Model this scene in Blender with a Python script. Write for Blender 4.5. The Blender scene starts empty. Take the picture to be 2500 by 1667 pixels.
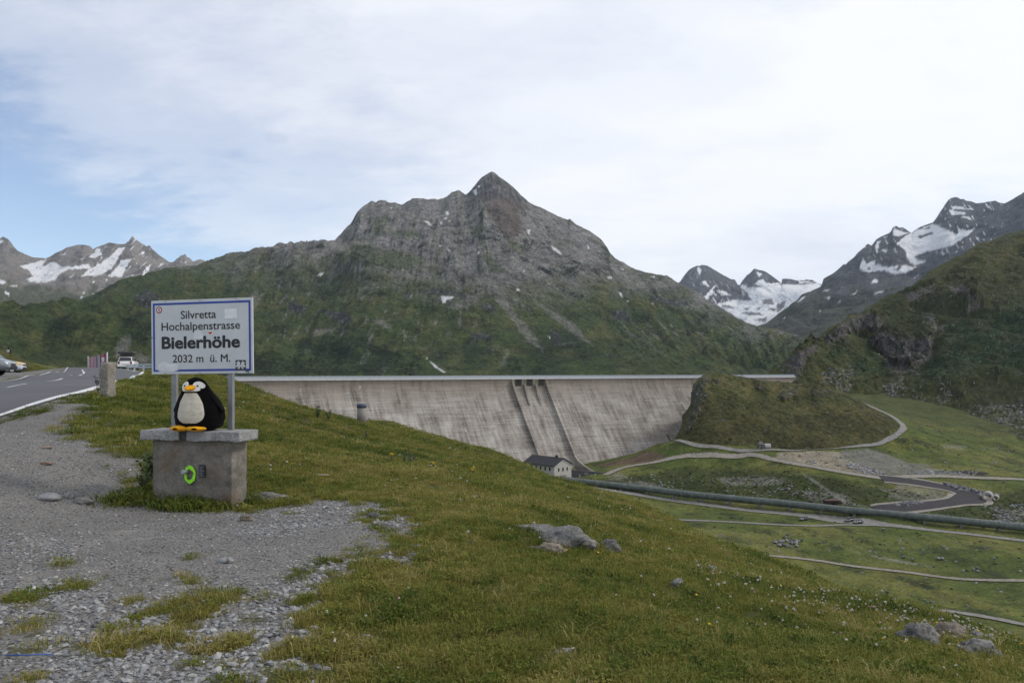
import bpy, bmesh, math, random
import numpy as np
from mathutils import Vector, Matrix

random.seed(7)
RNG = np.random.default_rng(11)
SC = bpy.context.scene
COL = SC.collection

# ------------------------------------------------------------------ camera
F = 1880.0          # focal length in photo pixels (2500 px wide)
EYE = 1.65          # eye height above the gravel by the sign
HZ = 906.0          # horizon row in the photograph
cam_data = bpy.data.cameras.new("camera")
cam_data.sensor_width = 36.0
cam_data.lens = F / 2500.0 * 36.0
cam_data.shift_y = (HZ - 833.5) / 2500.0
cam_data.clip_start = 0.1
cam_data.clip_end = 60000.0
cam = bpy.data.objects.new("camera", cam_data)
cam.location = (0, 0, EYE)
cam.rotation_euler = (math.radians(90), 0, 0)
COL.objects.link(cam)
SC.camera = cam

# ------------------------------------------------------------------ light
SUN_EL, SUN_AZ = math.radians(40), math.radians(78)     # azimuth from +Y towards +X
sun_dir = Vector((math.sin(SUN_AZ) * math.cos(SUN_EL), math.cos(SUN_AZ) * math.cos(SUN_EL), math.sin(SUN_EL)))
sun_data = bpy.data.lights.new("sun", 'SUN')
sun_data.energy = 1.5
sun_data.angle = math.radians(10)
sun_data.color = (1.0, 0.95, 0.88)
sun = bpy.data.objects.new("sun", sun_data)
sun.rotation_euler = sun_dir.to_track_quat('Z', 'Y').to_euler()
sun.location = (40, 20, 60)
COL.objects.link(sun)

# ------------------------------------------------------------------ sky
world = bpy.data.worlds.new("World")
SC.world = world
world.use_nodes = True
nt = world.node_tree
nt.nodes.clear()
def N(t, nt_, **kw):
    n = nt_.nodes.new(t)
    for k, v in kw.items():
        setattr(n, k, v)
    return n
def mathn(nt_, op, a, b=None, clamp=False):
    n = N('ShaderNodeMath', nt_, operation=op)
    n.use_clamp = clamp
    for i, s in enumerate((a, b)):
        if s is None: continue
        if isinstance(s, (int, float)): n.inputs[i].default_value = s
        else: nt_.links.new(s, n.inputs[i])
    return n.outputs[0]
def ramp(nt_, fac, stops, interp='LINEAR'):
    r = N('ShaderNodeValToRGB', nt_)
    r.color_ramp.interpolation = interp
    el = r.color_ramp.elements
    while len(el) < len(stops): el.new(0.5)
    for e, (p, c) in zip(el, stops):
        e.position = p
        e.color = c if len(c) == 4 else (*c, 1)
    if fac is not None: nt_.links.new(fac, r.inputs[0])
    return r.outputs[0]
def noise(nt_, vec, scale, detail=4, rough=0.55, dist=0.0):
    n = N('ShaderNodeTexNoise', nt_)
    n.inputs['Scale'].default_value = scale
    n.inputs['Detail'].default_value = detail
    n.inputs['Roughness'].default_value = rough
    n.inputs['Distortion'].default_value = dist
    if vec is not None: nt_.links.new(vec, n.inputs['Vector'])
    return n.outputs['Fac']

out = N('ShaderNodeOutputWorld', nt)
sky = N('ShaderNodeTexSky', nt)
sky.sky_type = 'NISHITA'
sky.sun_disc = False
sky.sun_elevation = SUN_EL
sky.sun_rotation = SUN_AZ
sky.altitude = 2000
sky.air_density = 1.0
sky.dust_density = 0.6
bg1 = N('ShaderNodeBackground', nt); bg1.inputs[1].default_value = 0.15
hs = N('ShaderNodeHueSaturation', nt); hs.inputs['Saturation'].default_value = 0.95
nt.links.new(sky.outputs[0], hs.inputs['Color'])
nt.links.new(hs.outputs[0], bg1.inputs[0])
tc = N('ShaderNodeTexCoord', nt)
sep = N('ShaderNodeSeparateXYZ', nt)
nt.links.new(tc.outputs['Generated'], sep.inputs[0])
# high thin cloud on a plane far above: direction / elevation
zz = mathn(nt, 'ADD', mathn(nt, 'MAXIMUM', sep.outputs[2], 0.0), 0.22)
px = mathn(nt, 'DIVIDE', sep.outputs[0], zz)
py = mathn(nt, 'DIVIDE', sep.outputs[1], zz)
cmb = N('ShaderNodeCombineXYZ', nt)
nt.links.new(px, cmb.inputs[0]); nt.links.new(py, cmb.inputs[1])
mp = N('ShaderNodeMapping', nt)
mp.inputs['Location'].default_value = (3.1, 1.7, 0)
mp.inputs['Rotation'].default_value = (0, 0, 0.6)
mp.inputs['Scale'].default_value = (0.62, 0.95, 1)
nt.links.new(cmb.outputs[0], mp.inputs[0])
n1 = noise(nt, mp.outputs[0], 1.7, 9, 0.60, 0.12)
n2 = noise(nt, mp.outputs[0], 5.0, 8, 0.66, 0.25)
# the cloud sheet thins out towards the left (east) of the valley
thin = mathn(nt, 'MULTIPLY', mathn(nt, 'MINIMUM', mathn(nt, 'SUBTRACT', px, -0.84), 0.76), 0.68)
cov = mathn(nt, 'ADD', mathn(nt, 'ADD', mathn(nt, 'MULTIPLY', n1, 1.15), mathn(nt, 'MULTIPLY', n2, 0.55)), thin)
mask = ramp(nt, mathn(nt, 'SUBTRACT', cov, 0.64), [(0.02, (0.04,) * 3), (0.30, (0.55,) * 3), (0.68, (0.93,) * 3)], 'EASE')
n3 = noise(nt, mp.outputs[0], 1.3, 8, 0.58, 0.2)
ccol = ramp(nt, n3, [(0.36, (0.74, 0.775, 0.86)), (0.49, (0.845, 0.87, 0.925)), (0.62, (0.93, 0.94, 0.955))], 'EASE')
# one small grey scrap of lower cloud
sd_ = Vector(((675 - 1250) / F, 1.0, (HZ - 340) / F)).normalized()
df = N('ShaderNodeVectorMath', nt, operation='SUBTRACT'); nt.links.new(tc.outputs['Generated'], df.inputs[0]); df.inputs[1].default_value = sd_
ms = N('ShaderNodeVectorMath', nt, operation='MULTIPLY'); nt.links.new(df.outputs[0], ms.inputs[0]); ms.inputs[1].default_value = (1 / 0.030, 1 / 0.030, 1 / 0.014)
ln_ = N('ShaderNodeVectorMath', nt, operation='LENGTH'); nt.links.new(ms.outputs[0], ln_.inputs[0])
scrap = ramp(nt, mathn(nt, 'ADD', ln_.outputs['Value'], mathn(nt, 'MULTIPLY', noise(nt, tc.outputs['Generated'], 55, 5, 0.6), 0.9)), [(0.75, (0.6,) * 3), (1.0, (0.0,) * 3)], 'EASE')
mcl = N('ShaderNodeMix', nt, data_type='RGBA'); nt.links.new(mathn(nt, 'MULTIPLY', scrap, 1.0), mcl.inputs[0]); nt.links.new(ccol, mcl.inputs[6]); mcl.inputs[7].default_value = (0.66, 0.70, 0.79, 1)
bg2 = N('ShaderNodeBackground', nt); bg2.inputs[1].default_value = 1.0
nt.links.new(mcl.outputs[2], bg2.inputs[0])
mx = N('ShaderNodeMixShader', nt)
nt.links.new(mask, mx.inputs[0]); nt.links.new(bg1.outputs[0], mx.inputs[1]); nt.links.new(bg2.outputs[0], mx.inputs[2])
nt.links.new(mx.outputs[0], out.inputs[0])

SC.view_settings.view_transform = 'Standard'
SC.view_settings.look = 'None'
SC.view_settings.gamma = 1.0
SC.view_settings.exposure = 0.2
SC.cycles.use_denoising = True
SC.cycles.max_bounces = 6
SC.cycles.diffuse_bounces = 3
SC.cycles.glossy_bounces = 2
SC.cycles.transmission_bounces = 3
SC.cycles.volume_bounces = 0
SC.cycles.transparent_max_bounces = 8

# ------------------------------------------------------------------ helpers
def P(u, v, d):
    """photo pixel + distance along the view axis -> world point"""
    return np.array([(u - 1250.0) / F * d, d, EYE + (HZ - v) / F * d])
def PX(x, y, z):
    return 1250.0 + x / y * F, HZ - (z - EYE) / y * F

def _hash(ix, iy, seed):
    h = (ix.astype(np.int64) * 374761393 + iy.astype(np.int64) * 668265263 + seed * 974711) & 0xFFFFFFFF
    h = ((h ^ (h >> 13)) * 1274126177) & 0xFFFFFFFF
    h = ((h ^ (h >> 16)) * 2246822519) & 0xFFFFFFFF
    return ((h ^ (h >> 15)) & 0xFFFFFF) / float(0x1000000)
def gnoise(x, y, seed=0):
    x = np.asarray(x, float); y = np.asarray(y, float)
    x0 = np.floor(x); y0 = np.floor(y)
    fx = x - x0; fy = y - y0
    ux = fx * fx * fx * (fx * (fx * 6 - 15) + 10); uy = fy * fy * fy * (fy * (fy * 6 - 15) + 10)
    def g(dx, dy):
        a = _hash(x0 + dx, y0 + dy, seed) * 2 * np.pi
        return np.cos(a) * (fx - dx) + np.sin(a) * (fy - dy)
    a = g(0, 0); b = g(1, 0); c = g(0, 1); d = g(1, 1)
    return (a + (b - a) * ux + (c - a) * uy + (a - b - c + d) * ux * uy) * 1.5
def fbm(x, y, octv=5, seed=0, gain=0.5, lac=2.03):
    s = 0; a = 1.0; t = 0
    for o in range(octv):
        s = s + a * gnoise(x, y, seed + o * 17)
        t += a; a *= gain; x = x * lac + 3.7; y = y * lac + 1.3
    return s / t
def ridged(x, y, octv=5, seed=0, gain=0.5, lac=2.03):
    s = 0; a = 1.0; t = 0
    for o in range(octv):
        s = s + a * (1 - 2 * np.abs(gnoise(x, y, seed + o * 17)))
        t += a; a *= gain; x = x * lac + 3.7; y = y * lac + 1.3
    return s / t
def sstep(a, b, x):
    t = np.clip((x - a) / (b - a), 0, 1)
    return t * t * (3 - 2 * t)
def inpoly(x, y, poly):
    c = np.zeros(np.shape(x), bool)
    n = len(poly)
    for i in range(n):
        x1, y1 = poly[i]; x2, y2 = poly[(i + 1) % n]
        if y1 == y2: continue
        cond = ((y1 > y) != (y2 > y)) & (x < (x2 - x1) * (y - y1) / (y2 - y1) + x1)
        c ^= cond
    return c
def polydist(x, y, poly, closed=True):
    best = np.full(np.shape(x), 1e18)
    n = len(poly)
    for i in range(n if closed else n - 1):
        x1, y1 = poly[i]; x2, y2 = poly[(i + 1) % n]
        dx, dy = x2 - x1, y2 - y1
        t = np.clip(((x - x1) * dx + (y - y1) * dy) / max(dx * dx + dy * dy, 1e-12), 0, 1)
        best = np.minimum(best, (x - x1 - t * dx) ** 2 + (y - y1 - t * dy) ** 2)
    return np.sqrt(best)
def soft(x, y, poly, w):
    """1 inside the polygon, 0 outside, ramp of half-width w at its edge"""
    d = polydist(x, y, poly)
    d = np.where(inpoly(x, y, poly), d, -d)
    return sstep(-w, w, d)

class TPS:
    def __init__(self, pts, reg=0.0):
        pts = np.asarray(pts, float)
        self.s = np.abs(pts[:, :2]).max()
        self.c = pts[:, :2] / self.s
        n = len(pts)
        K = self.k(self.c, self.c) + reg * np.eye(n)
        Pm = np.hstack([np.ones((n, 1)), self.c])
        A = np.zeros((n + 3, n + 3)); A[:n, :n] = K; A[:n, n:] = Pm; A[n:, :n] = Pm.T
        self.w = np.linalg.solve(A, np.concatenate([pts[:, 2], np.zeros(3)]))
    def k(self, a, b):
        d2 = ((a[:, None, :] - b[None, :, :]) ** 2).sum(-1)
        return 0.5 * d2 * np.log(np.maximum(d2, 1e-18))
    def __call__(self, x, y):
        x = np.asarray(x, float); y = np.asarray(y, float)
        q = np.stack([x.ravel(), y.ravel()], 1) / self.s
        r = np.empty(len(q))
        for i in range(0, len(q), 20000):
            b = q[i:i + 20000]
            r[i:i + 20000] = self.k(b, self.c) @ self.w[:-3] + self.w[-3] + b @ self.w[-2:]
        return r.reshape(x.shape)

# ------------------------------------------------------------------ object helpers
def link(o, parent=None):
    COL.objects.link(o)
    if parent is not None: o.parent = parent
    return o
def tag(o, label=None, cat=None, group=None, kind=None):
    if label: o['label'] = label
    if cat: o['category'] = cat
    if group: o['group'] = group
    if kind: o['kind'] = kind
    return o
def grid_mesh(name, co, cols=None, smooth=True, extra=None):
    """co: (rows, cols, 3)"""
    nr, nc = co.shape[:2]
    me = bpy.data.meshes.new(name)
    me.vertices.add(nr * nc)
    me.vertices.foreach_set('co', co.reshape(-1).astype(np.float32))
    r, c = np.meshgrid(np.arange(nr - 1), np.arange(nc - 1), indexing='ij')
    i = (r * nc + c).ravel()
    q = np.stack([i, i + 1, i + nc + 1, i + nc], 1)
    nf = len(q)
    me.loops.add(nf * 4); me.polygons.add(nf)
    me.loops.foreach_set('vertex_index', q.ravel().astype(np.int32))
    me.polygons.foreach_set('loop_start', (np.arange(nf) * 4).astype(np.int32))
    me.polygons.foreach_set('use_smooth', np.full(nf, smooth))
    if cols is not None:
        a = me.color_attributes.new('Col', 'FLOAT_COLOR', 'POINT')
        cc = np.ones((nr * nc, 4), np.float32); cc[:, :3] = cols.reshape(-1, 3)
        a.data.foreach_set('color', cc.ravel())
    for k, vals in (extra or {}).items():
        a = me.attributes.new(k, 'FLOAT', 'POINT')
        a.data.foreach_set('value', np.asarray(vals, np.float32).ravel())
    me.update(); me.validate()
    return me
def mesh_obj(name, verts, faces, mat=None, parent=None, smooth=False):
    me = bpy.data.meshes.new(name)
    me.from_pydata([tuple(map(float, v)) for v in verts], [], faces)
    if smooth:
        me.polygons.foreach_set('use_smooth', np.full(len(me.polygons), True))
    me.update()
    if mat: me.materials.append(mat)
    return link(bpy.data.objects.new(name, me), parent)
def bm_obj(name, bm, mat=None, parent=None, smooth=False):
    me = bpy.data.meshes.new(name)
    bmesh.ops.recalc_face_normals(bm, faces=bm.faces)
    bm.to_mesh(me); bm.free()
    if smooth:
        me.polygons.foreach_set('use_smooth', np.full(len(me.polygons), True))
    if mat: me.materials.append(mat)
    return link(bpy.data.objects.new(name, me), parent)
def empty(name, loc=(0, 0, 0), rz=0.0, parent=None):
    o = bpy.data.objects.new(name, None)
    o.empty_display_size = 0.2
    o.location = loc; o.rotation_euler = (0, 0, rz)
    return link(o, parent)
def copy_tree(o, parent=None):
    c = o.copy(); COL.objects.link(c); c.parent = parent
    for ch in list(o.children): copy_tree(ch, c)
    return c
def box_bm(bm, lo, hi, bev=0.0):
    r = bmesh.ops.create_cube(bm, size=1.0)
    vs = r['verts']
    for v in vs:
        v.co = Vector([lo[k] + (v.co[k] + 0.5) * (hi[k] - lo[k]) for k in range(3)])
    if bev > 0:
        es = list({e for v in vs for e in v.link_edges})
        bmesh.ops.bevel(bm, geom=es, offset=bev, segments=2, affect='EDGES', profile=0.5)
    return vs
def box(name, lo, hi, mat, parent=None, bev=0.0):
    bm = bmesh.new(); box_bm(bm, lo, hi, bev)
    return bm_obj(name, bm, mat, parent)
def cyl_bm(bm, p0, p1, r0, r1=None, seg=16, caps=True):
    p0 = Vector(p0); p1 = Vector(p1); r1 = r0 if r1 is None else r1
    ax = (p1 - p0).normalized()
    s = ax.orthogonal().normalized(); t = ax.cross(s)
    a = []; b = []
    for i in range(seg):
        an = 2 * math.pi * i / seg
        dr = s * math.cos(an) + t * math.sin(an)
        a.append(bm.verts.new(p0 + dr * r0)); b.append(bm.verts.new(p1 + dr * r1))
    for i in range(seg):
        j = (i + 1) % seg
        bm.faces.new((a[i], a[j], b[j], b[i])).smooth = True
    if caps:
        bm.faces.new(list(reversed(a))); bm.faces.new(b)
def cyl(name, p0, p1, r0, mat, parent=None, r1=None, seg=16):
    bm = bmesh.new(); cyl_bm(bm, p0, p1, r0, r1, seg)
    return bm_obj(name, bm, mat, parent)

# ------------------------------------------------------------------ materials
def new_mat(name):
    m = bpy.data.materials.new(name); m.use_nodes = True
    t = m.node_tree; b = t.nodes['Principled BSDF']
    return m, t, b
def plain(name, col, rough=0.6, metal=0.0, var=0.15, scale=8.0, bump=0.0, bscale=40.0, spec=None, sheen=0.0):
    """solid colour broken up by noise, with optional fine relief"""
    m, t, b = new_mat(name)
    tcn = N('ShaderNodeTexCoord', t)
    n = noise(t, tcn.outputs['Object'], scale, 5, 0.6)
    lo = tuple(c * (1 - var) for c in col); hi = tuple(min(1, c * (1 + var)) for c in col)
    t.links.new(ramp(t, n, [(0.3, lo), (0.7, hi)]), b.inputs['Base Color'])
    b.inputs['Roughness'].default_value = rough
    b.inputs['Metallic'].default_value = metal
    if spec is not None: b.inputs['Specular IOR Level'].default_value = spec
    if sheen: b.inputs['Sheen Weight'].default_value = sheen
    if bump:
        bn = N('ShaderNodeBump', t); bn.inputs['Strength'].default_value = bump
        t.links.new(noise(t, tcn.outputs['Object'], bscale, 4, 0.6), bn.inputs['Height'])
        t.links.new(bn.outputs[0], b.inputs['Normal'])
    return m
def terrain_mat(name, fine=0.5, mid=0.1, contrast=0.35, bump=0.4, bdist=1.0, rough=0.95):
    """vertex albedo broken up by two scales of procedural noise"""
    m, t, b = new_mat(name)
    at = N('ShaderNodeAttribute', t); at.attribute_name = 'Col'
    ge = N('ShaderNodeNewGeometry', t)
    a = noise(t, ge.outputs['Position'], fine, 6, 0.7)
    c = noise(t, ge.outputs['Position'], mid, 5, 0.65)
    k = ramp(t, mathn(t, 'ADD', mathn(t, 'MULTIPLY', a, 0.6), mathn(t, 'MULTIPLY', c, 0.4)),
             [(0.38, (1 - contrast,) * 3), (0.62, (1 + contrast,) * 3)])
    mxn = N('ShaderNodeMix', t, data_type='RGBA', blend_type='MULTIPLY')
    t.links.new(ramp(t, at.outputs['Fac'], [(0.35, (1,) * 3), (0.75, (0.15,) * 3)]), mxn.inputs[0])      # snow stays clean
    t.links.new(at.outputs['Color'], mxn.inputs[6]); t.links.new(k, mxn.inputs[7])
    t.links.new(mxn.outputs[2], b.inputs['Base Color'])
    b.inputs['Roughness'].default_value = rough
    b.inputs['Specular IOR Level'].default_value = 0.15
    bn = N('ShaderNodeBump', t); bn.inputs['Strength'].default_value = bump; bn.inputs['Distance'].default_value = bdist
    t.links.new(a, bn.inputs['Height']); t.links.new(bn.outputs[0], b.inputs['Normal'])
    return m
def mixc(a, b, k):
    k = np.clip(k, 0, 1)[..., None]
    return a * (1 - k) + np.asarray(b) * k
# ================================================================== MOUNTAINS
def loft(sky, base, u0, u1, ncol, nrow, prof, disp, back=600.0, nback=8, sm=90.0):
    """sky, base: (u, v, distance) polylines of the skyline and of the foot; rows run from foot to skyline"""
    u = np.linspace(u0, u1, ncol)
    sky = np.array(sky, float); base = np.array(base, float)
    sv, sd = np.interp(u, sky[:, 0], sky[:, 1]), np.interp(u, sky[:, 0], sky[:, 2])
    bv, bd = np.interp(u, base[:, 0], base[:, 1]), np.interp(u, base[:, 0], base[:, 2])
    zs = EYE + (HZ - sv) / F * sd; zb = EYE + (HZ - bv) / F * bd
    kw = max(3, int(sm * ncol / (u1 - u0)) | 1); ker = np.hanning(kw + 2)[1:-1]; ker /= ker.sum()
    zm = np.convolve(np.pad(zs, kw // 2, 'edge'), ker, 'valid')          # broad form; the fine skyline only shapes the crest
    t = np.linspace(0, 1, nrow)[:, None]
    d = bd + (sd - bd) * t
    z = zb + (zm - zb) * prof(t, u[None, :]) + (zs - zm) * t ** 7
    x = (u[None, :] - 1250) / F * d
    x, d, z = x.copy(), d.copy(), z.copy()
    tt = np.broadcast_to(t, z.shape)
    dz, dd = disp(x, d, z, tt, np.broadcast_to(u[None, :], z.shape))
    z = z + dz
    x = x * (1 + dd / d); d = d + dd
    # far side
    tb = (np.arange(1, nback + 1) / nback)[:, None]
    db = d[-1][None, :] + back * tb
    xb = x[-1][None, :] * db / d[-1][None, :]
    zb2 = z[-1][None, :] - (np.maximum(zs - zb, 30) * 0.9)[None, :] * tb ** 1.1 + fbm(xb / (back * .3), db / (back * .3), 3, 5) * back * 0.05 * tb
    X = np.concatenate([x, xb]); D = np.concatenate([d, db]); Z = np.concatenate([z, zb2])
    co = np.stack([X, D, Z], -1)
    uu, vv = PX(X, D, Z)
    T = np.concatenate([tt, np.ones_like(xb) ])
    return co, uu, vv, T
def slope_of(co):
    a = np.gradient(co, axis=0); b = np.gradient(co, axis=1)
    n = np.cross(b, a); n /= np.linalg.norm(n, axis=-1, keepdims=True) + 1e-9
    return np.abs(n[..., 2]), n
def Z7(p): return [(700 + x / 2.352, 380 + y / 2.352) for x, y in p]
def Z6(p): return [(1640 + x / 2.735, 440 + y / 2.735) for x, y in p]
def Z8(p): return [(x / 2.94, 540 + y / 2.94) for x, y in p]
def withd(pts, dep):
    dep = np.array(dep, float)
    return [(x, y, float(np.interp(x, dep[:, 0], dep[:, 1]))) for x, y in pts]
def blobs(u, v, lst, warp=6.0, sc=14.0, seed=3, edge=1.5):
    """union of polygons in the photo plane with ragged edges"""
    wu = u + warp * fbm(u / sc, v / sc, 3, seed); wv = v + warp * 0.7 * fbm(u / sc + 9, v / sc + 4, 3, seed + 1)
    m = np.zeros(u.shape)
    for poly in lst:
        pu = [p[0] for p in poly]; pv = [p[1] for p in poly]
        sel = (u > min(pu) - 20) & (u < max(pu) + 20) & (v > min(pv) - 20) & (v < max(pv) + 20)
        if not sel.any(): continue
        m[sel] = np.maximum(m[sel], soft(wu[sel], wv[sel], poly, edge))
    return m
def el(cu, cv, ru, rv, ang=0.0, n=10):
    a = math.radians(ang)
    return [(cu + ru * math.cos(k) * math.cos(a) - rv * math.sin(k) * math.sin(a),
             cv + ru * math.cos(k) * math.sin(a) + rv * math.sin(k) * math.cos(a)) for k in np.linspace(0, 2 * np.pi, n, endpoint=False)]

GRASS = np.array([0.064, 0.092, 0.026]); GRASSY = np.array([0.115, 0.125, 0.040]); GRASSD = np.array([0.030, 0.048, 0.016])
SHRUB = np.array([0.016, 0.032, 0.013]); ROCK = np.array([0.205, 0.20, 0.192]); ROCKD = np.array([0.052, 0.053, 0.056])
SCREE = np.array([0.29, 0.275, 0.255]); RED = np.array([0.155, 0.118, 0.098]); SNOW = np.array([0.90, 0.90, 0.91])
MT = terrain_mat('alpine_slope', 0.13, 0.028, 0.75, 1.0, 26.0)
MT_SNOW = terrain_mat('snowy_rock', 0.05, 0.010, 0.25, 1.0, 30.0)
MT_NEAR = terrain_mat('near_slope', 0.40, 0.06, 0.60, 0.9, 2.0)

# ---- the green and grey pyramid behind the dam
sky_main = Z8([(-900, 1010), (-300, 930), (0, 820), (180, 745), (380, 665), (550, 605), (700, 525), (800, 455), (930, 410), (1060, 390), (1180, 340), (1290, 336),
               (1400, 330), (1500, 300), (1600, 275), (1690, 255), (1780, 265), (1850, 268), (1900, 275), (1990, 245), (2040, 210), (2100, 180)]) + \
    Z7([(95, 508), (140, 509), (200, 498), (275, 490), (300, 462), (320, 440), (345, 412), (370, 390), (385, 362), (400, 330), (425, 305), (450, 285), (470, 272), (490, 262), (503, 268), (515, 272),
        (530, 260), (548, 257), (570, 260), (575, 270), (600, 275), (625, 272), (645, 280), (665, 285), (690, 268), (720, 250), (750, 246), (790, 250), (830, 252), (870, 252),
        (895, 248), (920, 238), (945, 215), (980, 200), (995, 203), (1010, 215), (1027, 230), (1045, 215), (1060, 200), (1080, 172), (1100, 150), (1115, 132),
        (1140, 115), (1160, 102), (1180, 93), (1195, 100), (1210, 115), (1230, 130), (1260, 150), (1290, 175), (1315, 198), (1340, 225), (1365, 245), (1390, 270), (1430, 290),
        (1475, 308), (1520, 330), (1560, 350), (1600, 365), (1618, 372), (1625, 364), (1640, 380), (1660, 395), (1700, 415), (1740, 435), (1775, 460), (1800, 480), (1820, 502), (1840, 530),
        (1855, 560), (1885, 588), (1920, 610), (1960, 635), (2000, 655), (2050, 668), (2100, 680), (2180, 692), (2215, 712)]) + \
    Z6([(0, 665), (70, 705), (180, 750), (230, 800), (310, 850), (420, 915), (530, 970), (640, 990), (780, 1020), (880, 1050), (915, 1075), (1100, 1180), (1500, 1290)])
sky_main = withd(sky_main, [(-300, 1500), (0, 1900), (240, 2300), (400, 2600), (700, 2900), (900, 3300), (1200, 3550), (1490, 3400), (1650, 3200), (1834, 2800), (1975, 2600), (2200, 2400)])
base_main = [(-300, 930, 620), (0, 930, 700), (330, 935, 850), (600, 935, 1150), (1200, 935, 1300), (1600, 935, 1350), (1950, 935, 1500), (2200, 935, 1600)]
def streak(u, v):
    a = np.interp(u, [0, 500, 900, 1200, 1500, 1900], [-1.2, -0.6, -0.25, 0.15, 0.95, 1.0])
    return u - a * (v - 420)
def disp_main(x, y, z, t, u):
    _, v = PX(x, y, z)
    s = streak(u, v)
    w = np.sin(np.pi * np.clip(t, 0, 1)) ** 0.7
    big = fbm(x / 620, y / 620, 4, 21) * 105
    gul = ridged(s / 46, v / 200, 4, 33) * 22 + ridged(s / 17, v / 90, 3, 34) * 4
    fine = fbm(x / 90, y / 90, 5, 41) * 20 + ridged(x / 45, y / 45, 4, 43) * 8
    crag = sstep(0.55, 0.95, t)
    dz = w * (big + gul + fine) + crag * (ridged(s / 12, v / 34, 4, 51) * 10 + fbm(x / 30, y / 30, 4, 52) * 8) * (0.35 + 0.65 * w)
    # terrace under the left shoulder and the ledge half-way up
    dz = dz + 60 * np.exp(-((u - 760) / 170) ** 2 - ((v - 660) / 28) ** 2) + 45 * np.exp(-((u - 1080) / 90) ** 2 - ((v - 705) / 16) ** 2)
    # rock rib that falls from the summit to the lower right
    return dz, w * fbm(x / 260, y / 260, 3, 61) * 70
co, uu, vv, T = loft(sky_main, base_main, -280, 2200, 1120, 330, lambda t, u: 0.72 * t + 0.28 * t ** 2.3, disp_main, 700)
up, nr = slope_of(co)
s = streak(uu, vv)
n_a = fbm(uu / 60, vv / 40, 5, 71); n_b = fbm(s / 10, vv / 44, 5, 72, 0.6); n_c = fbm(uu / 8, vv / 6, 5, 73, 0.65); n_d = fbm(uu / 160, vv / 90, 3, 74)
col = np.broadcast_to(GRASS, co.shape).copy()
col = mixc(col, GRASSY, sstep(-0.15, 0.5, n_a + 0.4 * n_c))
col = mixc(col, GRASSD, sstep(0.05, 0.55, n_d + 0.5 * n_b))
edge = np.interp(uu, [0, 300, 500, 680, 800, 950, 1150, 1300, 1450, 1600, 1800, 1950], [560, 590, 620, 645, 650, 670, 700, 705, 690, 690, 770, 800])
hi = sstep(70, -70, vv - edge + 70 * n_a + 60 * n_b)             # scree and rock take over above this line
scr = mixc(np.broadcast_to(SCREE, co.shape), ROCK, sstep(-0.2, 0.4, n_c + n_a))
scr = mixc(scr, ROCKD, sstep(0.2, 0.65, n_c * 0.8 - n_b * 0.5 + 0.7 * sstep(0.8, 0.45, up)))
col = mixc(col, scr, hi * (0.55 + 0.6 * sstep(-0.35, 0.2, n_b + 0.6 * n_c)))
stk = sstep(0.16, 0.42, n_b + 0.35 * n_c) * sstep(905, 800, vv) * sstep(560, 640, uu)
col = mixc(col, SCREE * 0.85, stk * 0.75)                        # scree runs in the grass
runs = blobs(uu, vv, [Z7([(1000, 640), (1060, 640), (1240, 780), (1420, 900), (1380, 880), (1220, 810)]), Z7([(1220, 850), (1290, 880), (1400, 1000), (1480, 1130), (1380, 1060)]),
                      Z7([(1360, 790), (1500, 880), (1650, 960), (1760, 1100), (1590, 980)]), Z7([(130, 1050), (160, 1000), (300, 980), (250, 1010)]),
                      Z7([(410, 1210), (430, 1150), (490, 1120), (450, 1200)]), Z7([(520, 1250), (540, 1190), (590, 1190), (560, 1260)]),
                      Z7([(470, 930), (560, 940), (610, 1000), (560, 985)]), Z7([(1880, 960), (2050, 1060), (2250, 1190), (2060, 1090)]),
                      Z7([(1230, 1200), (1250, 1140), (1280, 1140), (1250, 1205)]), Z7([(910, 860), (1040, 840), (1040, 880), (950, 880)]),
                      el(620, 730, 10, 18), el(340, 885, 30, 20), el(420, 790, 10, 26, 20), el(300, 845, 14, 34, 30)], 10, 16, 5, 4)
col = mixc(col, SCREE * 0.92, runs * (0.55 + 0.6 * n_c))
cliff = blobs(uu, vv, [Z7([(820, 765), (900, 765), (1030, 800), (1030, 825), (930, 805), (830, 790)]), Z7([(0, 840), (60, 845), (120, 880), (90, 905), (0, 890)]),
                       Z7([(190, 880), (280, 890), (390, 930), (360, 970), (260, 950)]), Z7([(1090, 850), (1180, 850), (1220, 900), (1140, 890)]),
                       Z7([(1050, 1020), (1150, 1015), (1180, 1060), (1080, 1060)]), Z7([(1860, 880), (1960, 890), (1980, 950), (1880, 940)]),
                       Z7([(2060, 800), (2250, 830), (2340, 870), (2150, 850)]), Z7([(1510, 990), (1560, 1010), (1580, 1090), (1540, 1080)]), el(360, 730, 30, 22), el(560, 855, 26, 16)], 9, 14, 7, 3)
col = mixc(col, mixc(np.broadcast_to(ROCKD, co.shape), ROCK * 1.05, sstep(0.0, 0.45, n_c)), cliff * 0.85)
pk = blobs(uu, vv, [Z7([(1030, 225), (1180, 90), (1395, 270), (1330, 285), (1240, 250), (1130, 265), (1090, 235)])], 6, 20, 8, 4)
col = mixc(col, mixc(np.broadcast_to(np.array([0.085, 0.083, 0.082]), co.shape), ROCK, sstep(-0.2, 0.4, fbm(s / 6, vv / 18, 4, 77))), pk)
redm = blobs(uu, vv, [Z7([(1130, 260), (1240, 245), (1340, 275), (1390, 290), (1340, 330), (1360, 420), (1290, 480), (1200, 400), (1140, 320)])], 14, 30, 9, 8)
col = mixc(col, RED, redm * 0.8)
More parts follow.
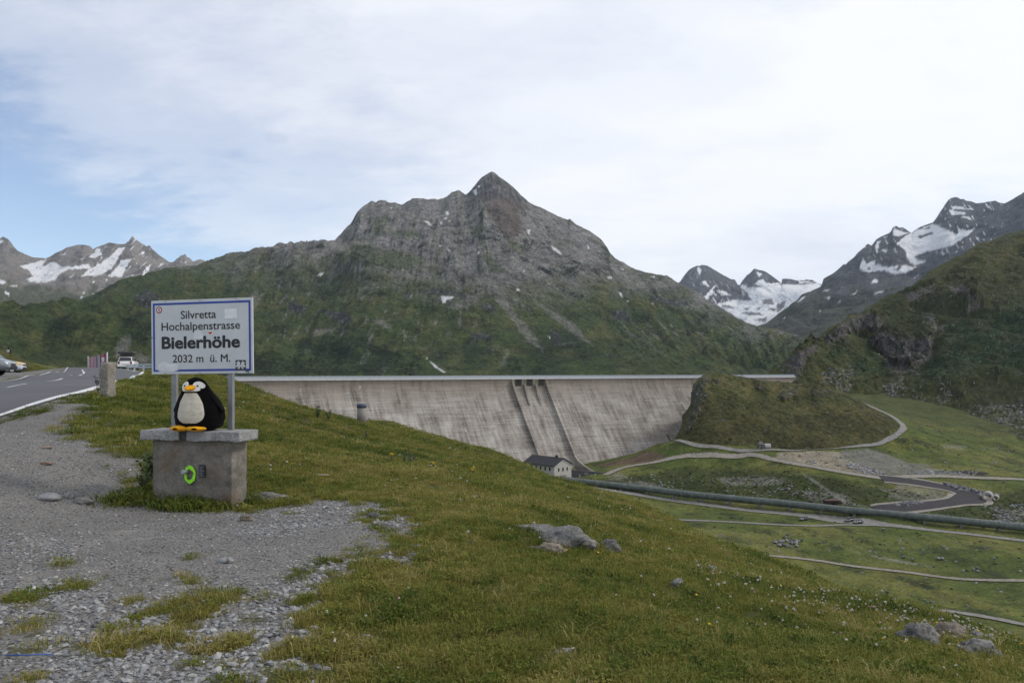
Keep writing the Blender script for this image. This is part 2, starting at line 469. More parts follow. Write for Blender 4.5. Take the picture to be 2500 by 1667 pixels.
grn = blobs(uu, vv, [Z7([(250, 560), (420, 510), (700, 560), (810, 600), (700, 650), (500, 640), (330, 620)]), Z7([(480, 380), (570, 330), (560, 440), (500, 480)]), Z7([(1260, 490), (1340, 510), (1360, 560), (1290, 540)]),
                     Z7([(1110, 560), (1180, 580), (1260, 680), (1160, 640)]), Z7([(600, 430), (780, 430), (760, 470), (620, 460)]), Z7([(1100, 380), (1140, 420), (1100, 470), (1050, 450)])], 14, 20, 10, 8)
col = mixc(col, GRASS * 1.05, grn * (0.65 + 0.7 * n_c))
shr = blobs(uu, vv, [Z7([(-90, 1260), (-60, 1180), (60, 1080), (200, 1040), (340, 1030), (470, 1080), (760, 1150), (800, 1260)]), Z7([(1200, 1260), (1300, 1150), (1420, 1190), (1480, 1260)]),
                     el(350, 800, 60, 40), el(150, 800, 50, 26, -20), el(560, 900, 60, 40), el(660, 890, 60, 30)], 16, 24, 12, 10)
shr = shr * sstep(-0.25, 0.15, n_a + n_c * 0.7)
col = mixc(col, SHRUB * (1.0 + 0.5 * n_c[..., None]), shr * 0.9)
lush = blobs(uu, vv, [Z7([(1950, 1040), (2140, 1060), (2352, 1200), (2352, 1262), (2200, 1240)]), Z7([(170, 900), (230, 900), (240, 980), (180, 960)])], 8, 18, 13, 8)
col = mixc(col, np.array([0.075, 0.10, 0.03]), lush * 0.6)
col = mixc(col, ROCK * 1.1, sstep(0.42, 0.60, n_c) * 0.6)        # stray boulders
snow = blobs(uu, vv, [Z7(p) for p in ([(885, 805), (960, 810), (945, 825), (918, 825), (912, 848), (895, 848)], [(790, 375), (815, 377), (836, 402), (812, 398)], [(912, 322), (925, 318), (936, 338), (918, 342)],
                                       [(898, 362), (920, 352), (918, 366)], [(878, 382), (893, 378), (892, 398)], [(925, 375), (942, 370), (938, 382)], [(1380, 425), (1402, 422), (1392, 456), (1384, 450)],
                                       [(1515, 512), (1550, 535), (1588, 572), (1570, 568), (1530, 540)], [(1722, 510), (1735, 520), (1740, 540), (1728, 535)], [(172, 690), (200, 672), (215, 675), (190, 692)],
                                       [(862, 516), (886, 518), (880, 526)], [(918, 532), (942, 548), (936, 554)], [(1318, 764), (1336, 766), (1336, 778), (1322, 774)], [(1904, 785), (1918, 788), (1938, 815), (1926, 812)],
                                       [(1838, 695), (1870, 697), (1866, 706), (1842, 704)], [(2085, 694), (2112, 692), (2110, 702)], [(1916, 648), (1936, 652), (1932, 658)], [(1072, 200), (1090, 190), (1092, 225), (1080, 228)],
                                       [(1096, 175), (1110, 172), (1106, 186)], [(1500, 1034), (1514, 1040), (1512, 1052)], [(592, 298), (606, 298), (602, 306)], [(1094, 552), (1106, 552), (1104, 564)], [(1358, 656), (1368, 660), (1362, 666)],
                                       [(1950, 832), (1964, 836), (1958, 842)], [(2095, 846), (2112, 850), (2106, 856)],
                                       [(820, 1180), (840, 1190), (870, 1215), (915, 1245), (900, 1245), (850, 1215)], [(798, 1158), (810, 1160), (808, 1170)])], 1.6, 5, 15, 0.9)
col = mixc(col, SNOW, snow)
SHRUB_SPOTS = [(co, shr * (vv > 780), 2600, 2.2, 4.5)]
me = grid_mesh('green_mountain', co, col)
me.materials.append(MT)
tag(link(bpy.data.objects.new('mountain', me)), kind='structure')

# ---- far peaks with the glacier, right of the pyramid
skyR1 = Z6([(-300, 900), (-80, 760), (55, 685), (75, 650), (110, 605), (130, 590), (150, 580), (170, 572), (185, 573), (200, 566), (215, 568), (240, 574), (260, 585), (290, 602), (320, 620), (350, 637), (380, 655), (400, 662), (420, 665), (430, 680), (440, 700), (455, 705),
            (470, 675), (490, 650), (505, 632), (520, 625), (535, 608), (550, 592), (565, 596), (580, 600), (600, 602), (610, 605), (635, 618), (660, 635), (680, 650), (700, 665), (720, 680), (733, 692), (737, 660), (760, 657), (780, 661), (800, 662),
            (825, 670), (850, 668), (880, 672), (900, 664), (920, 668), (940, 668), (955, 678), (980, 690), (1100, 720), (1400, 800)])
skyR1 = withd(skyR1, [(1500, 6800), (1800, 7200), (2200, 6500)])
baseR1 = withd(Z6([(-300, 1000), (0, 1010), (600, 1030), (1400, 1080)]), [(1500, 4300), (2200, 4300)])
def dispR(seed, k=1.0):
    def f(x, y, z, t, u):
        w = np.sin(np.pi * np.clip(t, 0, 1)) ** 0.6
        dz = w * (fbm(x / 700, y / 900, 5, seed) * 130 + ridged(x / 210, y / 300, 5, seed + 1) * 55) + (0.3 + 0.7 * w) * sstep(0.3, 0.9, t) * ridged(x / 80, y / 150, 4, seed + 2) * 20
        return dz * k, w * fbm(x / 400, y / 400, 3, seed + 3) * 160 * k
    return f
co, uu, vv, T = loft(skyR1, baseR1, 1560, 2150, 420, 170, lambda t, u: 0.55 * t + 0.45 * t ** 2, dispR(101, 0.8), 900)
up, nr = slope_of(co)
nc = fbm(uu / 7, vv / 6, 4, 111); na = fbm(uu / 26, vv / 20, 4, 112); nst = fbm((uu - 0.5 * vv) / 5, vv / 22, 4, 113)
ROCKF = np.array([0.105, 0.108, 0.118])
col = mixc(np.broadcast_to(ROCKF, co.shape).copy(), ROCKF * 0.6, sstep(-0.1, 0.4, na + nc * 0.4))
gl = blobs(uu, vv, [Z6([(455, 712), (600, 715), (735, 694), (860, 700), (975, 688), (1040, 712), (1010, 745), (920, 770), (830, 850), (730, 910), (690, 960), (560, 985), (430, 915), (360, 870), (300, 830), (400, 800), (540, 805), (500, 750)])], 5, 14, 114, 2)
sno = np.maximum(gl, blobs(uu, vv, [Z6(p) for p in ([(170, 575), (195, 590), (190, 630), (175, 630)], [(200, 675), (225, 670), (250, 705), (230, 710)], [(230, 760), (290, 700), (270, 760), (235, 795), (210, 780)], [(300, 740), (340, 735), (400, 770), (330, 765)],
                                                    [(455, 700), (500, 700), (490, 720)], [(550, 690), (600, 660), (640, 690), (720, 685), (735, 694), (600, 715)], [(570, 610), (600, 625), (590, 650), (575, 640)], [(830, 668), (905, 675), (960, 680), (860, 690)])], 5, 8, 115, 1.2))
sno = np.maximum(sno, sstep(0.24, 0.34, nst + 0.25 * na) * sstep(1.1, 0.4, T) * 0.9)
isl = blobs(uu, vv, [Z6(p) for p in ([(330, 828), (400, 840), (420, 860), (350, 850)], [(480, 860), (520, 850), (500, 868)], [(560, 850), (610, 845), (580, 862)], [(600, 800), (670, 790), (680, 830), (620, 830)], [(700, 830), (760, 800), (740, 870), (700, 880)],
                                     [(470, 885), (560, 880), (620, 900), (520, 905)], [(540, 930), (640, 915), (620, 945)], [(640, 860), (700, 850), (690, 880)])], 5, 8, 116, 1.5)
sno = sno * (1 - isl * 0.85)
ice = blobs(uu, vv, [Z6([(530, 760), (680, 770), (860, 750), (840, 830), (760, 860), (660, 800), (560, 790)]), Z6([(560, 960), (680, 900), (700, 920), (600, 975)])], 6, 10, 117, 6)
snc = mixc(np.broadcast_to(SNOW, co.shape), np.array([0.40, 0.46, 0.54]), ice * (0.5 + 0.8 * fbm(uu / 5, vv / 3, 3, 118)))
col = col * (1 - sno[..., None]) + snc * sno[..., None]
me = grid_mesh('glacier_peaks', co, col); me.materials.append(MT_SNOW)
tag(link(bpy.data.objects.new('far_mountain', me)), kind='structure')

# ---- the long ridge with its hanging glacier, far right
skyR2 = Z6([(200, 1130), (480, 1020), (560, 992), (600, 975), (650, 945), (700, 902), (740, 880), (780, 852), (840, 800), (870, 770), (900, 755), (950, 735), (990, 722), (1003, 700), (1012, 662), (1040, 645), (1060, 635), (1085, 620), (1110, 600), (1130, 580), (1150, 560), (1160, 568), (1175, 550), (1195, 535),
            (1215, 520), (1235, 495), (1260, 470), (1285, 448), (1310, 425), (1322, 435), (1335, 440), (1355, 412), (1370, 395), (1395, 380), (1420, 370), (1460, 350), (1470, 330), (1480, 315), (1500, 308), (1520, 320), (1535, 316), (1560, 325), (1580, 342), (1600, 355), (1625, 335), (1650, 320), (1675, 308), (1700, 300),
            (1725, 292), (1745, 285), (1770, 250), (1790, 215), (1810, 190), (1830, 155), (1850, 130), (1870, 120), (1890, 115), (1910, 118), (1930, 130), (1945, 127), (1965, 140), (2000, 145), (2030, 157), (2050, 155), (2090, 152), (2130, 143), (2160, 140), (2190, 150), (2220, 160), (2240, 150), (2260, 140),
            (2280, 128), (2300, 115), (2330, 100), (2352, 85), (2500, 60), (2800, 90), (3100, 200)])
skyR2 = withd(skyR2, [(1700, 2900), (1850, 3300), (2000, 4200), (2150, 4800), (2330, 5200), (2420, 4700), (2500, 4200), (2800, 3800)])
baseR2 = [(1700, 910, 1900), (1850, 905, 1900), (2100, 890, 1900), (2500, 860, 1700), (2800, 860, 1700)]
co, uu, vv, T = loft(skyR2, baseR2, 1715, 2760, 560, 240, lambda t, u: 0.6 * t + 0.4 * t ** 1.8, dispR(131, 0.75), 900)
nc = fbm(uu / 8, vv / 6, 4, 141); na = fbm(uu / 40, vv / 28, 4, 142); nst = fbm((uu - 0.6 * vv) / 6, vv / 26, 4, 143)
col = mixc(np.broadcast_to(ROCKF * 1.05, co.shape).copy(), ROCKF * 0.55, sstep(-0.1, 0.4, na + nc * 0.5))
_, vz = uu, (vv - 440) * 2.735
col = mixc(col, np.array([0.075, 0.082, 0.05]), sstep(640, 860, vz + 160 * na) * (0.75 + 0.3 * nc))
polyS = [[(1245, 590), (1280, 520), (1300, 560), (1360, 530), (1355, 560), (1440, 580), (1560, 565), (1600, 575), (1560, 605), (1480, 625), (1420, 600), (1310, 615)],
         [(1505, 420), (1560, 370), (1650, 330), (1745, 290), (1790, 310), (1870, 345), (1900, 360), (1940, 325), (1990, 335), (2025, 320), (2000, 350), (1955, 385), (1860, 440), (1700, 480), (1620, 510), (1640, 530), (1700, 545), (1620, 570), (1590, 550), (1555, 470)],
         [(1650, 570), (1560, 620), (1480, 625), (1540, 590)], [(1865, 170), (1950, 180), (1960, 195), (1880, 195)], [(1850, 195), (1880, 205), (1960, 215), (1960, 230), (1870, 235)], [(1930, 245), (1980, 240), (2010, 265), (1960, 255)],
         [(1960, 190), (2010, 185), (2015, 200)], [(1480, 330), (1500, 330), (1560, 350), (1590, 350), (1520, 375), (1480, 370)], [(1325, 690), (1350, 660), (1378, 665), (1375, 685)], [(1350, 750), (1420, 738), (1400, 750), (1350, 760)],
         [(1185, 770), (1240, 738), (1220, 760)], [(1110, 815), (1130, 800), (1128, 815)], [(735, 930), (765, 905), (755, 925)], [(1000, 745), (1050, 728), (1040, 738)], [(1030, 785), (1065, 780), (1050, 795)], [(985, 870), (998, 872), (992, 884)],
         [(870, 780), (890, 775), (880, 795), (840, 815)], [(1620, 650), (1650, 635), (1640, 645)], [(1365, 405), (1395, 410), (1380, 440), (1372, 490), (1362, 480)], [(1400, 460), (1440, 465), (1430, 485)], [(1790, 480), (1830, 490), (1815, 498)], [(1860, 545), (1830, 552), (1850, 540)]]
sno = blobs(uu, vv, [Z6(p) for p in polyS], 4.5, 9, 145, 1.2)
sno = np.maximum(sno, sstep(0.30, 0.40, nst + 0.2 * nc) * sstep(620, 380, vz) * sstep(2300, 2100, (uu - 1640) * 2.735))
isl = blobs(uu, vv, [Z6(p) for p in ([(1640, 375), (1740, 345), (1750, 355), (1660, 390)], [(1660, 330), (1730, 310), (1720, 325)], [(1540, 450), (1560, 470), (1545, 465)], [(1290, 590), (1320, 580), (1330, 600)], [(1480, 600), (1540, 565), (1520, 600)])], 4, 8, 146, 1.2)
sno = sno * (1 - isl)
ice = blobs(uu, vv, [Z6([(1610, 500), (1740, 470), (1860, 440), (1820, 470), (1700, 500), (1640, 530)])], 5, 10, 147, 4)
snc = mixc(np.broadcast_to(SNOW, co.shape), np.array([0.36, 0.42, 0.50]), ice * (0.6 + 0.8 * fbm(uu / 5, vv / 3, 3, 148)))
col = col * (1 - sno[..., None]) + snc * sno[..., None]
me = grid_mesh('glacier_ridge', co, col); me.materials.append(MT_SNOW)
tag(link(bpy.data.objects.new('far_mountain', me)), kind='structure')

# ---- snowy range on the far left
skyL = Z8([(-900, 60), (-500, 200), (-200, 190), (-60, 150), (0, 125), (25, 110), (40, 122), (55, 130), (80, 155), (100, 185), (130, 215), (180, 240), (240, 260), (330, 270), (370, 250), (400, 230), (450, 210), (480, 190), (510, 185), (540, 175), (560, 172), (610, 172), (650, 185), (670, 205), (690, 190), (720, 180),
           (760, 165), (790, 155), (820, 162), (840, 165), (870, 168), (900, 165), (915, 150), (925, 145), (935, 130), (943, 115), (950, 108), (958, 114), (965, 125), (975, 130), (985, 140), (1020, 165), (1035, 170), (1050, 182), (1065, 178), (1075, 173), (1090, 200), (1110, 215), (1130, 235), (1155, 255), (1180, 270), (1210, 290), (1240, 295),
           (1255, 285), (1270, 270), (1285, 262), (1300, 245), (1312, 250), (1325, 236), (1335, 245), (1345, 262), (1355, 262), (1365, 268), (1380, 288), (1395, 292), (1410, 280), (1440, 275), (1452, 282), (1460, 280), (1480, 300), (1530, 330), (1700, 420), (2200, 600)])
skyL = withd(skyL, [(-300, 5000), (100, 5200), (320, 5600), (500, 6500), (700, 6500)])
baseL = [(-300, 905, 1700), (0, 890, 2300), (250, 860, 2800), (500, 780, 3300), (720, 780, 3300)]
co, uu, vv, T = loft(skyL, baseL, -290, 640, 520, 200, lambda t, u: 0.6 * t + 0.4 * t ** 1.8, dispR(161, 0.7), 900)
nc = fbm(uu / 7, vv / 5, 4, 171); na = fbm(uu / 36, vv / 24, 4, 172); nst = fbm((uu + 0.8 * vv) / 5, vv / 22, 4, 173)
zx, zy = uu * 2.94, (vv - 540) * 2.94
col = mixc(np.broadcast_to(np.array([0.26, 0.235, 0.21]), co.shape).copy(), np.array([0.12, 0.112, 0.105]), sstep(-0.15, 0.4, na + nc * 0.5))
col = mixc(col, np.array([0.23, 0.205, 0.18]), blobs(uu, vv, [Z8([(-100, 200), (100, 240), (200, 330), (180, 420), (-100, 420)])], 5, 12, 174, 6) * 0.7)
col = mixc(col, np.array([0.078, 0.088, 0.042]), sstep(430, 520, zy + 110 * na + 0.10 * (300 - zx)) * (0.85 + 0.4 * nc))
col = mixc(col, SCREE, blobs(uu, vv, [Z8([(100, 570), (150, 600), (230, 700), (190, 690)])], 5, 8, 175, 2) * 0.7)
polyS = [[(140, 322), (240, 298), (330, 272), (305, 330), (380, 290), (460, 330), (560, 320), (640, 308), (655, 340), (560, 345), (490, 345), (420, 385), (390, 430), (260, 440), (180, 425), (240, 390), (200, 350)],
         [(640, 345), (770, 270), (800, 240), (850, 195), (895, 190), (850, 270), (800, 340), (730, 385), (580, 398)], [(870, 280), (940, 275), (900, 340), (880, 400), (770, 400), (830, 340)],
         [(1010, 392), (1060, 320), (1085, 308), (1060, 370), (1030, 395)], [(640, 260), (690, 200), (720, 200), (730, 245), (670, 265)], [(1005, 235), (1030, 215), (1045, 250), (1020, 250)], [(440, 245), (480, 218), (470, 240)],
         [(1125, 330), (1180, 295), (1160, 320)], [(0, 135), (30, 140), (10, 160), (-20, 160)], [(0, 420), (50, 435), (30, 450), (-60, 440)], [(65, 465), (120, 458), (110, 472)], [(35, 512), (75, 512), (70, 530), (45, 528)],
         [(575, 280), (605, 265), (600, 280)], [(655, 520), (705, 510), (680, 525)], [(750, 415), (775, 420), (760, 432)], [(595, 515), (610, 500), (608, 518)], [(575, 540), (600, 545), (585, 550)], [(490, 405), (535, 375), (520, 395)], [(1320, 300), (1345, 285), (1335, 302)], [(1290, 288), (1315, 290), (1300, 296)], [(900, 400), (960, 385), (930, 405)], [(660, 430), (672, 440), (664, 445)]]
sno = blobs(uu, vv, [Z8(p) for p in polyS], 5, 9, 176, 1.2)
sno = np.maximum(sno, sstep(0.30, 0.40, nst + 0.15 * nc) * sstep(420, 330, zy) * sstep(620, 720, zx) * sstep(1150, 1050, zx) * 0.9)
isl = sstep(0.34, 0.44, fbm((uu + 2.0 * vv) / 22, (vv - 0.3 * uu) / 6, 3, 178))
sno = sno * (1 - 0.8 * isl)
col = mixc(col, SNOW, sno)
me = grid_mesh('snowy_range', co, col); me.materials.append(MT_SNOW)
tag(link(bpy.data.objects.new('far_mountain', me)), kind='structure')

# ---- the craggy slope right of the dam; cloud shade is put into its dark tones
skyR3 = Z6([(500, 1330), (640, 1292), (690, 1250), (715, 1240), (740, 1220), (780, 1190), (830, 1150), (860, 1122), (900, 1095), (930, 1085), (960, 1060), (1010, 1020), (1040, 985), (1080, 965), (1110, 935), (1150, 915), (1180, 903), (1260, 885), (1340, 845), (1390, 815), (1450, 790), (1490, 775), (1540, 740), (1570, 715), (1600, 700),
            (1640, 670), (1680, 640), (1710, 612), (1740, 595), (1770, 580), (1800, 565), (1860, 530), (1900, 505), (1950, 480), (1990, 455), (2020, 440), (2060, 420), (2100, 405), (2150, 398), (2200, 385), (2245, 372), (2290, 365), (2352, 345), (2600, 270), (3200, 120)])
skyR3 = withd(skyR3, [(1800, 590), (1890, 600), (2000, 690), (2110, 800), (2250, 920), (2400, 1030), (2500, 1100), (2800, 1150)])
baseR3 = [(1800, 935, 575), (1890, 940, 570), (1960, 960, 545), (2050, 1000, 530), (2150, 1040, 520), (2300, 1075, 480), (2500, 1110, 430), (2800, 1130, 400)]
def disp_R3(x, y, z, t, u):
    _, v = PX(x, y, z)
    w = np.clip(t * 6, 0, 1) * (0.25 + 0.75 * np.clip((1 - t) * 5, 0, 1)) * sstep(1860, 2000, u)
    s = u - 0.5 * v
    dz = w * (fbm(x / 130, y / 130, 4, 201) * 24 + ridged((x + 0.5 * y) / 60, (y - 0.5 * x) / 110, 4, 202) * 7 + fbm(x / 26, y / 26, 5, 203) * 7 + ridged(x / 11, y / 11, 4, 204) * 2.0)
    zx, zy = (u - 1640) * 2.735, (v - 440) * 2.735
    cl = blobs(u, v, CLIFF_R3, 10, 18, 205, 8)
    dz = dz + cl * w * (ridged(x / 9, z / 16, 4, 206) * 6)
    return dz, -cl * w * (8 + 10 * ridged(x / 14, z / 22, 4, 207))
CLIFF_R3 = [Z6(p) for p in ([(700, 1250), (830, 1160), (960, 1090), (1000, 1110), (900, 1190), (850, 1330), (810, 1330)], [(1080, 1000), (1180, 930), (1330, 890), (1420, 920), (1380, 1010), (1250, 990), (1130, 1060), (1040, 1110), (1010, 1060)],
                            [(1320, 1060), (1420, 1010), (1560, 1060), (1740, 1050), (1730, 1180), (1600, 1290), (1460, 1280), (1400, 1150)], [(1560, 760), (1640, 740), (1760, 700), (1740, 740), (1640, 790), (1590, 810)],
                            [(1840, 700), (1960, 690), (2000, 740), (1900, 760)], [(1980, 770), (2050, 760), (2060, 850), (1960, 900)])]
co, uu, vv, T = loft(skyR3, baseR3, 1810, 2790, 620, 330, lambda t, u: 0.85 * t + 0.15 * t ** 2, disp_R3, 500)
up, nr = slope_of(co)
nc = fbm(uu / 8, vv / 6, 4, 211); na = fbm(uu / 46, vv / 34, 4, 212); nb = fbm((uu - 0.4 * vv) / 14, vv / 30, 4, 213); nf = fbm(uu / 3.0, vv / 2.4, 3, 214)
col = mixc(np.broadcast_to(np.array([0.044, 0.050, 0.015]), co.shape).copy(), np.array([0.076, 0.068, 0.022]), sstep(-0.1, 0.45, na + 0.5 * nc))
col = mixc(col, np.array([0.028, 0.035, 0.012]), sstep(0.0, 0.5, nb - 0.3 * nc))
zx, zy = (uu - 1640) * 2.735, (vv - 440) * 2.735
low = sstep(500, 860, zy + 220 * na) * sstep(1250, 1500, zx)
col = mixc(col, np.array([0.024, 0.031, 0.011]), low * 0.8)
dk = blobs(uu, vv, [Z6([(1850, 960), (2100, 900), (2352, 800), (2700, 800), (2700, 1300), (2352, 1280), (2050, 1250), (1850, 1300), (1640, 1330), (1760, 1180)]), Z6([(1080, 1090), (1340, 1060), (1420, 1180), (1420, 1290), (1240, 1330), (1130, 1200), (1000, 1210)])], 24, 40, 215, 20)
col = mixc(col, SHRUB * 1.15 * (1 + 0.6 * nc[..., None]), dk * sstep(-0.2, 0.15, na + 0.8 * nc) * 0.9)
cl = blobs(uu, vv, CLIFF_R3, 12, 16, 216, 5)
rk = mixc(np.broadcast_to(np.array([0.135, 0.118, 0.112]), co.shape), np.array([0.045, 0.043, 0.044]), sstep(-0.2, 0.3, nf + 0.5 * nc))
col = mixc(col, rk, cl * sstep(-0.35, 0.05, nc + 0.6 * na))
scrp = blobs(uu, vv, [Z6([(1000, 1300), (1200, 1230), (1230, 1340), (1180, 1440), (1000, 1400)]), Z6([(1420, 1380), (1560, 1310), (1500, 1480), (1440, 1560)]), Z6([(1780, 1320), (1860, 1330), (1880, 1440), (1800, 1500)]), Z6([(1400, 1540), (1640, 1420), (1800, 1560), (1700, 1680), (1500, 1620)]),
                      Z6([(1900, 1560), (2100, 1500), (2352, 1480), (2600, 1560), (2600, 1760), (2200, 1720), (1950, 1660)]), Z6([(1680, 880), (1730, 900), (1840, 1020), (1740, 1020)])], 20, 26, 217, 8)
scr = mixc(np.broadcast_to(np.array([0.19, 0.175, 0.155]), co.shape), np.array([0.05, 0.05, 0.04]), sstep(-0.05, 0.3, nf))
col = mixc(col, scr, scrp * sstep(-0.1, 0.3, nc + 0.4 * na) * 0.85)
col = mixc(col, np.array([0.070, 0.076, 0.022]), sstep(0.14, 0.02, T + 0.08 * na) * 0.8)
col = mixc(col, np.array([0.16, 0.15, 0.14]), sstep(0.40, 0.52, nf + 0.3 * nb) * 0.7)
SHRUB_SPOTS += [(co, np.clip(dk, 0, 1) * sstep(-0.2, 0.2, na + 0.6 * nc) + 0.03, 4200, 0.7, 2.4)]
ROCK_SPOTS = [(co, np.clip(scrp, 0, 1) + 0.02, 2200, 0.35, 1.5)]
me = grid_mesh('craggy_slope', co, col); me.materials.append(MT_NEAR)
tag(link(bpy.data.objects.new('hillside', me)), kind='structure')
CO_R3 = co
# ================================================================== DAM FRAME
DY = 360.0
DA = np.array([(570 - 1250) / F * DY, DY])                     # crest edge where it leaves the meadow
DE = np.array([1.637, 1.0]); DE /= np.linalg.norm(DE)          # along the crest
DN = np.array([DE[1], -DE[0]])                                 # downstream
FASC_B, WALK, RAIL_T = -2.95, -2.25, -0.80
DK = 0.74
def dam_s(u):
    k = (u - 1250) / F
    return (k * DA[1] - DA[0]) / (DE[0] - k * DE[1])
def dam_pt(s, z, off=0.0):
    """point of the downstream face at height z, off metres proud of it"""
    h = max(FASC_B - 2.0 - z, 0.0)
    run = DK * h * (h / (h + 3.0)) + off
    p = DA + DE * s + DN * run
    return np.array([p[0], p[1], z])
def dam_hit(u, v):
    best = None
    for z in np.linspace(-4, -75, 1500):
        k = (u - 1250) / F
        h = max(FASC_B - 2.0 - z, 0.0); run = DK * h * (h / (h + 3.0))
        o = DA + DN * run
        s = (k * o[1] - o[0]) / (DE[0] - k * DE[1])
        q = o + DE * s
        vv_ = HZ - (z - EYE) / q[1] * F
        if vv_ >= v: return np.array([q[0], q[1], z])
    return np.array([q[0], q[1], z])

# ================================================================== VALLEY
pv = []
for u, v in [(1415, 1132), (1440, 1129), (1500, 1118), (1560, 1103), (1600, 1094), (1640, 1075), (1662, 1056)]:
    pv.append(dam_hit(u, v))
for u, v in [(1400, 1140), (1330, 1155), (1250, 1150), (1150, 1125), (1000, 1090), (800, 1040), (690, 1010)]:
    q = dam_hit(u, v); pv.append(q)
pv += [P(*q) for q in [
    (1385, 1180, 371), (1500, 1191, 360), (1640, 1215, 347), (1840, 1240, 329), (2064, 1262, 311), (2289, 1283, 296), (2500, 1305, 284), (2700, 1325, 272),
    (1450, 1205, 345), (1630, 1268, 290), (1800, 1276, 292), (1950, 1288, 286), (2060, 1280, 296), (2200, 1290, 290), (2350, 1305, 282), (2500, 1322, 274), (2700, 1345, 262),
    (1860, 1355, 246), (2100, 1385, 240), (2300, 1410, 232), (2500, 1420, 228), (2200, 1490, 205), (2340, 1500, 200), (2500, 1530, 194), (2700, 1560, 188), (2000, 1440, 214),
    (1640, 1085, 408), (1745, 1094, 398), (1840, 1102, 392), (1924, 1101, 396), (2036, 1096, 402), (2132, 1088, 408), (2190, 1060, 420), (2200, 1040, 432), (2160, 1012, 462), (2120, 990, 500), (2060, 975, 525),
    (1850, 1113, 386), (1900, 1122, 376), (1980, 1140, 362), (2080, 1165, 346), (2200, 1195, 334), (2340, 1222, 322), (2200, 1222, 318), (2130, 1238, 312), (2060, 1232, 318),
    (2200, 1158, 352), (2300, 1163, 352), (2500, 1178, 348), (2700, 1195, 345), (2300, 1120, 392), (2500, 1140, 388), (2200, 1100, 405), (2300, 1060, 440), (2500, 1100, 425), (2700, 1120, 410),
    (2450, 1230, 322), (2500, 1260, 300), (2420, 1195, 338),
    (1480, 1150, 388), (1520, 1135, 400), (1600, 1112, 405), (1700, 1112, 396), (1800, 1118, 390), (1480, 1172, 372), (1600, 1160, 376), (1700, 1150, 376), (1600, 1185, 362), (1750, 1190, 354), (1900, 1190, 346), (1800, 1165, 366), (2000, 1205, 336),
    (2600, 1010, 520), (2300, 1000, 520), (2100, 960, 560), (2600, 950, 600)]]
pv += [np.array(q, float) for q in [
    (-60, 200, -38), (-20, 150, -44), (20, 120, -52), (60, 120, -60), (120, 130, -63), (0, 260, -47), (-60, 300, -42), (40, 200, -56), (-130, 345, -16), (-90, 250, -26), (-60, 120, -16), (-100, 180, 0.5), (-160, 250, 0),
    (-70, 110, 1.2), (-60, 90, 0.4), (-100, 110, 1.6), (-130, 150, 1.6), (-90, 140, 1.7), (-200, 200, 2), (-250, 120, 6), (-150, 60, 5), (-200, 400, -4), (-350, 400, 0), (-60, 50, 0), (20, 60, -45), (120, 60, -62), (220, 150, -62), (260, 280, -54), (-20, 60, -20)]]
V_raw = TPS(pv, 1e-7)
def dam_side(x, y):
    return (x - DA[0]) * DN[0] + (y - DA[1]) * DN[1]             # > 0 downstream
def Vh(x, y):
    z = V_raw(x, y)
    ds = dam_side(x, y)
    k = sstep(4, 30, -ds) * sstep(-150, -110, x)
    z = z * (1 - k) + np.minimum(z, -12.0) * k
    far = sstep(520, 680, y)
    return z * (1 - far) + (-12.0) * far
BUMPS = dict(a=0.5, b=0.16)
def Vrough(x, y):
    ds = dam_side(x, y)
    w = sstep(2, 25, np.abs(ds))
    return w * (fbm(x / 26, y / 26, 4, 301) * 1.3 + fbm(x / 6, y / 6, 3, 302) * 0.28)
uc = np.linspace(-260, 2760, 760)
dr = np.concatenate([np.linspace(60, 170, 26)[:-1], np.linspace(170, 440, 300)[:-1], np.linspace(440, 640, 70)[:-1], np.linspace(640, 2200, 14)])
U, D = np.meshgrid(uc, dr)
Xv = (U - 1250) / F * D
Zv = Vh(Xv, D)
# sheets for tracks lie on the smooth terrain, so roughness fades out under them; collected here as (polyline px, width m)
TRACKS = {
    'pipeline_road': ([(1300, 1166), (1400, 1187), (1500, 1199), (1640, 1221), (1780, 1240), (1900, 1252), (1990, 1262), (2060, 1272), (2150, 1281), (2250, 1291), (2350, 1302), (2500, 1320), (2720, 1346)], 4.6, 'track_grey'),
    'car_park_track': ([(1560, 1262), (1630, 1268), (1720, 1271), (1800, 1275), (1900, 1281), (1980, 1284), (2060, 1281), (2130, 1281), (2200, 1285)], 3.6, 'track_grey'),
    'meadow_track': ([(1820, 1352), (1900, 1358), (1980, 1366), (2080, 1382), (2180, 1393), (2260, 1403), (2320, 1413), (2420, 1417), (2520, 1418), (2720, 1420)], 2.2, 'track_pale'),
    'lower_track': ([(2290, 1490), (2340, 1497), (2420, 1508), (2500, 1525), (2720, 1560)], 2.6, 'track_grey'),
    'knoll_road': ([(2104, 984), (2120, 990), (2150, 1004), (2180, 1018), (2203, 1036), (2207, 1048), (2190, 1063), (2160, 1077), (2130, 1087), (2060, 1092), (1980, 1096), (1900, 1099), (1850, 1101), (1790, 1098), (1730, 1091), (1690, 1086), (1650, 1076), (1636, 1073)], 3.4, 'track_grey'),
    'works_road': ([(1690, 1112), (1760, 1113), (1830, 1108), (1858, 1112), (1880, 1121), (1930, 1130), (2000, 1142), (2080, 1157), (2150, 1168), (2200, 1164), (2300, 1162), (2400, 1167), (2500, 1171), (2720, 1182)], 4.2, 'track_pale'),
    'asphalt_bend': ([(2150, 1168), (2200, 1172), (2260, 1181), (2310, 1190), (2350, 1200), (2375, 1211), (2372, 1219), (2330, 1226), (2270, 1233), (2200, 1240), (2140, 1246)], 7.0, 'asphalt_new'),
    'dam_toe_road': ([(1478, 1160), (1500, 1149), (1520, 1142), (1545, 1136), (1580, 1132), (1610, 1126), (1650, 1117), (1690, 1112)], 3.6, 'track_pale'),
}
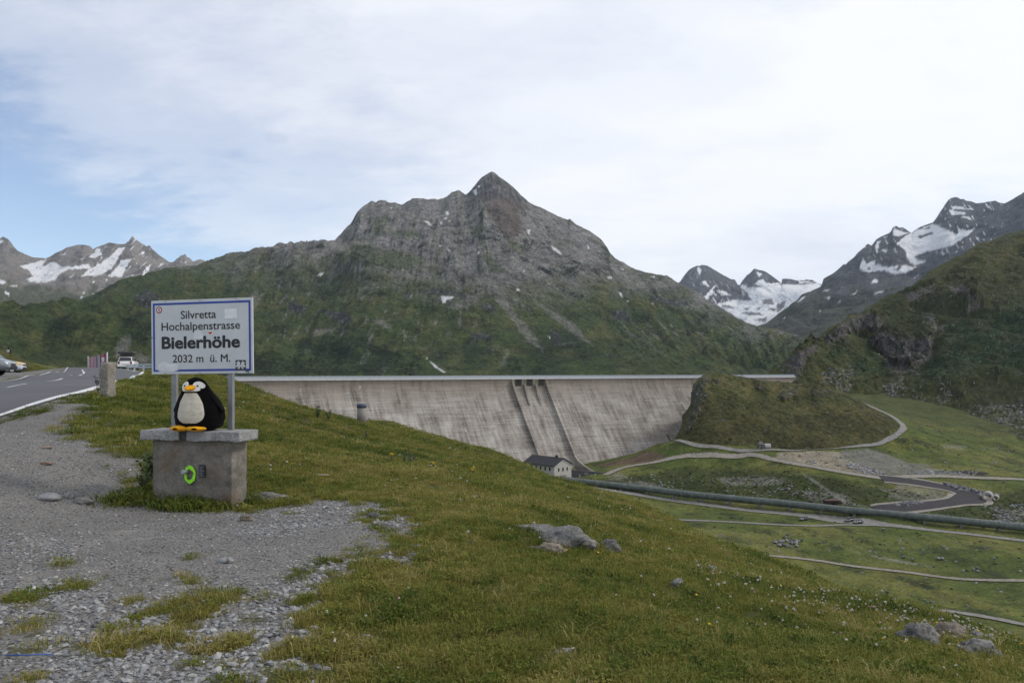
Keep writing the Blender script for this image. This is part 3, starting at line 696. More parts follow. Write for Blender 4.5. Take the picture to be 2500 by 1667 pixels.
def ray_hit(hf, u, v, d0, d1, n=1500):
    d = np.linspace(d0, d1, n)
    x = (u - 1250) / F * d; z = EYE + (HZ - v) / F * d
    h = hf(x, d)
    idx = np.where(z <= h)[0]
    i = idx[0] if len(idx) else n - 1
    if i > 0:
        a = z[i - 1] - h[i - 1]; b = h[i] - z[i]
        t = a / (a + b) if a + b > 1e-9 else 0
        dd = d[i - 1] + (d[i] - d[i - 1]) * t
    else: dd = d[i]
    xx = (u - 1250) / F * dd
    return np.array([xx, dd, float(hf(np.array([xx]), np.array([dd]))[0])])
def resample(pts, step):
    pts = np.array(pts); seg = np.linalg.norm(np.diff(pts[:, :2], axis=0), axis=1); L = np.concatenate([[0], np.cumsum(seg)])
    n = max(2, int(L[-1] / step) + 1); q = np.linspace(0, L[-1], n)
    out_ = np.stack([np.interp(q, L, pts[:, k]) for k in range(pts.shape[1])], 1)
    for _ in range(3):
        out_[1:-1] = 0.25 * out_[:-2] + 0.5 * out_[1:-1] + 0.25 * out_[2:]
    return out_
track_w = {}
flat = np.zeros_like(Xv)
for nm, (pl, w, mt_) in TRACKS.items():
    pts = resample([ray_hit(Vh, u, v, 150, 560) for u, v in pl], 2.5)
    track_w[nm] = pts
    sel = (D > 140) & (D < 600)
    dd = polydist(Xv[sel], D[sel], [tuple(p[:2]) for p in pts], closed=False)
    flat[sel] = np.maximum(flat[sel], sstep(w * 0.5 + 7, w * 0.5 + 1.0, dd))
Zv = Zv + Vrough(Xv, D) * (1 - flat)
uu, vv = PX(Xv, D, Zv)
nc = fbm(Xv / 3.2, D / 3.2, 4, 311); na = fbm(Xv / 32, D / 32, 4, 312); nf = fbm(Xv / 1.1, D / 1.1, 3, 313)
col = mixc(np.broadcast_to(np.array([0.066, 0.086, 0.019]), Xv.shape + (3,)).copy(), np.array([0.118, 0.118, 0.030]), sstep(-0.2, 0.35, na + 0.4 * nc))
col = mixc(col, np.array([0.030, 0.040, 0.013]), sstep(0.05, 0.5, fbm(Xv / 14, D / 14, 4, 314) + 0.4 * nf))
dkp = blobs(uu, vv, [[(1480, 1180), (1520, 1165), (1700, 1140), (1900, 1150), (2050, 1170), (2200, 1195), (2280, 1215), (2200, 1228), (2060, 1240), (1840, 1215), (1640, 1200)], [(2080, 1250), (2360, 1225), (2560, 1180), (2600, 1290), (2400, 1275)]], 14, 30, 315, 10)
col = mixc(col, np.array([0.028, 0.036, 0.012]), dkp * 0.75)
rkp = blobs(uu, vv, [[(1500, 1185), (1560, 1172), (1620, 1185), (1600, 1200), (1520, 1195)], [(1750, 1168), (1860, 1162), (1930, 1170), (1900, 1185), (1780, 1185)], [(1940, 1195), (2060, 1205), (2090, 1228), (1990, 1225)], [(2190, 1178), (2260, 1185), (2330, 1205), (2350, 1215), (2250, 1225), (2170, 1215)],
                     [(2430, 1245), (2500, 1240), (2560, 1290), (2440, 1285)], [(1480, 1158), (1510, 1150), (1540, 1170), (1490, 1175)], [(2300, 1085), (2365, 1088), (2350, 1096), (2310, 1094)]], 8, 10, 316, 4)
col = mixc(col, np.array([0.17, 0.158, 0.142]), rkp * sstep(-0.25, 0.2, nf + 0.5 * nc) * 0.8)
dirt = blobs(uu, vv, [[(1900, 1105), (1990, 1100), (2050, 1103), (2065, 1120), (2110, 1140), (2160, 1160), (2060, 1150), (1960, 1133), (1890, 1118)]], 5, 12, 317, 2)
col = mixc(col, np.array([0.24, 0.20, 0.155]), dirt * (0.8 + 0.5 * nc))
gravel2 = blobs(uu, vv, [[(2050, 1100), (2120, 1095), (2170, 1110), (2220, 1130), (2280, 1136), (2240, 1140), (2330, 1150), (2380, 1162), (2160, 1164), (2110, 1140), (2065, 1118)]], 6, 14, 318, 4)
col = mixc(col, np.array([0.155, 0.145, 0.135]), gravel2 * (0.75 + 0.5 * nc))
hay = blobs(uu, vv, [[(1440, 1136), (1480, 1130), (1540, 1115), (1590, 1100), (1620, 1110), (1625, 1122), (1560, 1133), (1480, 1138)]], 3, 8, 319, 2)
col = mixc(col, np.array([0.105, 0.072, 0.05]), hay * (0.9 + 0.4 * nc))
pitd = blobs(uu, vv, [[(2320, 1150), (2370, 1147), (2420, 1155), (2400, 1160), (2340, 1156)]], 3, 8, 320, 2)
col = mixc(col, np.array([0.03, 0.026, 0.022]), pitd)
path2 = blobs(uu, vv, [[(1950, 1150), (1990, 1172), (2030, 1200), (2080, 1228), (2140, 1240), (2060, 1230), (2010, 1195), (1985, 1175)], [(2140, 1192), (2180, 1195), (2160, 1200)], [(2080, 1345), (2200, 1368), (2290, 1385), (2190, 1372)]], 3, 8, 321, 1.5)
col = mixc(col, np.array([0.20, 0.19, 0.165]), path2 * 0.7)
col = mixc(col, np.array([0.21, 0.195, 0.18]), sstep(0.46, 0.55, nf + 0.25 * na) * 0.6)
col = mixc(col, np.array([0.046, 0.054, 0.018]), sstep(425, 500, D + 30 * na) * 0.75)
SHRUB_SPOTS += [(np.stack([Xv, D, Zv], -1), (dkp * 0.8 + 0.06) * (1 - flat) * (D > 180) * (D < 470) * (dam_side(Xv, D) > 30), 2600, 0.25, 0.9)]
me = grid_mesh('valley_ground', np.stack([Xv, D, Zv], -1), col)
MT_VAL = terrain_mat('valley_turf', 0.9, 0.13, 0.48, 0.9, 0.6)
me.materials.append(MT_VAL)
tag(link(bpy.data.objects.new('valley_ground', me)), kind='structure')

def track_mat(name, c, var, turf=True):
    m, t, b = new_mat(name)
    ge = N('ShaderNodeNewGeometry', t)
    a = noise(t, ge.outputs['Position'], 0.5, 6, 0.7)
    t.links.new(ramp(t, a, [(0.3, tuple(x * (1 - var) for x in c)), (0.7, tuple(x * (1 + var) for x in c))]), b.inputs['Base Color'])
    if turf:
        rp = b.inputs['Base Color'].links[0].from_socket
        ed = N('ShaderNodeAttribute', t); ed.attribute_name = 'edge'
        n2_ = noise(t, ge.outputs['Position'], 0.9, 5, 0.7)
        f_ = ramp(t, mathn(t, 'ADD', ed.outputs['Fac'], mathn(t, 'MULTIPLY', mathn(t, 'SUBTRACT', n2_, 0.5), 1.5)), [(0.72, (0,) * 3), (0.9, (1,) * 3)])
        mt2 = N('ShaderNodeMix', t, data_type='RGBA'); t.links.new(f_, mt2.inputs[0]); t.links.new(rp, mt2.inputs[6]); mt2.inputs[7].default_value = (0.062, 0.064, 0.02, 1)
        t.links.new(mt2.outputs[2], b.inputs['Base Color'])
    b.inputs['Roughness'].default_value = 0.95; b.inputs['Specular IOR Level'].default_value = 0.2
    return m
TM = {'track_grey': track_mat('grey_gravel_track', (0.20, 0.19, 0.175), 0.3), 'track_pale': track_mat('pale_gravel_track', (0.235, 0.212, 0.18), 0.28), 'asphalt_new': track_mat('fresh_asphalt', (0.045, 0.042, 0.044), 0.2, False)}
for k, (nm, (pl, w, mt_)) in enumerate(TRACKS.items()):
    pts = track_w[nm]
    tg = np.gradient(pts[:, :2], axis=0); tg /= np.linalg.norm(tg, axis=1, keepdims=True) + 1e-9
    nn = np.stack([-tg[:, 1], tg[:, 0]], 1)
    L = np.arange(len(pts))
    wv = w * (1 + 0.18 * fbm(L / 4.0, L * 0 + k, 3, 331))[:, None]
    if nm == 'pipeline_road':
        wv = wv + 7.0 * np.exp(-((1250 + pts[:, 0] / pts[:, 1] * F - 2075) / 75.0) ** 2)[:, None]
    if nm == 'asphalt_bend':
        wv = wv + 4.5 * np.exp(-((1250 + pts[:, 0] / pts[:, 1] * F - 2372) / 26.0) ** 2)[:, None]
    rows = []
    for q in np.linspace(-0.5, 0.5, 9):
        xy = pts[:, :2] + nn * wv * q * (1.12 if mt_ != 'asphalt_new' else 1.0)
        z = Vh(xy[:, 0], xy[:, 1]) + 0.16 + 0.012 * k
        if nm == 'knoll_road': z += 0.1
        rows.append(np.concatenate([xy, z[:, None]], 1))
    ev = np.repeat(np.abs(np.linspace(-1, 1, 9)), len(pts))
    if nm == 'meadow_track': ev = np.maximum(ev, 0.85 * (ev < 0.2))
    me = grid_mesh(nm, np.array(rows), None, True, {'edge': ev}); me.materials.append(TM[mt_])
    tag(link(bpy.data.objects.new(nm, me)), kind='structure')
    if nm == 'asphalt_bend':
        for sgn, nm2 in ((-1, 'gravel_verge'), (1, 'gravel_verge')):
            rows = []
            for q in (0.49, 0.72):
                xy = pts[:, :2] + nn * wv * q * sgn
                rows.append(np.concatenate([xy, (Vh(xy[:, 0], xy[:, 1]) + 0.12 + 0.012 * k)[:, None]], 1))
            me = grid_mesh(nm2, np.array(rows)); me.materials.append(TM['track_pale'])
            tag(link(bpy.data.objects.new(nm2, me)), kind='structure')

# ---- the knoll in front of the right half of the dam
skyK = [(1650, 1076), (1658, 1066), (1664, 1052), (1666, 1012), (1676, 1002), (1686, 994), (1687, 964), (1692, 939), (1700, 928), (1714, 918), (1723, 913), (1745, 912), (1773, 914), (1798, 919), (1829, 923), (1857, 928), (1868, 927), (1900, 930), (1938, 935), (1965, 937), (1994, 942), (2020, 946), (2045, 953), (2078, 967), (2109, 984), (2146, 1004), (2177, 1022), (2196, 1040), (2201, 1050), (2206, 1062)]
skyK = withd(skyK, [(1650, 424), (1665, 440), (1700, 462), (1760, 476), (1900, 486), (2050, 480), (2150, 452), (2200, 428)])
baseK = withd([(1650, 1082), (1680, 1086), (1745, 1096), (1829, 1103), (1924, 1102), (2036, 1097), (2132, 1089), (2175, 1075), (2196, 1062), (2206, 1066)], [(1650, 412), (1745, 399), (1924, 397), (2036, 402), (2132, 409), (2206, 422)])
def disp_K(x, y, z, t, u):
    _, v = PX(x, y, z)
    w = np.clip(t * 5, 0, 1) * (0.25 + 0.75 * np.clip((1 - t) * 5, 0, 1)) * sstep(1655, 1690, u) * sstep(2206, 2170, u)
    cl = blobs(u, v, CLIFF_K, 5, 10, 401, 4)
    return w * (fbm(x / 30, y / 30, 4, 402) * 4 + fbm(x / 7, y / 7, 4, 403) * 0.8 + cl * ridged(x / 4, z / 6, 4, 404) * 1.6), -cl * w * (1.0 + 2.2 * ridged(x / 7, z / 5, 4, 405))
CLIFF_K = [[(1684, 1000), (1690, 940), (1712, 920), (1740, 925), (1720, 950), (1735, 965), (1715, 990), (1700, 1030), (1690, 1050), (1670, 1060)], [(1735, 925), (1765, 924), (1755, 938), (1738, 936)], [(1900, 965), (1920, 945), (1950, 950), (1945, 965), (1915, 975)], [(1980, 960), (1990, 945), (2030, 950), (2050, 962), (1990, 970)], [(1840, 935), (1860, 935), (1858, 955), (1846, 952)]]
co, uu, vv, T = loft(skyK, baseK, 1650, 2206, 420, 170, lambda t, u: np.sin(np.clip(t, 0, 1) * np.pi / 2) ** 0.9, disp_K, 45, 6)
nc = fbm(uu / 6, vv / 4.5, 4, 411); na = fbm(uu / 40, vv / 26, 4, 412); nf = fbm(uu / 2.6, vv / 2.0, 3, 413)
col = mixc(np.broadcast_to(np.array([0.050, 0.054, 0.016]), co.shape).copy(), np.array([0.082, 0.074, 0.024]), sstep(-0.1, 0.4, na + 0.4 * nc + sstep(985, 925, vv) * 0.35))
col = mixc(col, np.array([0.058, 0.052, 0.020]), sstep(960, 1030, vv + 30 * na) * 0.55)
col = mixc(col, np.array([0.024, 0.031, 0.011]), sstep(0.1, 0.5, fbm(uu / 16, vv / 9, 4, 414) + 0.3 * nf))
cl = blobs(uu, vv, CLIFF_K, 6, 8, 415, 3)
rk = mixc(np.broadcast_to(np.array([0.125, 0.115, 0.105]), co.shape), np.array([0.035, 0.034, 0.03]), sstep(-0.2, 0.3, nf + 0.5 * nc))
col = mixc(col, rk, cl * sstep(-0.15, 0.2, nc) * 0.85)
col = mixc(col, np.array([0.19, 0.18, 0.17]), sstep(0.42, 0.52, nf + 0.25 * nc) * 0.7)
SHRUB_SPOTS += [(co, 0.3 + 0 * cl, 900, 0.3, 0.9)]
ROCK_SPOTS += [(co, 0.15 + cl, 260, 0.25, 0.8)]
me = grid_mesh('knoll', co, col); me.materials.append(MT_NEAR)
tag(link(bpy.data.objects.new('knoll', me)), kind='structure')

# ================================================================== NEAR MEADOW
pn = [P(*q) for q in [
    (0, 1667, 4.05), (600, 1667, 4.08), (1250, 1667, 4.1), (1900, 1667, 4.25), (2500, 1667, 5.0), (2500, 1580, 7.0), (2300, 1525, 8.2), (2200, 1490, 8.9), (2000, 1440, 10.7), (1900, 1395, 12.4), (1800, 1345, 14.3), (1700, 1305, 16.8), (1600, 1265, 19.1), (1500, 1215, 23.4), (1400, 1185, 27.3), (1300, 1155, 32),
    (1250, 1127, 36.5), (1150, 1087, 41.5), (1060, 1062, 44.6), (960, 1034, 42.5), (883, 1031, 34), (800, 1021, 35.5), (700, 986, 39), (570, 936, 42),
    (480, 1220, 9.75), (620, 1222, 9.9), (250, 1240, 9.0), (0, 1100, 10.4), (258, 962, 19), (0, 1020, 15.3), (0, 1250, 8.2), (900, 1250, 9.0), (1250, 1300, 8.35), (1250, 1200, 13.6), (800, 1120, 15.4), (800, 1062, 24.0), (1000, 1100, 21.8), (1400, 1310, 9.3), (1700, 1400, 8.6), (2000, 1550, 6.3), (2250, 1570, 6.2),
    (1250, 1450, 5.8), (600, 960, 30), (650, 1050, 20), (430, 935, 28), (480, 1000, 20.5), (1150, 1140, 24), (1500, 1250, 17), (1650, 1310, 13.5), (1850, 1410, 10),
    (0, 1018, 15.5), (100, 991, 16.2), (200, 961, 19), (258, 946, 21.7), (300, 929, 30), (340, 917, 43), (358, 910, 60), (330, 905, 80), (250, 899, 82), (180, 897, 82), (0, 950, 25.6), (65, 938, 29), (110, 932, 32.6), (152, 925, 36.6), (190, 918, 42), (205, 913, 51), (205, 908, 65),
    (65, 921, 37), (100, 910, 52), (160, 897.5, 80), (0, 930, 36), (30, 913, 80), (0, 915, 72), (-200, 930, 36), (-100, 914, 78), (100, 905, 84), (-200, 1080, 14), (-400, 950, 30)]]
pn += [np.array(q, float) for q in [(-14, 0, 0.7), (-30, 10, 1.0), (0, -12, 0.05), (7, 0, -0.5), (16, 4, -1.6), (-45, 45, 1.5), (-56, 100, 1.6), (-75, 105, 1.6), (-60, 110, 1.5), (-60, 20, 1.2), (-25, 60, 1.75)]]
N_raw = TPS(pn, 2e-6)
EDGE = [tuple(P(*q)[:2]) for q in [(-700, 897, 112), (130, 897, 112), (160, 897, 86), (250, 899, 84), (330, 905, 82), (400, 910, 74), (480, 920, 58), (570, 936, 42.5), (700, 986, 39.5), (800, 1021, 37), (883, 1031, 36), (960, 1034, 43), (1060, 1062, 45), (1150, 1087, 42), (1250, 1127, 37), (1300, 1155, 32.4), (1400, 1185, 27.6), (1500, 1215, 23.7), (1600, 1265, 19.3),
                                     (1700, 1305, 17), (1800, 1345, 14.5), (1900, 1395, 12.6), (2000, 1440, 10.9), (2200, 1490, 9.0), (2300, 1525, 8.3), (2500, 1580, 7.1)]] + [(9, 2), (10, -15), (-80, -15), (-110, 30)]
ROAD_R = [(-500, 1140, 13), (-200, 1072, 14), (0, 1016, 15.4), (100, 989, 16.4), (200, 960, 19), (258, 945, 21.7), (300, 928.5, 30), (340, 916.5, 43), (358, 909.5, 60), (350, 906.5, 72), (325, 905, 80), (280, 903.5, 84), (250, 900, 86)]
ROAD_L = [(-500, 960, 26), (-200, 940, 30), (-60, 934, 33), (30, 926, 36), (65, 920.5, 38.5), (100, 910, 50), (130, 903, 63), (150, 899, 76), (162, 897, 86)]
def rtop(r): return [P(*q) for q in r]
def Nh(x, y, drop=True):
    x = np.asarray(x, float); y = np.asarray(y, float)
    z = N_raw(x, y)
    # grassy mound beyond the road on the left
    z = z + sstep(82, 97, y) * (3.6 * sstep(-0.583, -0.70, x / np.maximum(y, 1.0)))
    if drop:
        ins = inpoly(x, y, EDGE)
        s_ = np.where(ins, 0.0, polydist(x, y, EDGE))
        z = z - 0.62 * s_ * s_ / (s_ + 2.5)
    return z
th = np.radians(np.linspace(-86, 78, 430))
rr = np.concatenate([[0.3, 0.8, 1.4], np.geomspace(2.0, 150, 350)])
TH, RR = np.meshgrid(th, rr)
Xn, Yn = RR * np.sin(TH), RR * np.cos(TH)
Zs = Nh(Xn, Yn)
def hitN(u, v): return ray_hit(Nh, u, v, 2.5, 95, 2500)
# --- gravel area by the sign (outline read off the photograph, laid on the ground)
gpx = [(-400, 1130), (-100, 1062), (60, 1015), (150, 985), (225, 985), (170, 1035), (195, 1075), (290, 1112), (335, 1150), (325, 1185), (350, 1205), (420, 1226), (520, 1240), (620, 1248), (700, 1238), (800, 1218), (900, 1232), (985, 1275), (960, 1320), (840, 1370), (760, 1405), (700, 1470), (660, 1560), (600, 1667)]
GPOLY = [tuple(hitN(u, v)[:2]) for u, v in gpx] + [(-1.2, 2.0), (-10, 1.0), (-25, 8)]
TUFTPX = [(600, 1160, 330), (0, 0, 0)]
def gravel_mask(x, y):
    """1 = bare gravel, 0 = turf"""
    d = polydist(x, y, GPOLY); d = np.where(inpoly(x, y, GPOLY), d, -d)
    n1_ = fbm(x / 0.62, y / 0.62, 4, 501); n2_ = fbm(x / 0.2, y / 0.2, 3, 502); n3_ = fbm(x / 3.0, y / 3.0, 3, 503)
    # turf and stones mingle: bare in the middle of the lay-by, patchy towards its rim and in front of the camera
    p_ = sstep(-1.25, 1.25, d + 0.3 * n1_)
    front = sstep(7.8, 5.6, y) * sstep(-7.5, -3.6, x - 0.2 * y)
    p_ = np.minimum(p_, 1 - 0.42 * front)
    base = sstep(-0.10, 0.12, p_ - 0.46 - 0.62 * n1_ - 0.45 * n2_) * (d > -1.3)
    # worn spots in the turf
    worn = sstep(0.40, 0.52, n1_ * 0.6 + 0.5 * n2_ + 0.15 * n3_) * 0.8 * sstep(14, 9, y)
    return np.maximum(base, worn * (d < 0))
GR = gravel_mask(Xn, Yn)
road_poly = [tuple(p[:2]) for p in rtop(ROAD_R)] + [tuple(p[:2]) for p in reversed(rtop(ROAD_L))]
rd = polydist(Xn, Yn, road_poly); rd = np.where(inpoly(Xn, Yn, road_poly), rd, -rd)
apron = [tuple(p[:2]) for p in rtop([(-500, 955, 27), (-60, 934, 33), (65, 920.5, 38.5), (100, 910, 50), (140, 901, 68), (150, 899, 80), (110, 902, 84), (60, 909, 82), (0, 913, 80), (-300, 916, 76)])]
ap = soft(Xn, Yn, apron, 0.6)
verge = sstep(-0.55, -0.05, rd)
GR = np.maximum(GR, np.maximum(ap, verge * 0.9))
rough = 1 - sstep(-0.6, 0.1, rd)
Zn = Zs + rough * (fbm(Xn / 1.7, Yn / 1.7, 4, 511) * 0.07 * (1 - GR * 0.7) + fbm(Xn / 0.35, Yn / 0.35, 3, 512) * 0.025 + fbm(Xn / 7, Yn / 7, 3, 513) * 0.16 * sstep(6, 14, RR) * (1 - GR))
Zn = Zn - sstep(0.25, 0.9, rd) * 0.10
def Nz(x, y):
    """meadow surface including its small bumps (for things that stand on it)"""
    x = np.asarray(x, float); y = np.asarray(y, float)
    r_ = np.hypot(x, y)
    d_ = polydist(x, y, road_poly); d_ = np.where(inpoly(x, y, road_poly), d_, -d_)
    g_ = gravel_mask(x, y)
    return Nh(x, y) + (1 - sstep(-0.6, 0.1, d_)) * (fbm(x / 1.7, y / 1.7, 4, 511) * 0.07 * (1 - g_ * 0.7) + fbm(x / 0.35, y / 0.35, 3, 512) * 0.025 + fbm(x / 7, y / 7, 3, 513) * 0.16 * sstep(6, 14, r_) * (1 - g_))
me = grid_mesh('meadow_ground', np.stack([Xn, Yn, Zn], -1), None, True, {'gravel': GR})
def meadow_mat():
    m, t, b = new_mat('meadow_soil_and_gravel')
    ge = N('ShaderNodeNewGeometry', t)
    at = N('ShaderNodeAttribute', t); at.attribute_name = 'gravel'
    pos = ge.outputs['Position']
    a = noise(t, pos, 55, 5, 0.7); c = noise(t, pos, 9, 5, 0.65); e = noise(t, pos, 1.1, 4, 0.6)
    vo = N('ShaderNodeTexVoronoi', t); vo.inputs['Scale'].default_value = 42; t.links.new(pos, vo.inputs['Vector'])
    vo2 = N('ShaderNodeTexVoronoi', t); vo2.inputs['Scale'].default_value = 110; t.links.new(pos, vo2.inputs['Vector'])
    stone = ramp(t, mathn(t, 'ADD', mathn(t, 'MULTIPLY', vo.outputs['Distance'], 0.6), mathn(t, 'MULTIPLY', a, 0.5)), [(0.25, (0.30, 0.29, 0.28)), (0.5, (0.19, 0.182, 0.172)), (0.72, (0.06, 0.057, 0.053))])
    sand = ramp(t, mathn(t, 'ADD', mathn(t, 'MULTIPLY', a, 0.5), mathn(t, 'MULTIPLY', e, 0.5)), [(0.36, (0.115, 0.108, 0.098)), (0.5, (0.185, 0.173, 0.155)), (0.64, (0.27, 0.255, 0.23))])
    mg = N('ShaderNodeMix', t, data_type='RGBA'); t.links.new(ramp(t, c, [(0.42, (0,) * 3), (0.68, (1,) * 3)]), mg.inputs[0])
    t.links.new(stone, mg.inputs[6]); t.links.new(sand, mg.inputs[7])
    tur = ramp(t, mathn(t, 'ADD', mathn(t, 'MULTIPLY', a, 0.5), mathn(t, 'MULTIPLY', c, 0.5)), [(0.3, (0.030, 0.032, 0.012)), (0.5, (0.062, 0.060, 0.020)), (0.7, (0.10, 0.085, 0.034))])
    mm = N('ShaderNodeMix', t, data_type='RGBA'); t.links.new(at.outputs['Fac'], mm.inputs[0])
    t.links.new(tur, mm.inputs[6]); t.links.new(mg.outputs[2], mm.inputs[7])
    t.links.new(mm.outputs[2], b.inputs['Base Color'])
    b.inputs['Roughness'].default_value = 0.95; b.inputs['Specular IOR Level'].default_value = 0.15
    bn = N('ShaderNodeBump', t); bn.inputs['Strength'].default_value = 0.7; bn.inputs['Distance'].default_value = 0.02
    t.links.new(mathn(t, 'ADD', mathn(t, 'MULTIPLY', vo.outputs['Distance'], -0.7), a), bn.inputs['Height']); t.links.new(bn.outputs[0], b.inputs['Normal'])
    return m
me.materials.append(meadow_mat())
tag(link(bpy.data.objects.new('meadow_ground', me)), kind='structure')

# ---- the pass road
def strip_between(A, B, n, m_, dz):
    def rs(pl):
        pl = np.array(pl); L = np.concatenate([[0], np.cumsum(np.linalg.norm(np.diff(pl[:, :2], axis=0), axis=1))]); q = np.linspace(0, L[-1], n)
        o = np.stack([np.interp(q, L, pl[:, k]) for k in range(2)], 1)
        return o
    a = rs(A); b = rs(B); rows = []
    for k in np.linspace(0, 1, m_):
        xy = a * (1 - k) + b * k
        rows.append(np.concatenate([xy, (Nh(xy[:, 0], xy[:, 1], False) + dz)[:, None]], 1))
    return np.array(rows)
def road_mat():
    m, t, b = new_mat('worn_asphalt')
    ge = N('ShaderNodeNewGeometry', t)
    a = noise(t, ge.outputs['Position'], 60, 5, 0.75); c = noise(t, ge.outputs['Position'], 0.35, 5, 0.6)
    t.links.new(ramp(t, mathn(t, 'ADD', mathn(t, 'MULTIPLY', a, 0.45), mathn(t, 'MULTIPLY', c, 0.55)), [(0.3, (0.062, 0.060, 0.063)), (0.55, (0.088, 0.085, 0.088)), (0.75, (0.115, 0.108, 0.105))]), b.inputs['Base Color'])
    b.inputs['Roughness'].default_value = 0.8
    return m
me = grid_mesh('road', strip_between(rtop(ROAD_R), rtop(ROAD_L), 420, 60, 0.012)); me.materials.append(road_mat())
ROAD = tag(link(bpy.data.objects.new('road', me)), kind='structure')
WPAINT = plain('road_paint', (0.62, 0.62, 0.60), 0.7, 0, 0.25, 6)
def edge_line(pl, off0, off1, dz, nm, mat):
    pl = resample(np.array(rtop(pl)), 0.5)
    tg = np.gradient(pl[:, :2], axis=0); tg /= np.linalg.norm(tg, axis=1, keepdims=True) + 1e-9
    nn = np.stack([-tg[:, 1], tg[:, 0]], 1); rows = []
    for o in (off0, 0.5 * (off0 + off1), off1):
        xy = pl[:, :2] + nn * o
        rows.append(np.concatenate([xy, (Nh(xy[:, 0], xy[:, 1], False) + dz)[:, None]], 1))
    me_ = grid_mesh(nm, np.array(rows)); me_.materials.append(mat)
    return link(bpy.data.objects.new(nm, me_), ROAD)
edge_line(ROAD_R, 0.02, 0.24, 0.020, 'edge_line', WPAINT)
edge_line(ROAD_L[1:], -0.35, -0.43, 0.06, 'edge_line', WPAINT)
for a, b in [((-60, 964, 23.2), (-150, 985, 20.5)), ((0, 950.5, 25.6), (65, 938.5, 29)), ((112, 931.5, 32.8), (152, 925, 36.6)), ((172, 922.0, 38.8), (184, 919.5, 41)), ((193, 917.3, 43.2), (200, 915.2, 46.5)), ((203, 913.2, 50.5), (205.5, 911.2, 55)), ((206, 909.4, 60), (205.5, 907, 66)), ((204, 904.5, 71), (201, 900, 77))]:
    edge_line([a, b], -0.055, 0.055, 0.028, 'centre_dash', WPAINT)
# ================================================================== DAM
def dam_mat(name, wet=0.0):
    m, t, b = new_mat(name)
    ge = N('ShaderNodeNewGeometry', t)
    dp = N('ShaderNodeVectorMath', t, operation='DOT_PRODUCT'); t.links.new(ge.outputs['Position'], dp.inputs[0]); dp.inputs[1].default_value = (DE[0], DE[1], 0)
    sp = N('ShaderNodeSeparateXYZ', t); t.links.new(ge.outputs['Position'], sp.inputs[0])
    S_, Z_ = dp.outputs['Value'], sp.outputs[2]
    def vec(ks, kz):
        c = N('ShaderNodeCombineXYZ', t); t.links.new(mathn(t, 'MULTIPLY', S_, ks), c.inputs[0]); t.links.new(mathn(t, 'MULTIPLY', Z_, kz), c.inputs[1]); return c.outputs[0]
    strk = noise(t, vec(0.42, 0.05), 1.0, 7, 0.7)
    hor = noise(t, vec(0.05, 1.3), 1.0, 5, 0.7)
    blot = noise(t, vec(0.07, 0.10), 1.0, 7, 0.62)
    fine = noise(t, vec(1.6, 1.6), 1.0, 5, 0.7)
    lift = N('ShaderNodeTexWave', t); lift.wave_type = 'BANDS'; lift.bands_direction = 'Y'
    t.links.new(vec(0, 1.0), lift.inputs['Vector']); lift.inputs['Scale'].default_value = 0.105; lift.inputs['Distortion'].default_value = 0.15
    k = mathn(t, 'ADD', mathn(t, 'ADD', mathn(t, 'MULTIPLY', strk, 0.34), mathn(t, 'MULTIPLY', hor, 0.20)), mathn(t, 'ADD', mathn(t, 'MULTIPLY', blot, 0.30), mathn(t, 'MULTIPLY', fine, 0.16)))
    base = ramp(t, k, [(0.41, (0.110, 0.092, 0.074)), (0.47, (0.215, 0.190, 0.164)), (0.53, (0.325, 0.296, 0.266)), (0.60, (0.46, 0.43, 0.39))])
    # warm brown weathering in the upper third, breaking up downwards
    up_ = ramp(t, mathn(t, 'ADD', mathn(t, 'MULTIPLY', Z_, 0.036), mathn(t, 'MULTIPLY', mathn(t, 'ADD', strk, blot), 0.75)), [(0.20, (0,) * 3), (0.62, (1,) * 3)])
    mx1 = N('ShaderNodeMix', t, data_type='RGBA'); t.links.new(mathn(t, 'MULTIPLY', up_, 0.8), mx1.inputs[0]); t.links.new(base, mx1.inputs[6])
    t.links.new(ramp(t, k, [(0.36, (0.105, 0.082, 0.062)), (0.60, (0.24, 0.20, 0.16))]), mx1.inputs[7])
    # lime streaks
    lime = ramp(t, noise(t, vec(0.40, 0.045), 1.0, 7, 0.75), [(0.59, (0,) * 3), (0.64, (1,) * 3)])
    lime2 = ramp(t, noise(t, vec(0.12, 0.6), 1.0, 5, 0.7), [(0.45, (0,) * 3), (0.65, (1,) * 3)])
    mx2 = N('ShaderNodeMix', t, data_type='RGBA'); t.links.new(mathn(t, 'MULTIPLY', mathn(t, 'MULTIPLY', lime, lime2), 0.8), mx2.inputs[0]); t.links.new(mx1.outputs[2], mx2.inputs[6]); mx2.inputs[7].default_value = (0.62, 0.60, 0.57, 1)
    # dark pour joints
    jn = ramp(t, lift.outputs['Fac'], [(0.0, (0.88,) * 3), (0.04, (1,) * 3)])
    mx3 = N('ShaderNodeMix', t, data_type='RGBA', blend_type='MULTIPLY'); mx3.inputs[0].default_value = 1; t.links.new(mx2.outputs[2], mx3.inputs[6]); t.links.new(jn, mx3.inputs[7])
    t.links.new(mx3.outputs[2], b.inputs['Base Color'])
    b.inputs['Roughness'].default_value = 0.9; b.inputs['Specular IOR Level'].default_value = 0.2
    bn = N('ShaderNodeBump', t); bn.inputs['Strength'].default_value = 0.5; bn.inputs['Distance'].default_value = 0.4
    t.links.new(k, bn.inputs['Height']); t.links.new(bn.outputs[0], b.inputs['Normal'])
    return m
M_DAM = dam_mat('weathered_dam_concrete')
M_FASC = plain('pale_concrete', (0.50, 0.50, 0.49), 0.85, 0, 0.15, 0.6)
M_SHADEC = plain('painted_shade_concrete', (0.085, 0.08, 0.076), 0.7, 0, 0.4, 0.7)  # dark tone puts the shade of openings into the colour
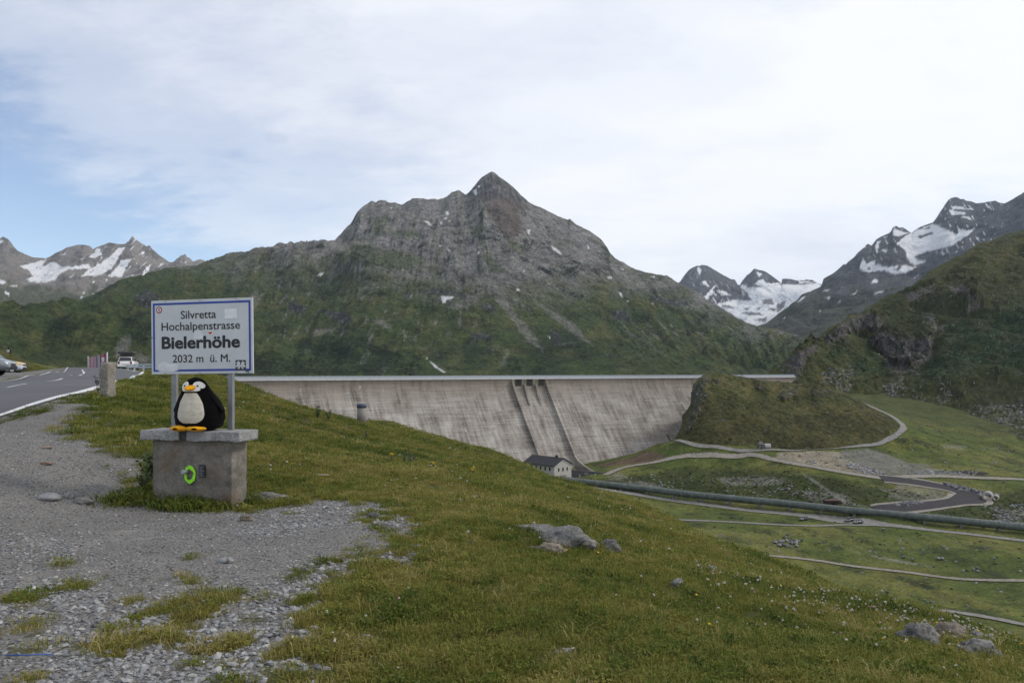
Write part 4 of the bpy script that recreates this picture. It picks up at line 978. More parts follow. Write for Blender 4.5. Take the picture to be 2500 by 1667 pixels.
M_GALV = plain('galvanised_steel', (0.46, 0.48, 0.51), 0.5, 0.3, 0.12, 3)
M_WET = plain('black_wet_wall', (0.014, 0.014, 0.016), 0.45, 0, 0.5, 1.2)
S0, S1 = dam_s(430), dam_s(1942)
SA, SB = dam_s(1248), dam_s(1330)                               # spillway
dam = empty('dam', tuple(dam_pt((SA + SB) / 2, -60))); dam_loc = Vector(dam.location)
tag(dam, 'long straight concrete gravity dam with streaked grey face and a spillway', 'dam')
def inv(v): return (v[0] - dam_loc[0], v[1] - dam_loc[1], v[2] - dam_loc[2])
def dam_prism(name, s0, s1, top, mat, thick=7.0, ns=2, bottom=-72.0):
    zs_ = [top] + [z for z in np.linspace(FASC_B, bottom, 60) if z < top - 0.2]
    rows = []
    for s_ in np.linspace(s0, s1, ns):
        ring = [inv((*(DA + DE * s_ - DN * thick), bottom)), inv((*(DA + DE * s_ - DN * thick), top))] + [inv(dam_pt(s_, z)) for z in zs_]
        rows.append(ring)
    n = len(rows[0]); vs = [v for r in rows for v in r]; fs = []
    for i in range(len(rows) - 1):
        for j in range(n):
            k = (j + 1) % n
            fs.append((i * n + j, i * n + k, (i + 1) * n + k, (i + 1) * n + j))
    fs.append(tuple(range(n))); fs.append(tuple((len(rows) - 1) * n + j for j in reversed(range(n))))
    o = mesh_obj(name, vs, fs, mat, dam)
    bm = bmesh.new(); bm.from_mesh(o.data); bmesh.ops.recalc_face_normals(bm, faces=bm.faces); bm.to_mesh(o.data); bm.free()
    return o
dam_prism('dam_wall', S0, SA, FASC_B, M_DAM)
dam_prism('dam_wall', SB, S1, FASC_B, M_DAM)
dam_prism('spillway_chute', SA, SB, -7.0, M_DAM)
def slab(name, s0, s1, o0, o1, z0, z1, mat, parent=dam):
    vs = [inv((*(DA + DE * s_ + DN * o), z)) for s_ in (s0, s1) for o in (o0, o1) for z in (z0, z1)]
    fs = [(0, 1, 3, 2), (4, 6, 7, 5), (0, 4, 5, 1), (2, 3, 7, 6), (1, 5, 7, 3), (0, 2, 6, 4)]
    return mesh_obj(name, vs, fs, mat, parent)
slab('walkway', S0, S1, -7.2, 0.45, FASC_B + 0.003, WALK, M_FASC)
slab('far_parapet', S0, S1, -7.0, -6.7, WALK + 0.002, RAIL_T - 0.25, M_FASC)
# railing: posts and panels, one of each per bay
bay = 2.9; nb = int((S1 - S0) / bay)
post0 = slab('railing_post', S0, S0 + 0.16, 0.16, 0.30, WALK + 0.002, RAIL_T, M_GALV)
pan0 = slab('railing_panel', S0 + 0.2, S0 + bay - 0.06, 0.20, 0.24, WALK + 0.12, RAIL_T - 0.12, plain('railing_mesh_panel', (0.40, 0.43, 0.48), 0.55, 0.1, 0.15, 2))
slab('handrail', S0, S1, 0.15, 0.31, RAIL_T + 0.002, RAIL_T + 0.09, M_GALV)
for i in range(1, nb):
    for o in (post0, pan0):
        c = o.copy(); COL.objects.link(c); c.parent = dam; c.location = (DE[0] * bay * i, DE[1] * bay * i, 0)
# spillway piers and training walls
def wall_on_face(name, s0, s1, h, ztop, zbot, mat, taper=0.0, nz=40):
    vs = []; zs_ = np.linspace(ztop, zbot, nz); fs = []
    for i, z in enumerate(zs_):
        hh = h * (1 - taper * i / (nz - 1))
        sl = math.hypot(1, DK)
        for s_ in (s0, s1):
            a = dam_pt(s_, z, -0.6); b_ = dam_pt(s_, z) + np.array([DN[0], DN[1], DK]) * hh / sl
            vs += [inv(a), inv(b_)]
    for i in range(nz - 1):
        k = i * 4
        fs += [(k, k + 4, k + 5, k + 1), (k + 2, k + 3, k + 7, k + 6), (k + 1, k + 5, k + 7, k + 3)]
    fs += [(0, 1, 3, 2), (len(vs) - 4, len(vs) - 2, len(vs) - 1, len(vs) - 3)]
    return mesh_obj(name, vs, fs, mat, dam)
wall_on_face('training_wall', SA - 0.5, SA + 0.7, 2.3, -4.6, -60, M_DAM)
wall_on_face('training_wall', SB - 0.7, SB + 0.5, 2.6, -4.6, -60, M_DAM)
ws = (SB - SA) / 3
for k in (1, 2):
    slab('pier', SA + ws * k - 0.75, SA + ws * k + 0.75, -6.8, 0.38, -8.5, FASC_B - 0.002, M_DAM)
    wall_on_face('pier_nose', SA + ws * k - 0.6, SA + ws * k + 0.6, 2.6, -7.0, -17.5, M_DAM, 0.85, 12)
for u, v, w_, h_ in [(1667, 994, 1.3, 3.2), (1632, 1067, 1.6, 3.6)]:
    q = dam_hit(u, v); s_ = float((q[:2] - DA) @ DE); z = q[2]
    vs = [inv(dam_pt(s_ + a, z + c, off)) for off in (-0.5, 0.06) for a, c in ((-w_ / 2, -h_ / 2), (w_ / 2, -h_ / 2), (w_ / 2, h_ / 2), (-w_ / 2, h_ / 2))]
    mesh_obj('doorway_shade', vs, [(0, 1, 2, 3), (4, 7, 6, 5), (0, 4, 5, 1), (1, 5, 6, 2), (2, 6, 7, 3), (3, 7, 4, 0)], M_SHADEC, dam)  # proud dark box; the shade of a doorway recess is its colour

# ================================================================== GATE HOUSE
GH_Y = 370.0
gc = P(1353.2, 1137, GH_Y)
ga = math.radians(45)
W_, L_ = 12.6, 20.0
zb = float(Vh(gc[:1], gc[1:2])[0]) - 4.0
gh = empty('gate_house', (gc[0], gc[1], zb), 0)
tag(gh, 'pale concrete gate house with dark pitched roof at the foot of the dam', 'building')
gx = np.array([math.cos(ga), math.sin(ga)]); gy = np.array([-math.sin(ga), math.cos(ga)])   # along gable, along ridge
def gp(a, b, z): return (gx[0] * a + gy[0] * b, gx[1] * a + gy[1] * b, z - zb)
ez, rz_ = gc[2], gc[2] + 3.1
M_GH = plain('gate_house_concrete', (0.42, 0.40, 0.36), 0.9, 0, 0.14, 0.35)
M_ROOF = plain('dark_slate_roof', (0.018, 0.018, 0.022), 0.75, 0, 0.3, 0.8)
M_GLASS = plain('dark_window_glass', (0.02, 0.022, 0.025), 0.12, 0, 0.1, 1)
vs = [gp(0, 0, zb), gp(W_, 0, zb), gp(W_, L_, zb), gp(0, L_, zb), gp(0, 0, ez), gp(W_, 0, ez), gp(W_, L_, ez), gp(0, L_, ez), gp(W_ / 2, 0, rz_), gp(W_ / 2, L_, rz_)]
mesh_obj('wall', vs, [(0, 1, 5, 8, 4), (1, 2, 6, 5), (2, 3, 7, 9, 6), (3, 0, 4, 7)], M_GH, gh)
ov = 0.7
def roof_half(a0, a1):
    k = 3.1 / (W_ / 2)
    if a0 < a1: e0 = a0 - ov; z0 = ez - ov * k
    else: e0 = a0 + ov; z0 = ez - ov * k
    q = [(e0, -ov, z0), (e0, L_ + ov, z0), (a1, L_ + ov, rz_), (a1, -ov, rz_)]
    vs = [gp(a, b, z + 0.03) for a, b, z in q] + [gp(a, b, z + 0.33) for a, b, z in q]
    return mesh_obj('roof_slope', vs, [(0, 1, 2, 3), (4, 7, 6, 5), (0, 4, 5, 1), (1, 5, 6, 2), (2, 6, 7, 3), (3, 7, 4, 0)], M_ROOF, gh)
roof_half(0, W_ / 2); roof_half(W_, W_ / 2)
def gbox(name, a0, a1, b0, b1, z0, z1, mat, parent=gh):
    vs = [gp(a, b, z) for a in (a0, a1) for b in (b0, b1) for z in (z0, z1)]
    if parent is not gh: pass
    return mesh_obj(name, vs, [(0, 1, 3, 2), (4, 6, 7, 5), (0, 4, 5, 1), (2, 3, 7, 6), (1, 5, 7, 3), (0, 2, 6, 4)], mat, parent)
gbox('chimney', W_ / 2 - 0.5, W_ / 2 + 0.5, 3.6, 4.6, rz_ - 0.4, rz_ + 1.3, M_ROOF)
M_FR = plain('window_surround', (0.30, 0.29, 0.27), 0.8)
for b in (2.9, 5.9, 8.9, 11.9, 14.9):
    w = gbox('window', -0.06, 0.02, b - 0.5, b + 0.5, ez - 2.55, ez - 0.95, M_GLASS); gbox('sill', -0.16, 0.01, b - 0.6, b + 0.6, ez - 2.72, ez - 2.555, M_FR, w)
for a in (3.2, 6.3, 9.4):
    w = gbox('window', a - 0.5, a + 0.5, -0.06, 0.02, ez - 3.0, ez - 1.35, M_GLASS); gbox('sill', a - 0.6, a + 0.6, -0.16, 0.01, ez - 3.17, ez - 3.005, M_FR, w)
gbox('gate_door', 4.2, 8.8, -0.07, 0.02, zb + 1.5, ez - 5.0, plain('weathered_steel_door', (0.22, 0.20, 0.19), 0.6, 0.2))

# ---- spillway basin: black wall between gate house and the training wall that runs down to the pipe
bs = empty('spillway_basin_wall', tuple(P(1440, 1170, 384)))
tag(bs, 'black wet retaining wall beside the gate house, streaked white', 'wall')
bl = np.array(bs.location)
def quadbox(name, pts, thick, mat, parent, org):
    pts = [np.array(p) for p in pts]
    th_ = np.array([0.45, 0.89, 0]) * thick
    vs = [p - org for p in pts] + [p + th_ - org for p in pts]
    n = len(pts)
    fs = [tuple(range(n)), tuple(reversed(range(n, 2 * n)))] + [(i, (i + 1) % n, n + (i + 1) % n, n + i) for i in range(n)]
    return mesh_obj(name, vs, fs, mat, parent)
quadbox('wall_face', [P(1392, 1147, 383), P(1474, 1153, 385), P(1508, 1178, 380), P(1508, 1190, 379), P(1388, 1180, 381)], 1.5, M_WET, bs, bl)
for (a, b, c, d_) in [((1440, 1160), (1441.5, 1168), 0, 0), ((1446, 1161), (1447.2, 1166), 0, 0), ((1452, 1156), (1453, 1164), 0, 0), ((1426, 1155), (1434, 1155.7), 0, 0), ((1460, 1161), (1468, 1162), 0, 0), ((1414, 1158), (1415, 1164), 0, 0)]:
    y_ = 381.2
    quadbox('lime_stain', [P(a[0], a[1], y_), P(b[0] + 0.8, a[1], y_), P(b[0] + 0.8, b[1] + 0.6, y_), P(a[0], b[1] + 0.6, y_)], 0.4, plain('lime_stain', (0.30, 0.30, 0.29), 0.9), bs, bl)
rw = empty('retaining_wall', tuple(P(1450, 1160, 388)))
tag(rw, 'pale topped concrete wall that slants from the spillway down towards the green pipe', 'wall')
rl = np.array(rw.location)
pl = [(1404, 1112, 399), (1414, 1126, 396), (1426, 1136, 393), (1440, 1145, 391), (1456, 1153, 389), (1476, 1162, 386), (1492, 1170, 384), (1512, 1180, 381)]
vs = []
for u, v, d in pl:
    p = P(u, v, d)
    for (dx, dy), dz in (((-0.4, -0.9), -6), ((-0.4, -0.9), 0), ((0.45, 0.9), 0), ((0.45, 0.9), -6)):
        vs.append(p + np.array([dx * 0.8, dy * 0.8, dz]) - rl)
fs = []
for i in range(len(pl) - 1):
    for j in range(3):
        fs.append((i * 4 + j, i * 4 + j + 1, i * 4 + 5 + j, i * 4 + 4 + j))
mesh_obj('wall_face', vs, fs, M_DAM, rw)

# ================================================================== PRESSURE PIPE
pcent = [(1370, 1170, 372), (1436, 1177.5, 365), (1577, 1193, 352.5), (1689, 1207, 342), (1801, 1218, 333), (1900, 1227, 325), (2064, 1244.5, 312), (2289, 1265.5, 297), (2500, 1287, 285), (2740, 1311, 272)]
pc = resample([P(*q) for q in pcent], 2.0)
pp = empty('pressure_pipe', tuple(pc[len(pc) // 2] - np.array([0, 0, 2.5])))
tag(pp, 'long green steel water pipe on concrete saddles crossing the valley', 'pipe')
po = np.array(pp.location)
PR = 1.48
def m_pipe():
    m, t, b = new_mat('green_painted_pipe')
    ge = N('ShaderNodeNewGeometry', t)
    n = noise(t, ge.outputs['Position'], 0.45, 6, 0.7)
    t.links.new(ramp(t, n, [(0.32, (0.050, 0.065, 0.056)), (0.52, (0.088, 0.106, 0.092)), (0.68, (0.15, 0.16, 0.14))]), b.inputs['Base Color'])
    b.inputs['Roughness'].default_value = 0.5
    return m
M_PIPE = m_pipe()
bm = bmesh.new(); prev = None; seg = 20
for i in range(len(pc)):
    tg = pc[min(i + 1, len(pc) - 1)] - pc[max(i - 1, 0)]; tg = Vector(tg).normalized()
    sd = tg.cross(Vector((0, 0, 1))).normalized(); upv = sd.cross(tg)
    ring = [bm.verts.new(Vector(pc[i] - po) + (sd * math.cos(a) + upv * math.sin(a)) * PR) for a in np.linspace(0, 2 * np.pi, seg, endpoint=False)]
    if prev:
        for j in range(seg): bm.faces.new((prev[j], prev[(j + 1) % seg], ring[(j + 1) % seg], ring[j])).smooth = True
    prev = ring
bm_obj('pipe_shell', bm, M_PIPE, pp)
plen = np.concatenate([[0], np.cumsum(np.linalg.norm(np.diff(pc, axis=0), axis=1))])
def at_len(q): return np.array([np.interp(q, plen, pc[:, k]) for k in range(3)])
bm = bmesh.new(); cyl_bm(bm, (-0.14, 0, 0), (0.14, 0, 0), PR + 0.10, seg=20)
ring0 = bm_obj('joint_ring', bm, M_PIPE, pp)
bm = bmesh.new()
for pr in ([(-0.5, -1.5, -3.4), (0.5, 1.5, -1.15)],): box_bm(bm, *pr)
sad0 = bm_obj('saddle', bm, plain('saddle_concrete', (0.13, 0.125, 0.115), 0.9), pp)
def place(o, q, first):
    c = o if first else o.copy()
    if not first: COL.objects.link(c); c.parent = pp
    p = at_len(q); t = at_len(q + 0.5) - at_len(q - 0.5)
    c.location = p - po; c.rotation_euler = (0, -math.atan2(t[2], math.hypot(t[0], t[1])), math.atan2(t[1], t[0]))
for i, q in enumerate(np.arange(3, plen[-1] - 1, 3.1)): place(ring0, q, i == 0)
for i, q in enumerate(np.arange(6, plen[-1] - 1, 12.4)): place(sad0, q, i == 0)
# ================================================================== PLINTH, SIGN, PLUSH PENGUIN
from mathutils import noise as mnoise
SGN = math.radians(-13)
def granite(name, c0, c1, sc=60, bump=0.5):
    m, t, b = new_mat(name)
    tcn = N('ShaderNodeTexCoord', t)
    a = noise(t, tcn.outputs['Object'], sc, 6, 0.8); c = noise(t, tcn.outputs['Object'], sc * 0.12, 4, 0.6)
    t.links.new(ramp(t, mathn(t, 'ADD', mathn(t, 'MULTIPLY', a, 0.7), mathn(t, 'MULTIPLY', c, 0.3)), [(0.36, c0), (0.62, c1)]), b.inputs['Base Color'])
    b.inputs['Roughness'].default_value = 0.9; b.inputs['Specular IOR Level'].default_value = 0.25
    bn = N('ShaderNodeBump', t); bn.inputs['Strength'].default_value = bump; bn.inputs['Distance'].default_value = 0.01
    t.links.new(a, bn.inputs['Height']); t.links.new(bn.outputs[0], b.inputs['Normal'])
    return m
M_GRAN = granite('light_granite', (0.09, 0.09, 0.095), (0.44, 0.435, 0.42), 60, 0.9)
def plinth_mat():
    m, t, b = new_mat('old_plinth_concrete')
    tcn = N('ShaderNodeTexCoord', t); o = tcn.outputs['Object']
    a = noise(t, o, 42, 7, 0.85); c = noise(t, o, 5, 5, 0.6); e = noise(t, o, 2.6, 5, 0.65)
    base = ramp(t, mathn(t, 'ADD', mathn(t, 'MULTIPLY', a, 0.55), mathn(t, 'MULTIPLY', c, 0.45)), [(0.36, (0.062, 0.054, 0.044)), (0.5, (0.175, 0.156, 0.130)), (0.64, (0.31, 0.285, 0.25))])
    mxn = N('ShaderNodeMix', t, data_type='RGBA'); t.links.new(ramp(t, e, [(0.52, (0,) * 3), (0.62, (0.7,) * 3)]), mxn.inputs[0]); t.links.new(base, mxn.inputs[6]); mxn.inputs[7].default_value = (0.125, 0.08, 0.042, 1)
    t.links.new(mxn.outputs[2], b.inputs['Base Color'])
    b.inputs['Roughness'].default_value = 0.95
    bn = N('ShaderNodeBump', t); bn.inputs['Strength'].default_value = 0.8; bn.inputs['Distance'].default_value = 0.012
    t.links.new(a, bn.inputs['Height']); t.links.new(bn.outputs[0], b.inputs['Normal'])
    return m
M_PLI = plinth_mat()
def rough_block(name, lo, hi, mat, parent, cuts, jit, seed, bottom_only=False):
    bm = bmesh.new(); box_bm(bm, lo, hi)
    for ax in range(3):
        n = cuts[ax]
        for k in range(1, n):
            p = [0, 0, 0]; p[ax] = lo[ax] + (hi[ax] - lo[ax]) * k / n; nn = [0, 0, 0]; nn[ax] = 1
            bmesh.ops.bisect_plane(bm, geom=bm.verts[:] + bm.edges[:] + bm.faces[:], plane_co=p, plane_no=nn)
    for v in bm.verts:
        n = mnoise.noise_vector(v.co * 9 + Vector((seed, 0, 0))) + 0.6 * mnoise.noise_vector(v.co * 31 + Vector((seed, 5, 0))) + 0.35 * mnoise.noise_vector(v.co * 75 + Vector((seed, 5, 0)))
        j = jit
        if bottom_only: j = jit * (1.0 if v.co.z < lo[2] + 0.35 * (hi[2] - lo[2]) else 0.3)
        v.co += Vector((n.x, n.y, n.z)) * j
    return bm_obj(name, bm, mat, parent, True)
PB = np.array([-3.93, 9.6])
pz = float(Nh(PB[:1], PB[1:])[0])
pl_ = empty('sign_plinth', (PB[0], PB[1], 0), SGN)
tag(pl_, 'weathered concrete plinth with granite cap slab and a lime green sprayed ring', 'plinth')
CT = 0.915
rough_block('concrete_block', (-0.57, -0.075, -0.35), (0.535, 0.25, CT - 0.118), M_PLI, pl_, (40, 14, 36), 0.011, 3)
rough_block('cap_slab', (-0.685, -0.16, CT - 0.118), (-0.150, 0.27, CT), M_GRAN, pl_, (30, 16, 9), 0.014, 11, True)
rough_block('cap_slab', (-0.026, -0.165, CT - 0.12), (0.685, 0.27, CT), M_GRAN, pl_, (40, 16, 9), 0.014, 23, True)
rough_block('cap_joint', (-0.15, -0.125, CT - 0.117), (-0.027, 0.25, CT - 0.012), plain('dark_joint_mortar', (0.07, 0.066, 0.06), 0.95, 0, 0.3, 30), pl_, (4, 4, 3), 0.006, 31)
# lime green sprayed ring, survey bolt and little notice
def flat_ring(name, cx, cz, rx, rz, inner, y, mat, parent, seed, n=40):
    vs = []; fs = []
    for i in range(n):
        a = 2 * math.pi * i / n
        k1 = 1 + 0.14 * mnoise.noise(Vector((math.cos(a) * 3, math.sin(a) * 3, seed))); k0 = inner * (1 + 0.35 * mnoise.noise(Vector((math.cos(a) * 2, math.sin(a) * 2, seed + 9))))
        vs += [(cx + rx * k1 * math.cos(a), y, cz + rz * k1 * math.sin(a)), (cx + rx * k0 * math.cos(a), y, cz + rz * k0 * math.sin(a))]
    for i in range(n):
        j = (i + 1) % n; fs.append((2 * i, 2 * j, 2 * j + 1, 2 * i + 1))
    return mesh_obj(name, vs, fs, mat, parent)
M_LIME = plain('fluorescent_spray_paint', (0.30, 0.80, 0.03), 0.8, 0, 0.25, 40)
flat_ring('sprayed_ring', -0.03, 0.375, 0.080, 0.112, 0.58, -0.096, M_LIME, pl_, 2.0)
cyl('survey_bolt', (-0.065, -0.08, 0.405), (-0.085, -0.16, 0.415), 0.026, plain('bolt_steel', (0.42, 0.42, 0.43), 0.5, 0.6), pl_, 0.026, 14)
nb_ = box('notice_plate', (0.10, -0.101, 0.345), (0.185, -0.09, 0.50), plain('black_notice', (0.012, 0.012, 0.014), 0.5), pl_)
M_LT = plain('notice_print', (0.22, 0.23, 0.24), 0.7)
for k in range(7):
    box('text_line', (0.108 + 0.004 * (k % 2), -0.1045, 0.36 + k * 0.019), (0.175 - 0.012 * (k % 3), -0.1015, 0.366 + k * 0.019), M_LT, nb_)

# ---- the sign
sg = empty('place_sign', (PB[0], PB[1], CT - 0.02), SGN)
sg.rotation_euler = (0, 0, SGN)
tag(sg, 'white pass sign with blue border and black lettering on two grey posts', 'sign')
M_PST = plain('grey_steel_post', (0.23, 0.235, 0.24), 0.5, 0.5, 0.15, 6)
ZB = CT - 0.02
for x in (-0.416, 0.39):
    p = box('post', (x - 0.034, 0.115, 0.0), (x + 0.034, 0.165, 2.50 - ZB), M_PST, sg, 0.004)
    box('base_plate', (x - 0.05, 0.10, 0.0), (x + 0.05, 0.18, 0.028), M_PST, p)
TILT = math.radians(-0.65)
M_FACE = None
def sign_face_mat():
    m, t, b = new_mat('sign_face')
    tcn = N('ShaderNodeTexCoord', t); o = tcn.outputs['Object']
    a = noise(t, o, 3.0, 5, 0.6); c = noise(t, o, 30, 4, 0.7)
    t.links.new(ramp(t, mathn(t, 'ADD', mathn(t, 'MULTIPLY', a, 0.7), mathn(t, 'MULTIPLY', c, 0.3)), [(0.3, (0.43, 0.445, 0.46)), (0.7, (0.53, 0.54, 0.555))]), b.inputs['Base Color'])
    b.inputs['Roughness'].default_value = 0.4
    return m
SW, SH = 1.443, 0.939
SCZ = 2.086 - ZB
pan = box('sign_panel', (-SW / 2, -0.010, -SH / 2), (SW / 2, 0.012, SH / 2), sign_face_mat(), sg, 0.004)
pan.location = (0, 0.10, SCZ); pan.rotation_euler = (0, TILT, 0)
M_ALU = plain('sign_edge_aluminium', (0.62, 0.62, 0.61), 0.45, 0.2)
YF = -0.0125
def flat(name, pts, y, mat, parent=pan, thick=0.0012):
    """flat printed or stuck-on shape on the sign face; pts (x, z)"""
    n = len(pts)
    vs = [(x, y, z) for x, z in pts] + [(x, y + thick, z) for x, z in pts]
    fs = [tuple(range(n)), tuple(reversed(range(n, 2 * n)))] + [(i, n + i, n + (i + 1) % n, (i + 1) % n) for i in range(n)]
    o = mesh_obj(name, vs, fs, mat, parent)
    bm = bmesh.new(); bm.from_mesh(o.data); bmesh.ops.recalc_face_normals(bm, faces=bm.faces); bm.to_mesh(o.data); bm.free()
    return o
def rect(x0, x1, z0, z1): return [(x0, z0), (x1, z0), (x1, z1), (x0, z1)]
def zx(x, y):
    """zoomed-photo pixel on the sign -> panel coordinates"""
    t = (x - 50) / 1930.0
    top = 105 - 60 * t; bot = 1535 - 35 * t
    return (t - 0.5) * SW, (0.5 - (y - top) / (bot - top)) * SH
M_BLUE = plain('border_blue', (0.008, 0.035, 0.27), 0.45, 0, 0.1, 20)
bi, bw = 0.027, 0.026; bt = 0.034
flat('border_strip', rect(-SW / 2 + bi, SW / 2 - bi, SH / 2 - bt - bw, SH / 2 - bt), YF - 0.0002, M_BLUE)
flat('border_strip', rect(-SW / 2 + bi, -SW / 2 + bi + bw, -SH / 2 + bt, SH / 2 - bt - bw), YF - 0.0002, M_BLUE)
flat('border_strip', rect(SW / 2 - bi - bw, SW / 2 - bi, -SH / 2 + bt, SH / 2 - bt - bw), YF - 0.0002, M_BLUE)
xz0 = zx(545, 0)[0]
flat('border_strip', [(xz0 - 0.045, -SH / 2 + bt), (SW / 2 - bi - bw, -SH / 2 + bt), (SW / 2 - bi - bw, -SH / 2 + bt + bw), (xz0 + 0.03, -SH / 2 + bt + bw), (xz0, -SH / 2 + bt + 0.008)], YF - 0.0002, M_BLUE)
flat('border_strip', [(-SW / 2 + bi + bw, -SH / 2 + bt), (zx(210, 0)[0], -SH / 2 + bt), (zx(185, 0)[0], -SH / 2 + bt + 0.015), (zx(150, 0)[0], -SH / 2 + bt + bw), (-SW / 2 + bi + bw, -SH / 2 + bt + bw * 0.8)], YF - 0.0002, M_BLUE)
M_INK = plain('black_lettering', (0.006, 0.006, 0.007), 0.5, 0, 0.1)
def lettering(txt, cx, basez, width, cap, bold):
    cu = bpy.data.curves.new('lettering', 'FONT'); cu.body = txt
    cu.extrude = 0.0; cu.resolution_u = 6
    tmp = bpy.data.objects.new('lettering_curve', cu)
    me_ = bpy.data.meshes.new_from_object(tmp)
    bpy.data.objects.remove(tmp)
    # heavier strokes: the same outline laid down several times, a hair apart
    v0 = [v.co.copy() for v in me_.vertices]; f0 = [tuple(p.vertices) for p in me_.polygons]
    vs_, fs_ = [], []
    ring_ = [(0, 0)] + [(bold * math.cos(a_), bold * math.sin(a_)) for a_ in np.linspace(0, 2 * math.pi, 12, endpoint=False)] + ([(0.5 * bold * math.cos(a_), 0.5 * bold * math.sin(a_)) for a_ in np.linspace(0, 2 * math.pi, 8, endpoint=False)] if bold > 0.02 else [])
    lay = []
    for k_, (ox, oy) in enumerate(ring_):
        b0_ = len(vs_); vs_ += [(v.x + ox, v.y + oy, 0) for v in v0]; fs_ += [tuple(i + b0_ for i in f) for f in f0]; lay += [k_] * len(v0)
    me_ = bpy.data.meshes.new('lettering'); me_.from_pydata(vs_, [], fs_)
    lay = np.array(lay)
    co_ = np.array([v.co[:] for v in me_.vertices])
    x0, x1 = co_[:, 0].min(), co_[:, 0].max()
    capref = 0.682
    k = width / (x1 - x0); kz = cap / capref
    co_[:, 0] = (co_[:, 0] - (x0 + x1) / 2) * k + cx
    new = np.stack([co_[:, 0], YF - 0.0004 - 0.00002 * lay, co_[:, 1] * kz + basez], 1)
    # one object for each run of letters
    faces = [tuple(p.vertices) for p in me_.polygons]; fx = np.array([[new[list(f), 0].min(), new[list(f), 0].max()] for f in faces])
    order = np.argsort(fx[:, 0]); grp = np.zeros(len(faces), int); g = 0; hi_ = -9.0
    for i in order:
        if fx[i, 0] > hi_ + 0.022 and hi_ > -5: g += 1
        hi_ = max(hi_, fx[i, 1]); grp[i] = g
    for k in range(g + 1):
        fs_ = [faces[i] for i in range(len(faces)) if grp[i] == k]; used = sorted({v for f in fs_ for v in f}); mp_ = {v: i for i, v in enumerate(used)}
        mesh_obj('lettering', [new[v] for v in used], [tuple(mp_[v] for v in f) for f in fs_], M_INK, pan)
xz = zx
lettering('Silvretta', xz(965, 0)[0], xz(965, 445)[1], 0.505, 0.098, 0.010)
lettering('Hochalpenstrasse', xz(1000, 0)[0], xz(1000, 664)[1], 1.118, 0.098, 0.010)
lettering('Bielerhöhe', xz(998, 0)[0], xz(998, 1014)[1], 1.115, 0.143, 0.034)
lettering('2032 m  ü. M.', xz(1012, 0)[0], xz(1012, 1290)[1], 0.82, 0.094, 0.010)
def circ(x, z, r, n=24, rz_=None): return [(x + r * math.cos(2 * math.pi * i / n), z + (rz_ or r) * math.sin(2 * math.pi * i / n)) for i in range(n)]
M_STW = plain('pale_sticker', (0.66, 0.66, 0.68), 0.5); M_RED = plain('sticker_red', (0.30, 0.012, 0.018), 0.5); M_BLK = plain('sticker_black', (0.008, 0.008, 0.009), 0.4)
cx_, cz_ = zx(208, 282)
st = flat('sticker', circ(cx_, cz_, 0.0435), YF - 0.0002, M_RED)
flat('sticker_centre', circ(cx_, cz_, 0.029), YF - 0.0006, M_STW, st); flat('sticker_motif', circ(cx_, cz_ + 0.008, 0.014, 12, 0.010), YF - 0.0010, M_BLK, st); flat('sticker_motif', circ(cx_ + 0.003, cz_ - 0.013, 0.016, 12, 0.007), YF - 0.0011, M_RED, st)
a = zx(1465, 270); b_ = zx(1700, 445)
flat('sticker', [(a[0], a[1]), zx(1690, 258), b_, zx(1462, 448)], YF - 0.0002, M_STW)
flat('sticker', [zx(866, 715), zx(915, 690), zx(1000, 692), zx(1055, 740), zx(1050, 838), zx(880, 838)], YF - 0.0002, plain('white_sticker', (0.60, 0.61, 0.63), 0.5))
s2 = flat('sticker', [zx(1145, 695), zx(1235, 690), zx(1235, 745), zx(1190, 790), zx(1145, 745)], YF - 0.0002, M_STW)
flat('sticker_motif', [zx(1152, 708), zx(1225, 702), zx(1225, 738), zx(1188, 752), zx(1152, 740)], YF - 0.0006, plain('sticker_orange_red', (0.42, 0.07, 0.03), 0.5), s2)
flat('sticker_motif', [zx(1175, 745), zx(1200, 745), zx(1186, 782)], YF - 0.0008, M_BLK, s2)
flat('peeled_patch', [zx(190, 1340), zx(260, 1280), zx(420, 1330), zx(575, 1320), zx(560, 1440), zx(500, 1470), zx(190, 1460)], YF - 0.0001, plain('peeled_patch', (0.60, 0.60, 0.62), 0.55), pan, 0.0005)
s3 = flat('sticker', [zx(1660, 1248), zx(1848, 1246), zx(1848, 1440), zx(1655, 1445)], YF - 0.0003, M_BLK)
def zb_(cx, cy, pts, ang):
    a_ = math.radians(ang); return [zx(cx + x * math.cos(a_) - y * math.sin(a_), cy + x * math.sin(a_) + y * math.cos(a_)) for x, y in pts]
for sgn in (-1, 1):
    flat('emblem_piston', zb_(1753 + sgn * 44, 1302, [(-30, -26), (30, -26), (30, 24), (-30, 24)], sgn * 38), YF - 0.0008, M_STW, s3)
    flat('emblem_rod', zb_(1753 + sgn * 4, 1350, [(-8, -50), (8, -50), (8, 60), (-8, 60)], sgn * 38), YF - 0.0009 - 0.0002 * (sgn > 0), M_STW, s3)
    c_ = zx(1753 - sgn * 36, 1395); flat('emblem_rod_end', circ(c_[0], c_[1], 0.016, 14), YF - 0.0012, M_STW, s3)
    c_ = zx(1753 - sgn * 36, 1395); flat('emblem_rod_eye', circ(c_[0], c_[1], 0.008, 12), YF - 0.0018, M_BLK, s3)
    flat('emblem_groove', zb_(1753 + sgn * 44, 1302, [(-26, -12), (26, -12), (26, -6), (-26, -6)], sgn * 38), YF - 0.0014, M_BLK, s3)
flat('emblem_banner', [zx(1664, 1352), zx(1700, 1338), zx(1753, 1332), zx(1806, 1338), zx(1842, 1352), zx(1836, 1385), zx(1806, 1368), zx(1753, 1362), zx(1700, 1368), zx(1670, 1385)], YF - 0.0020, M_STW, s3)
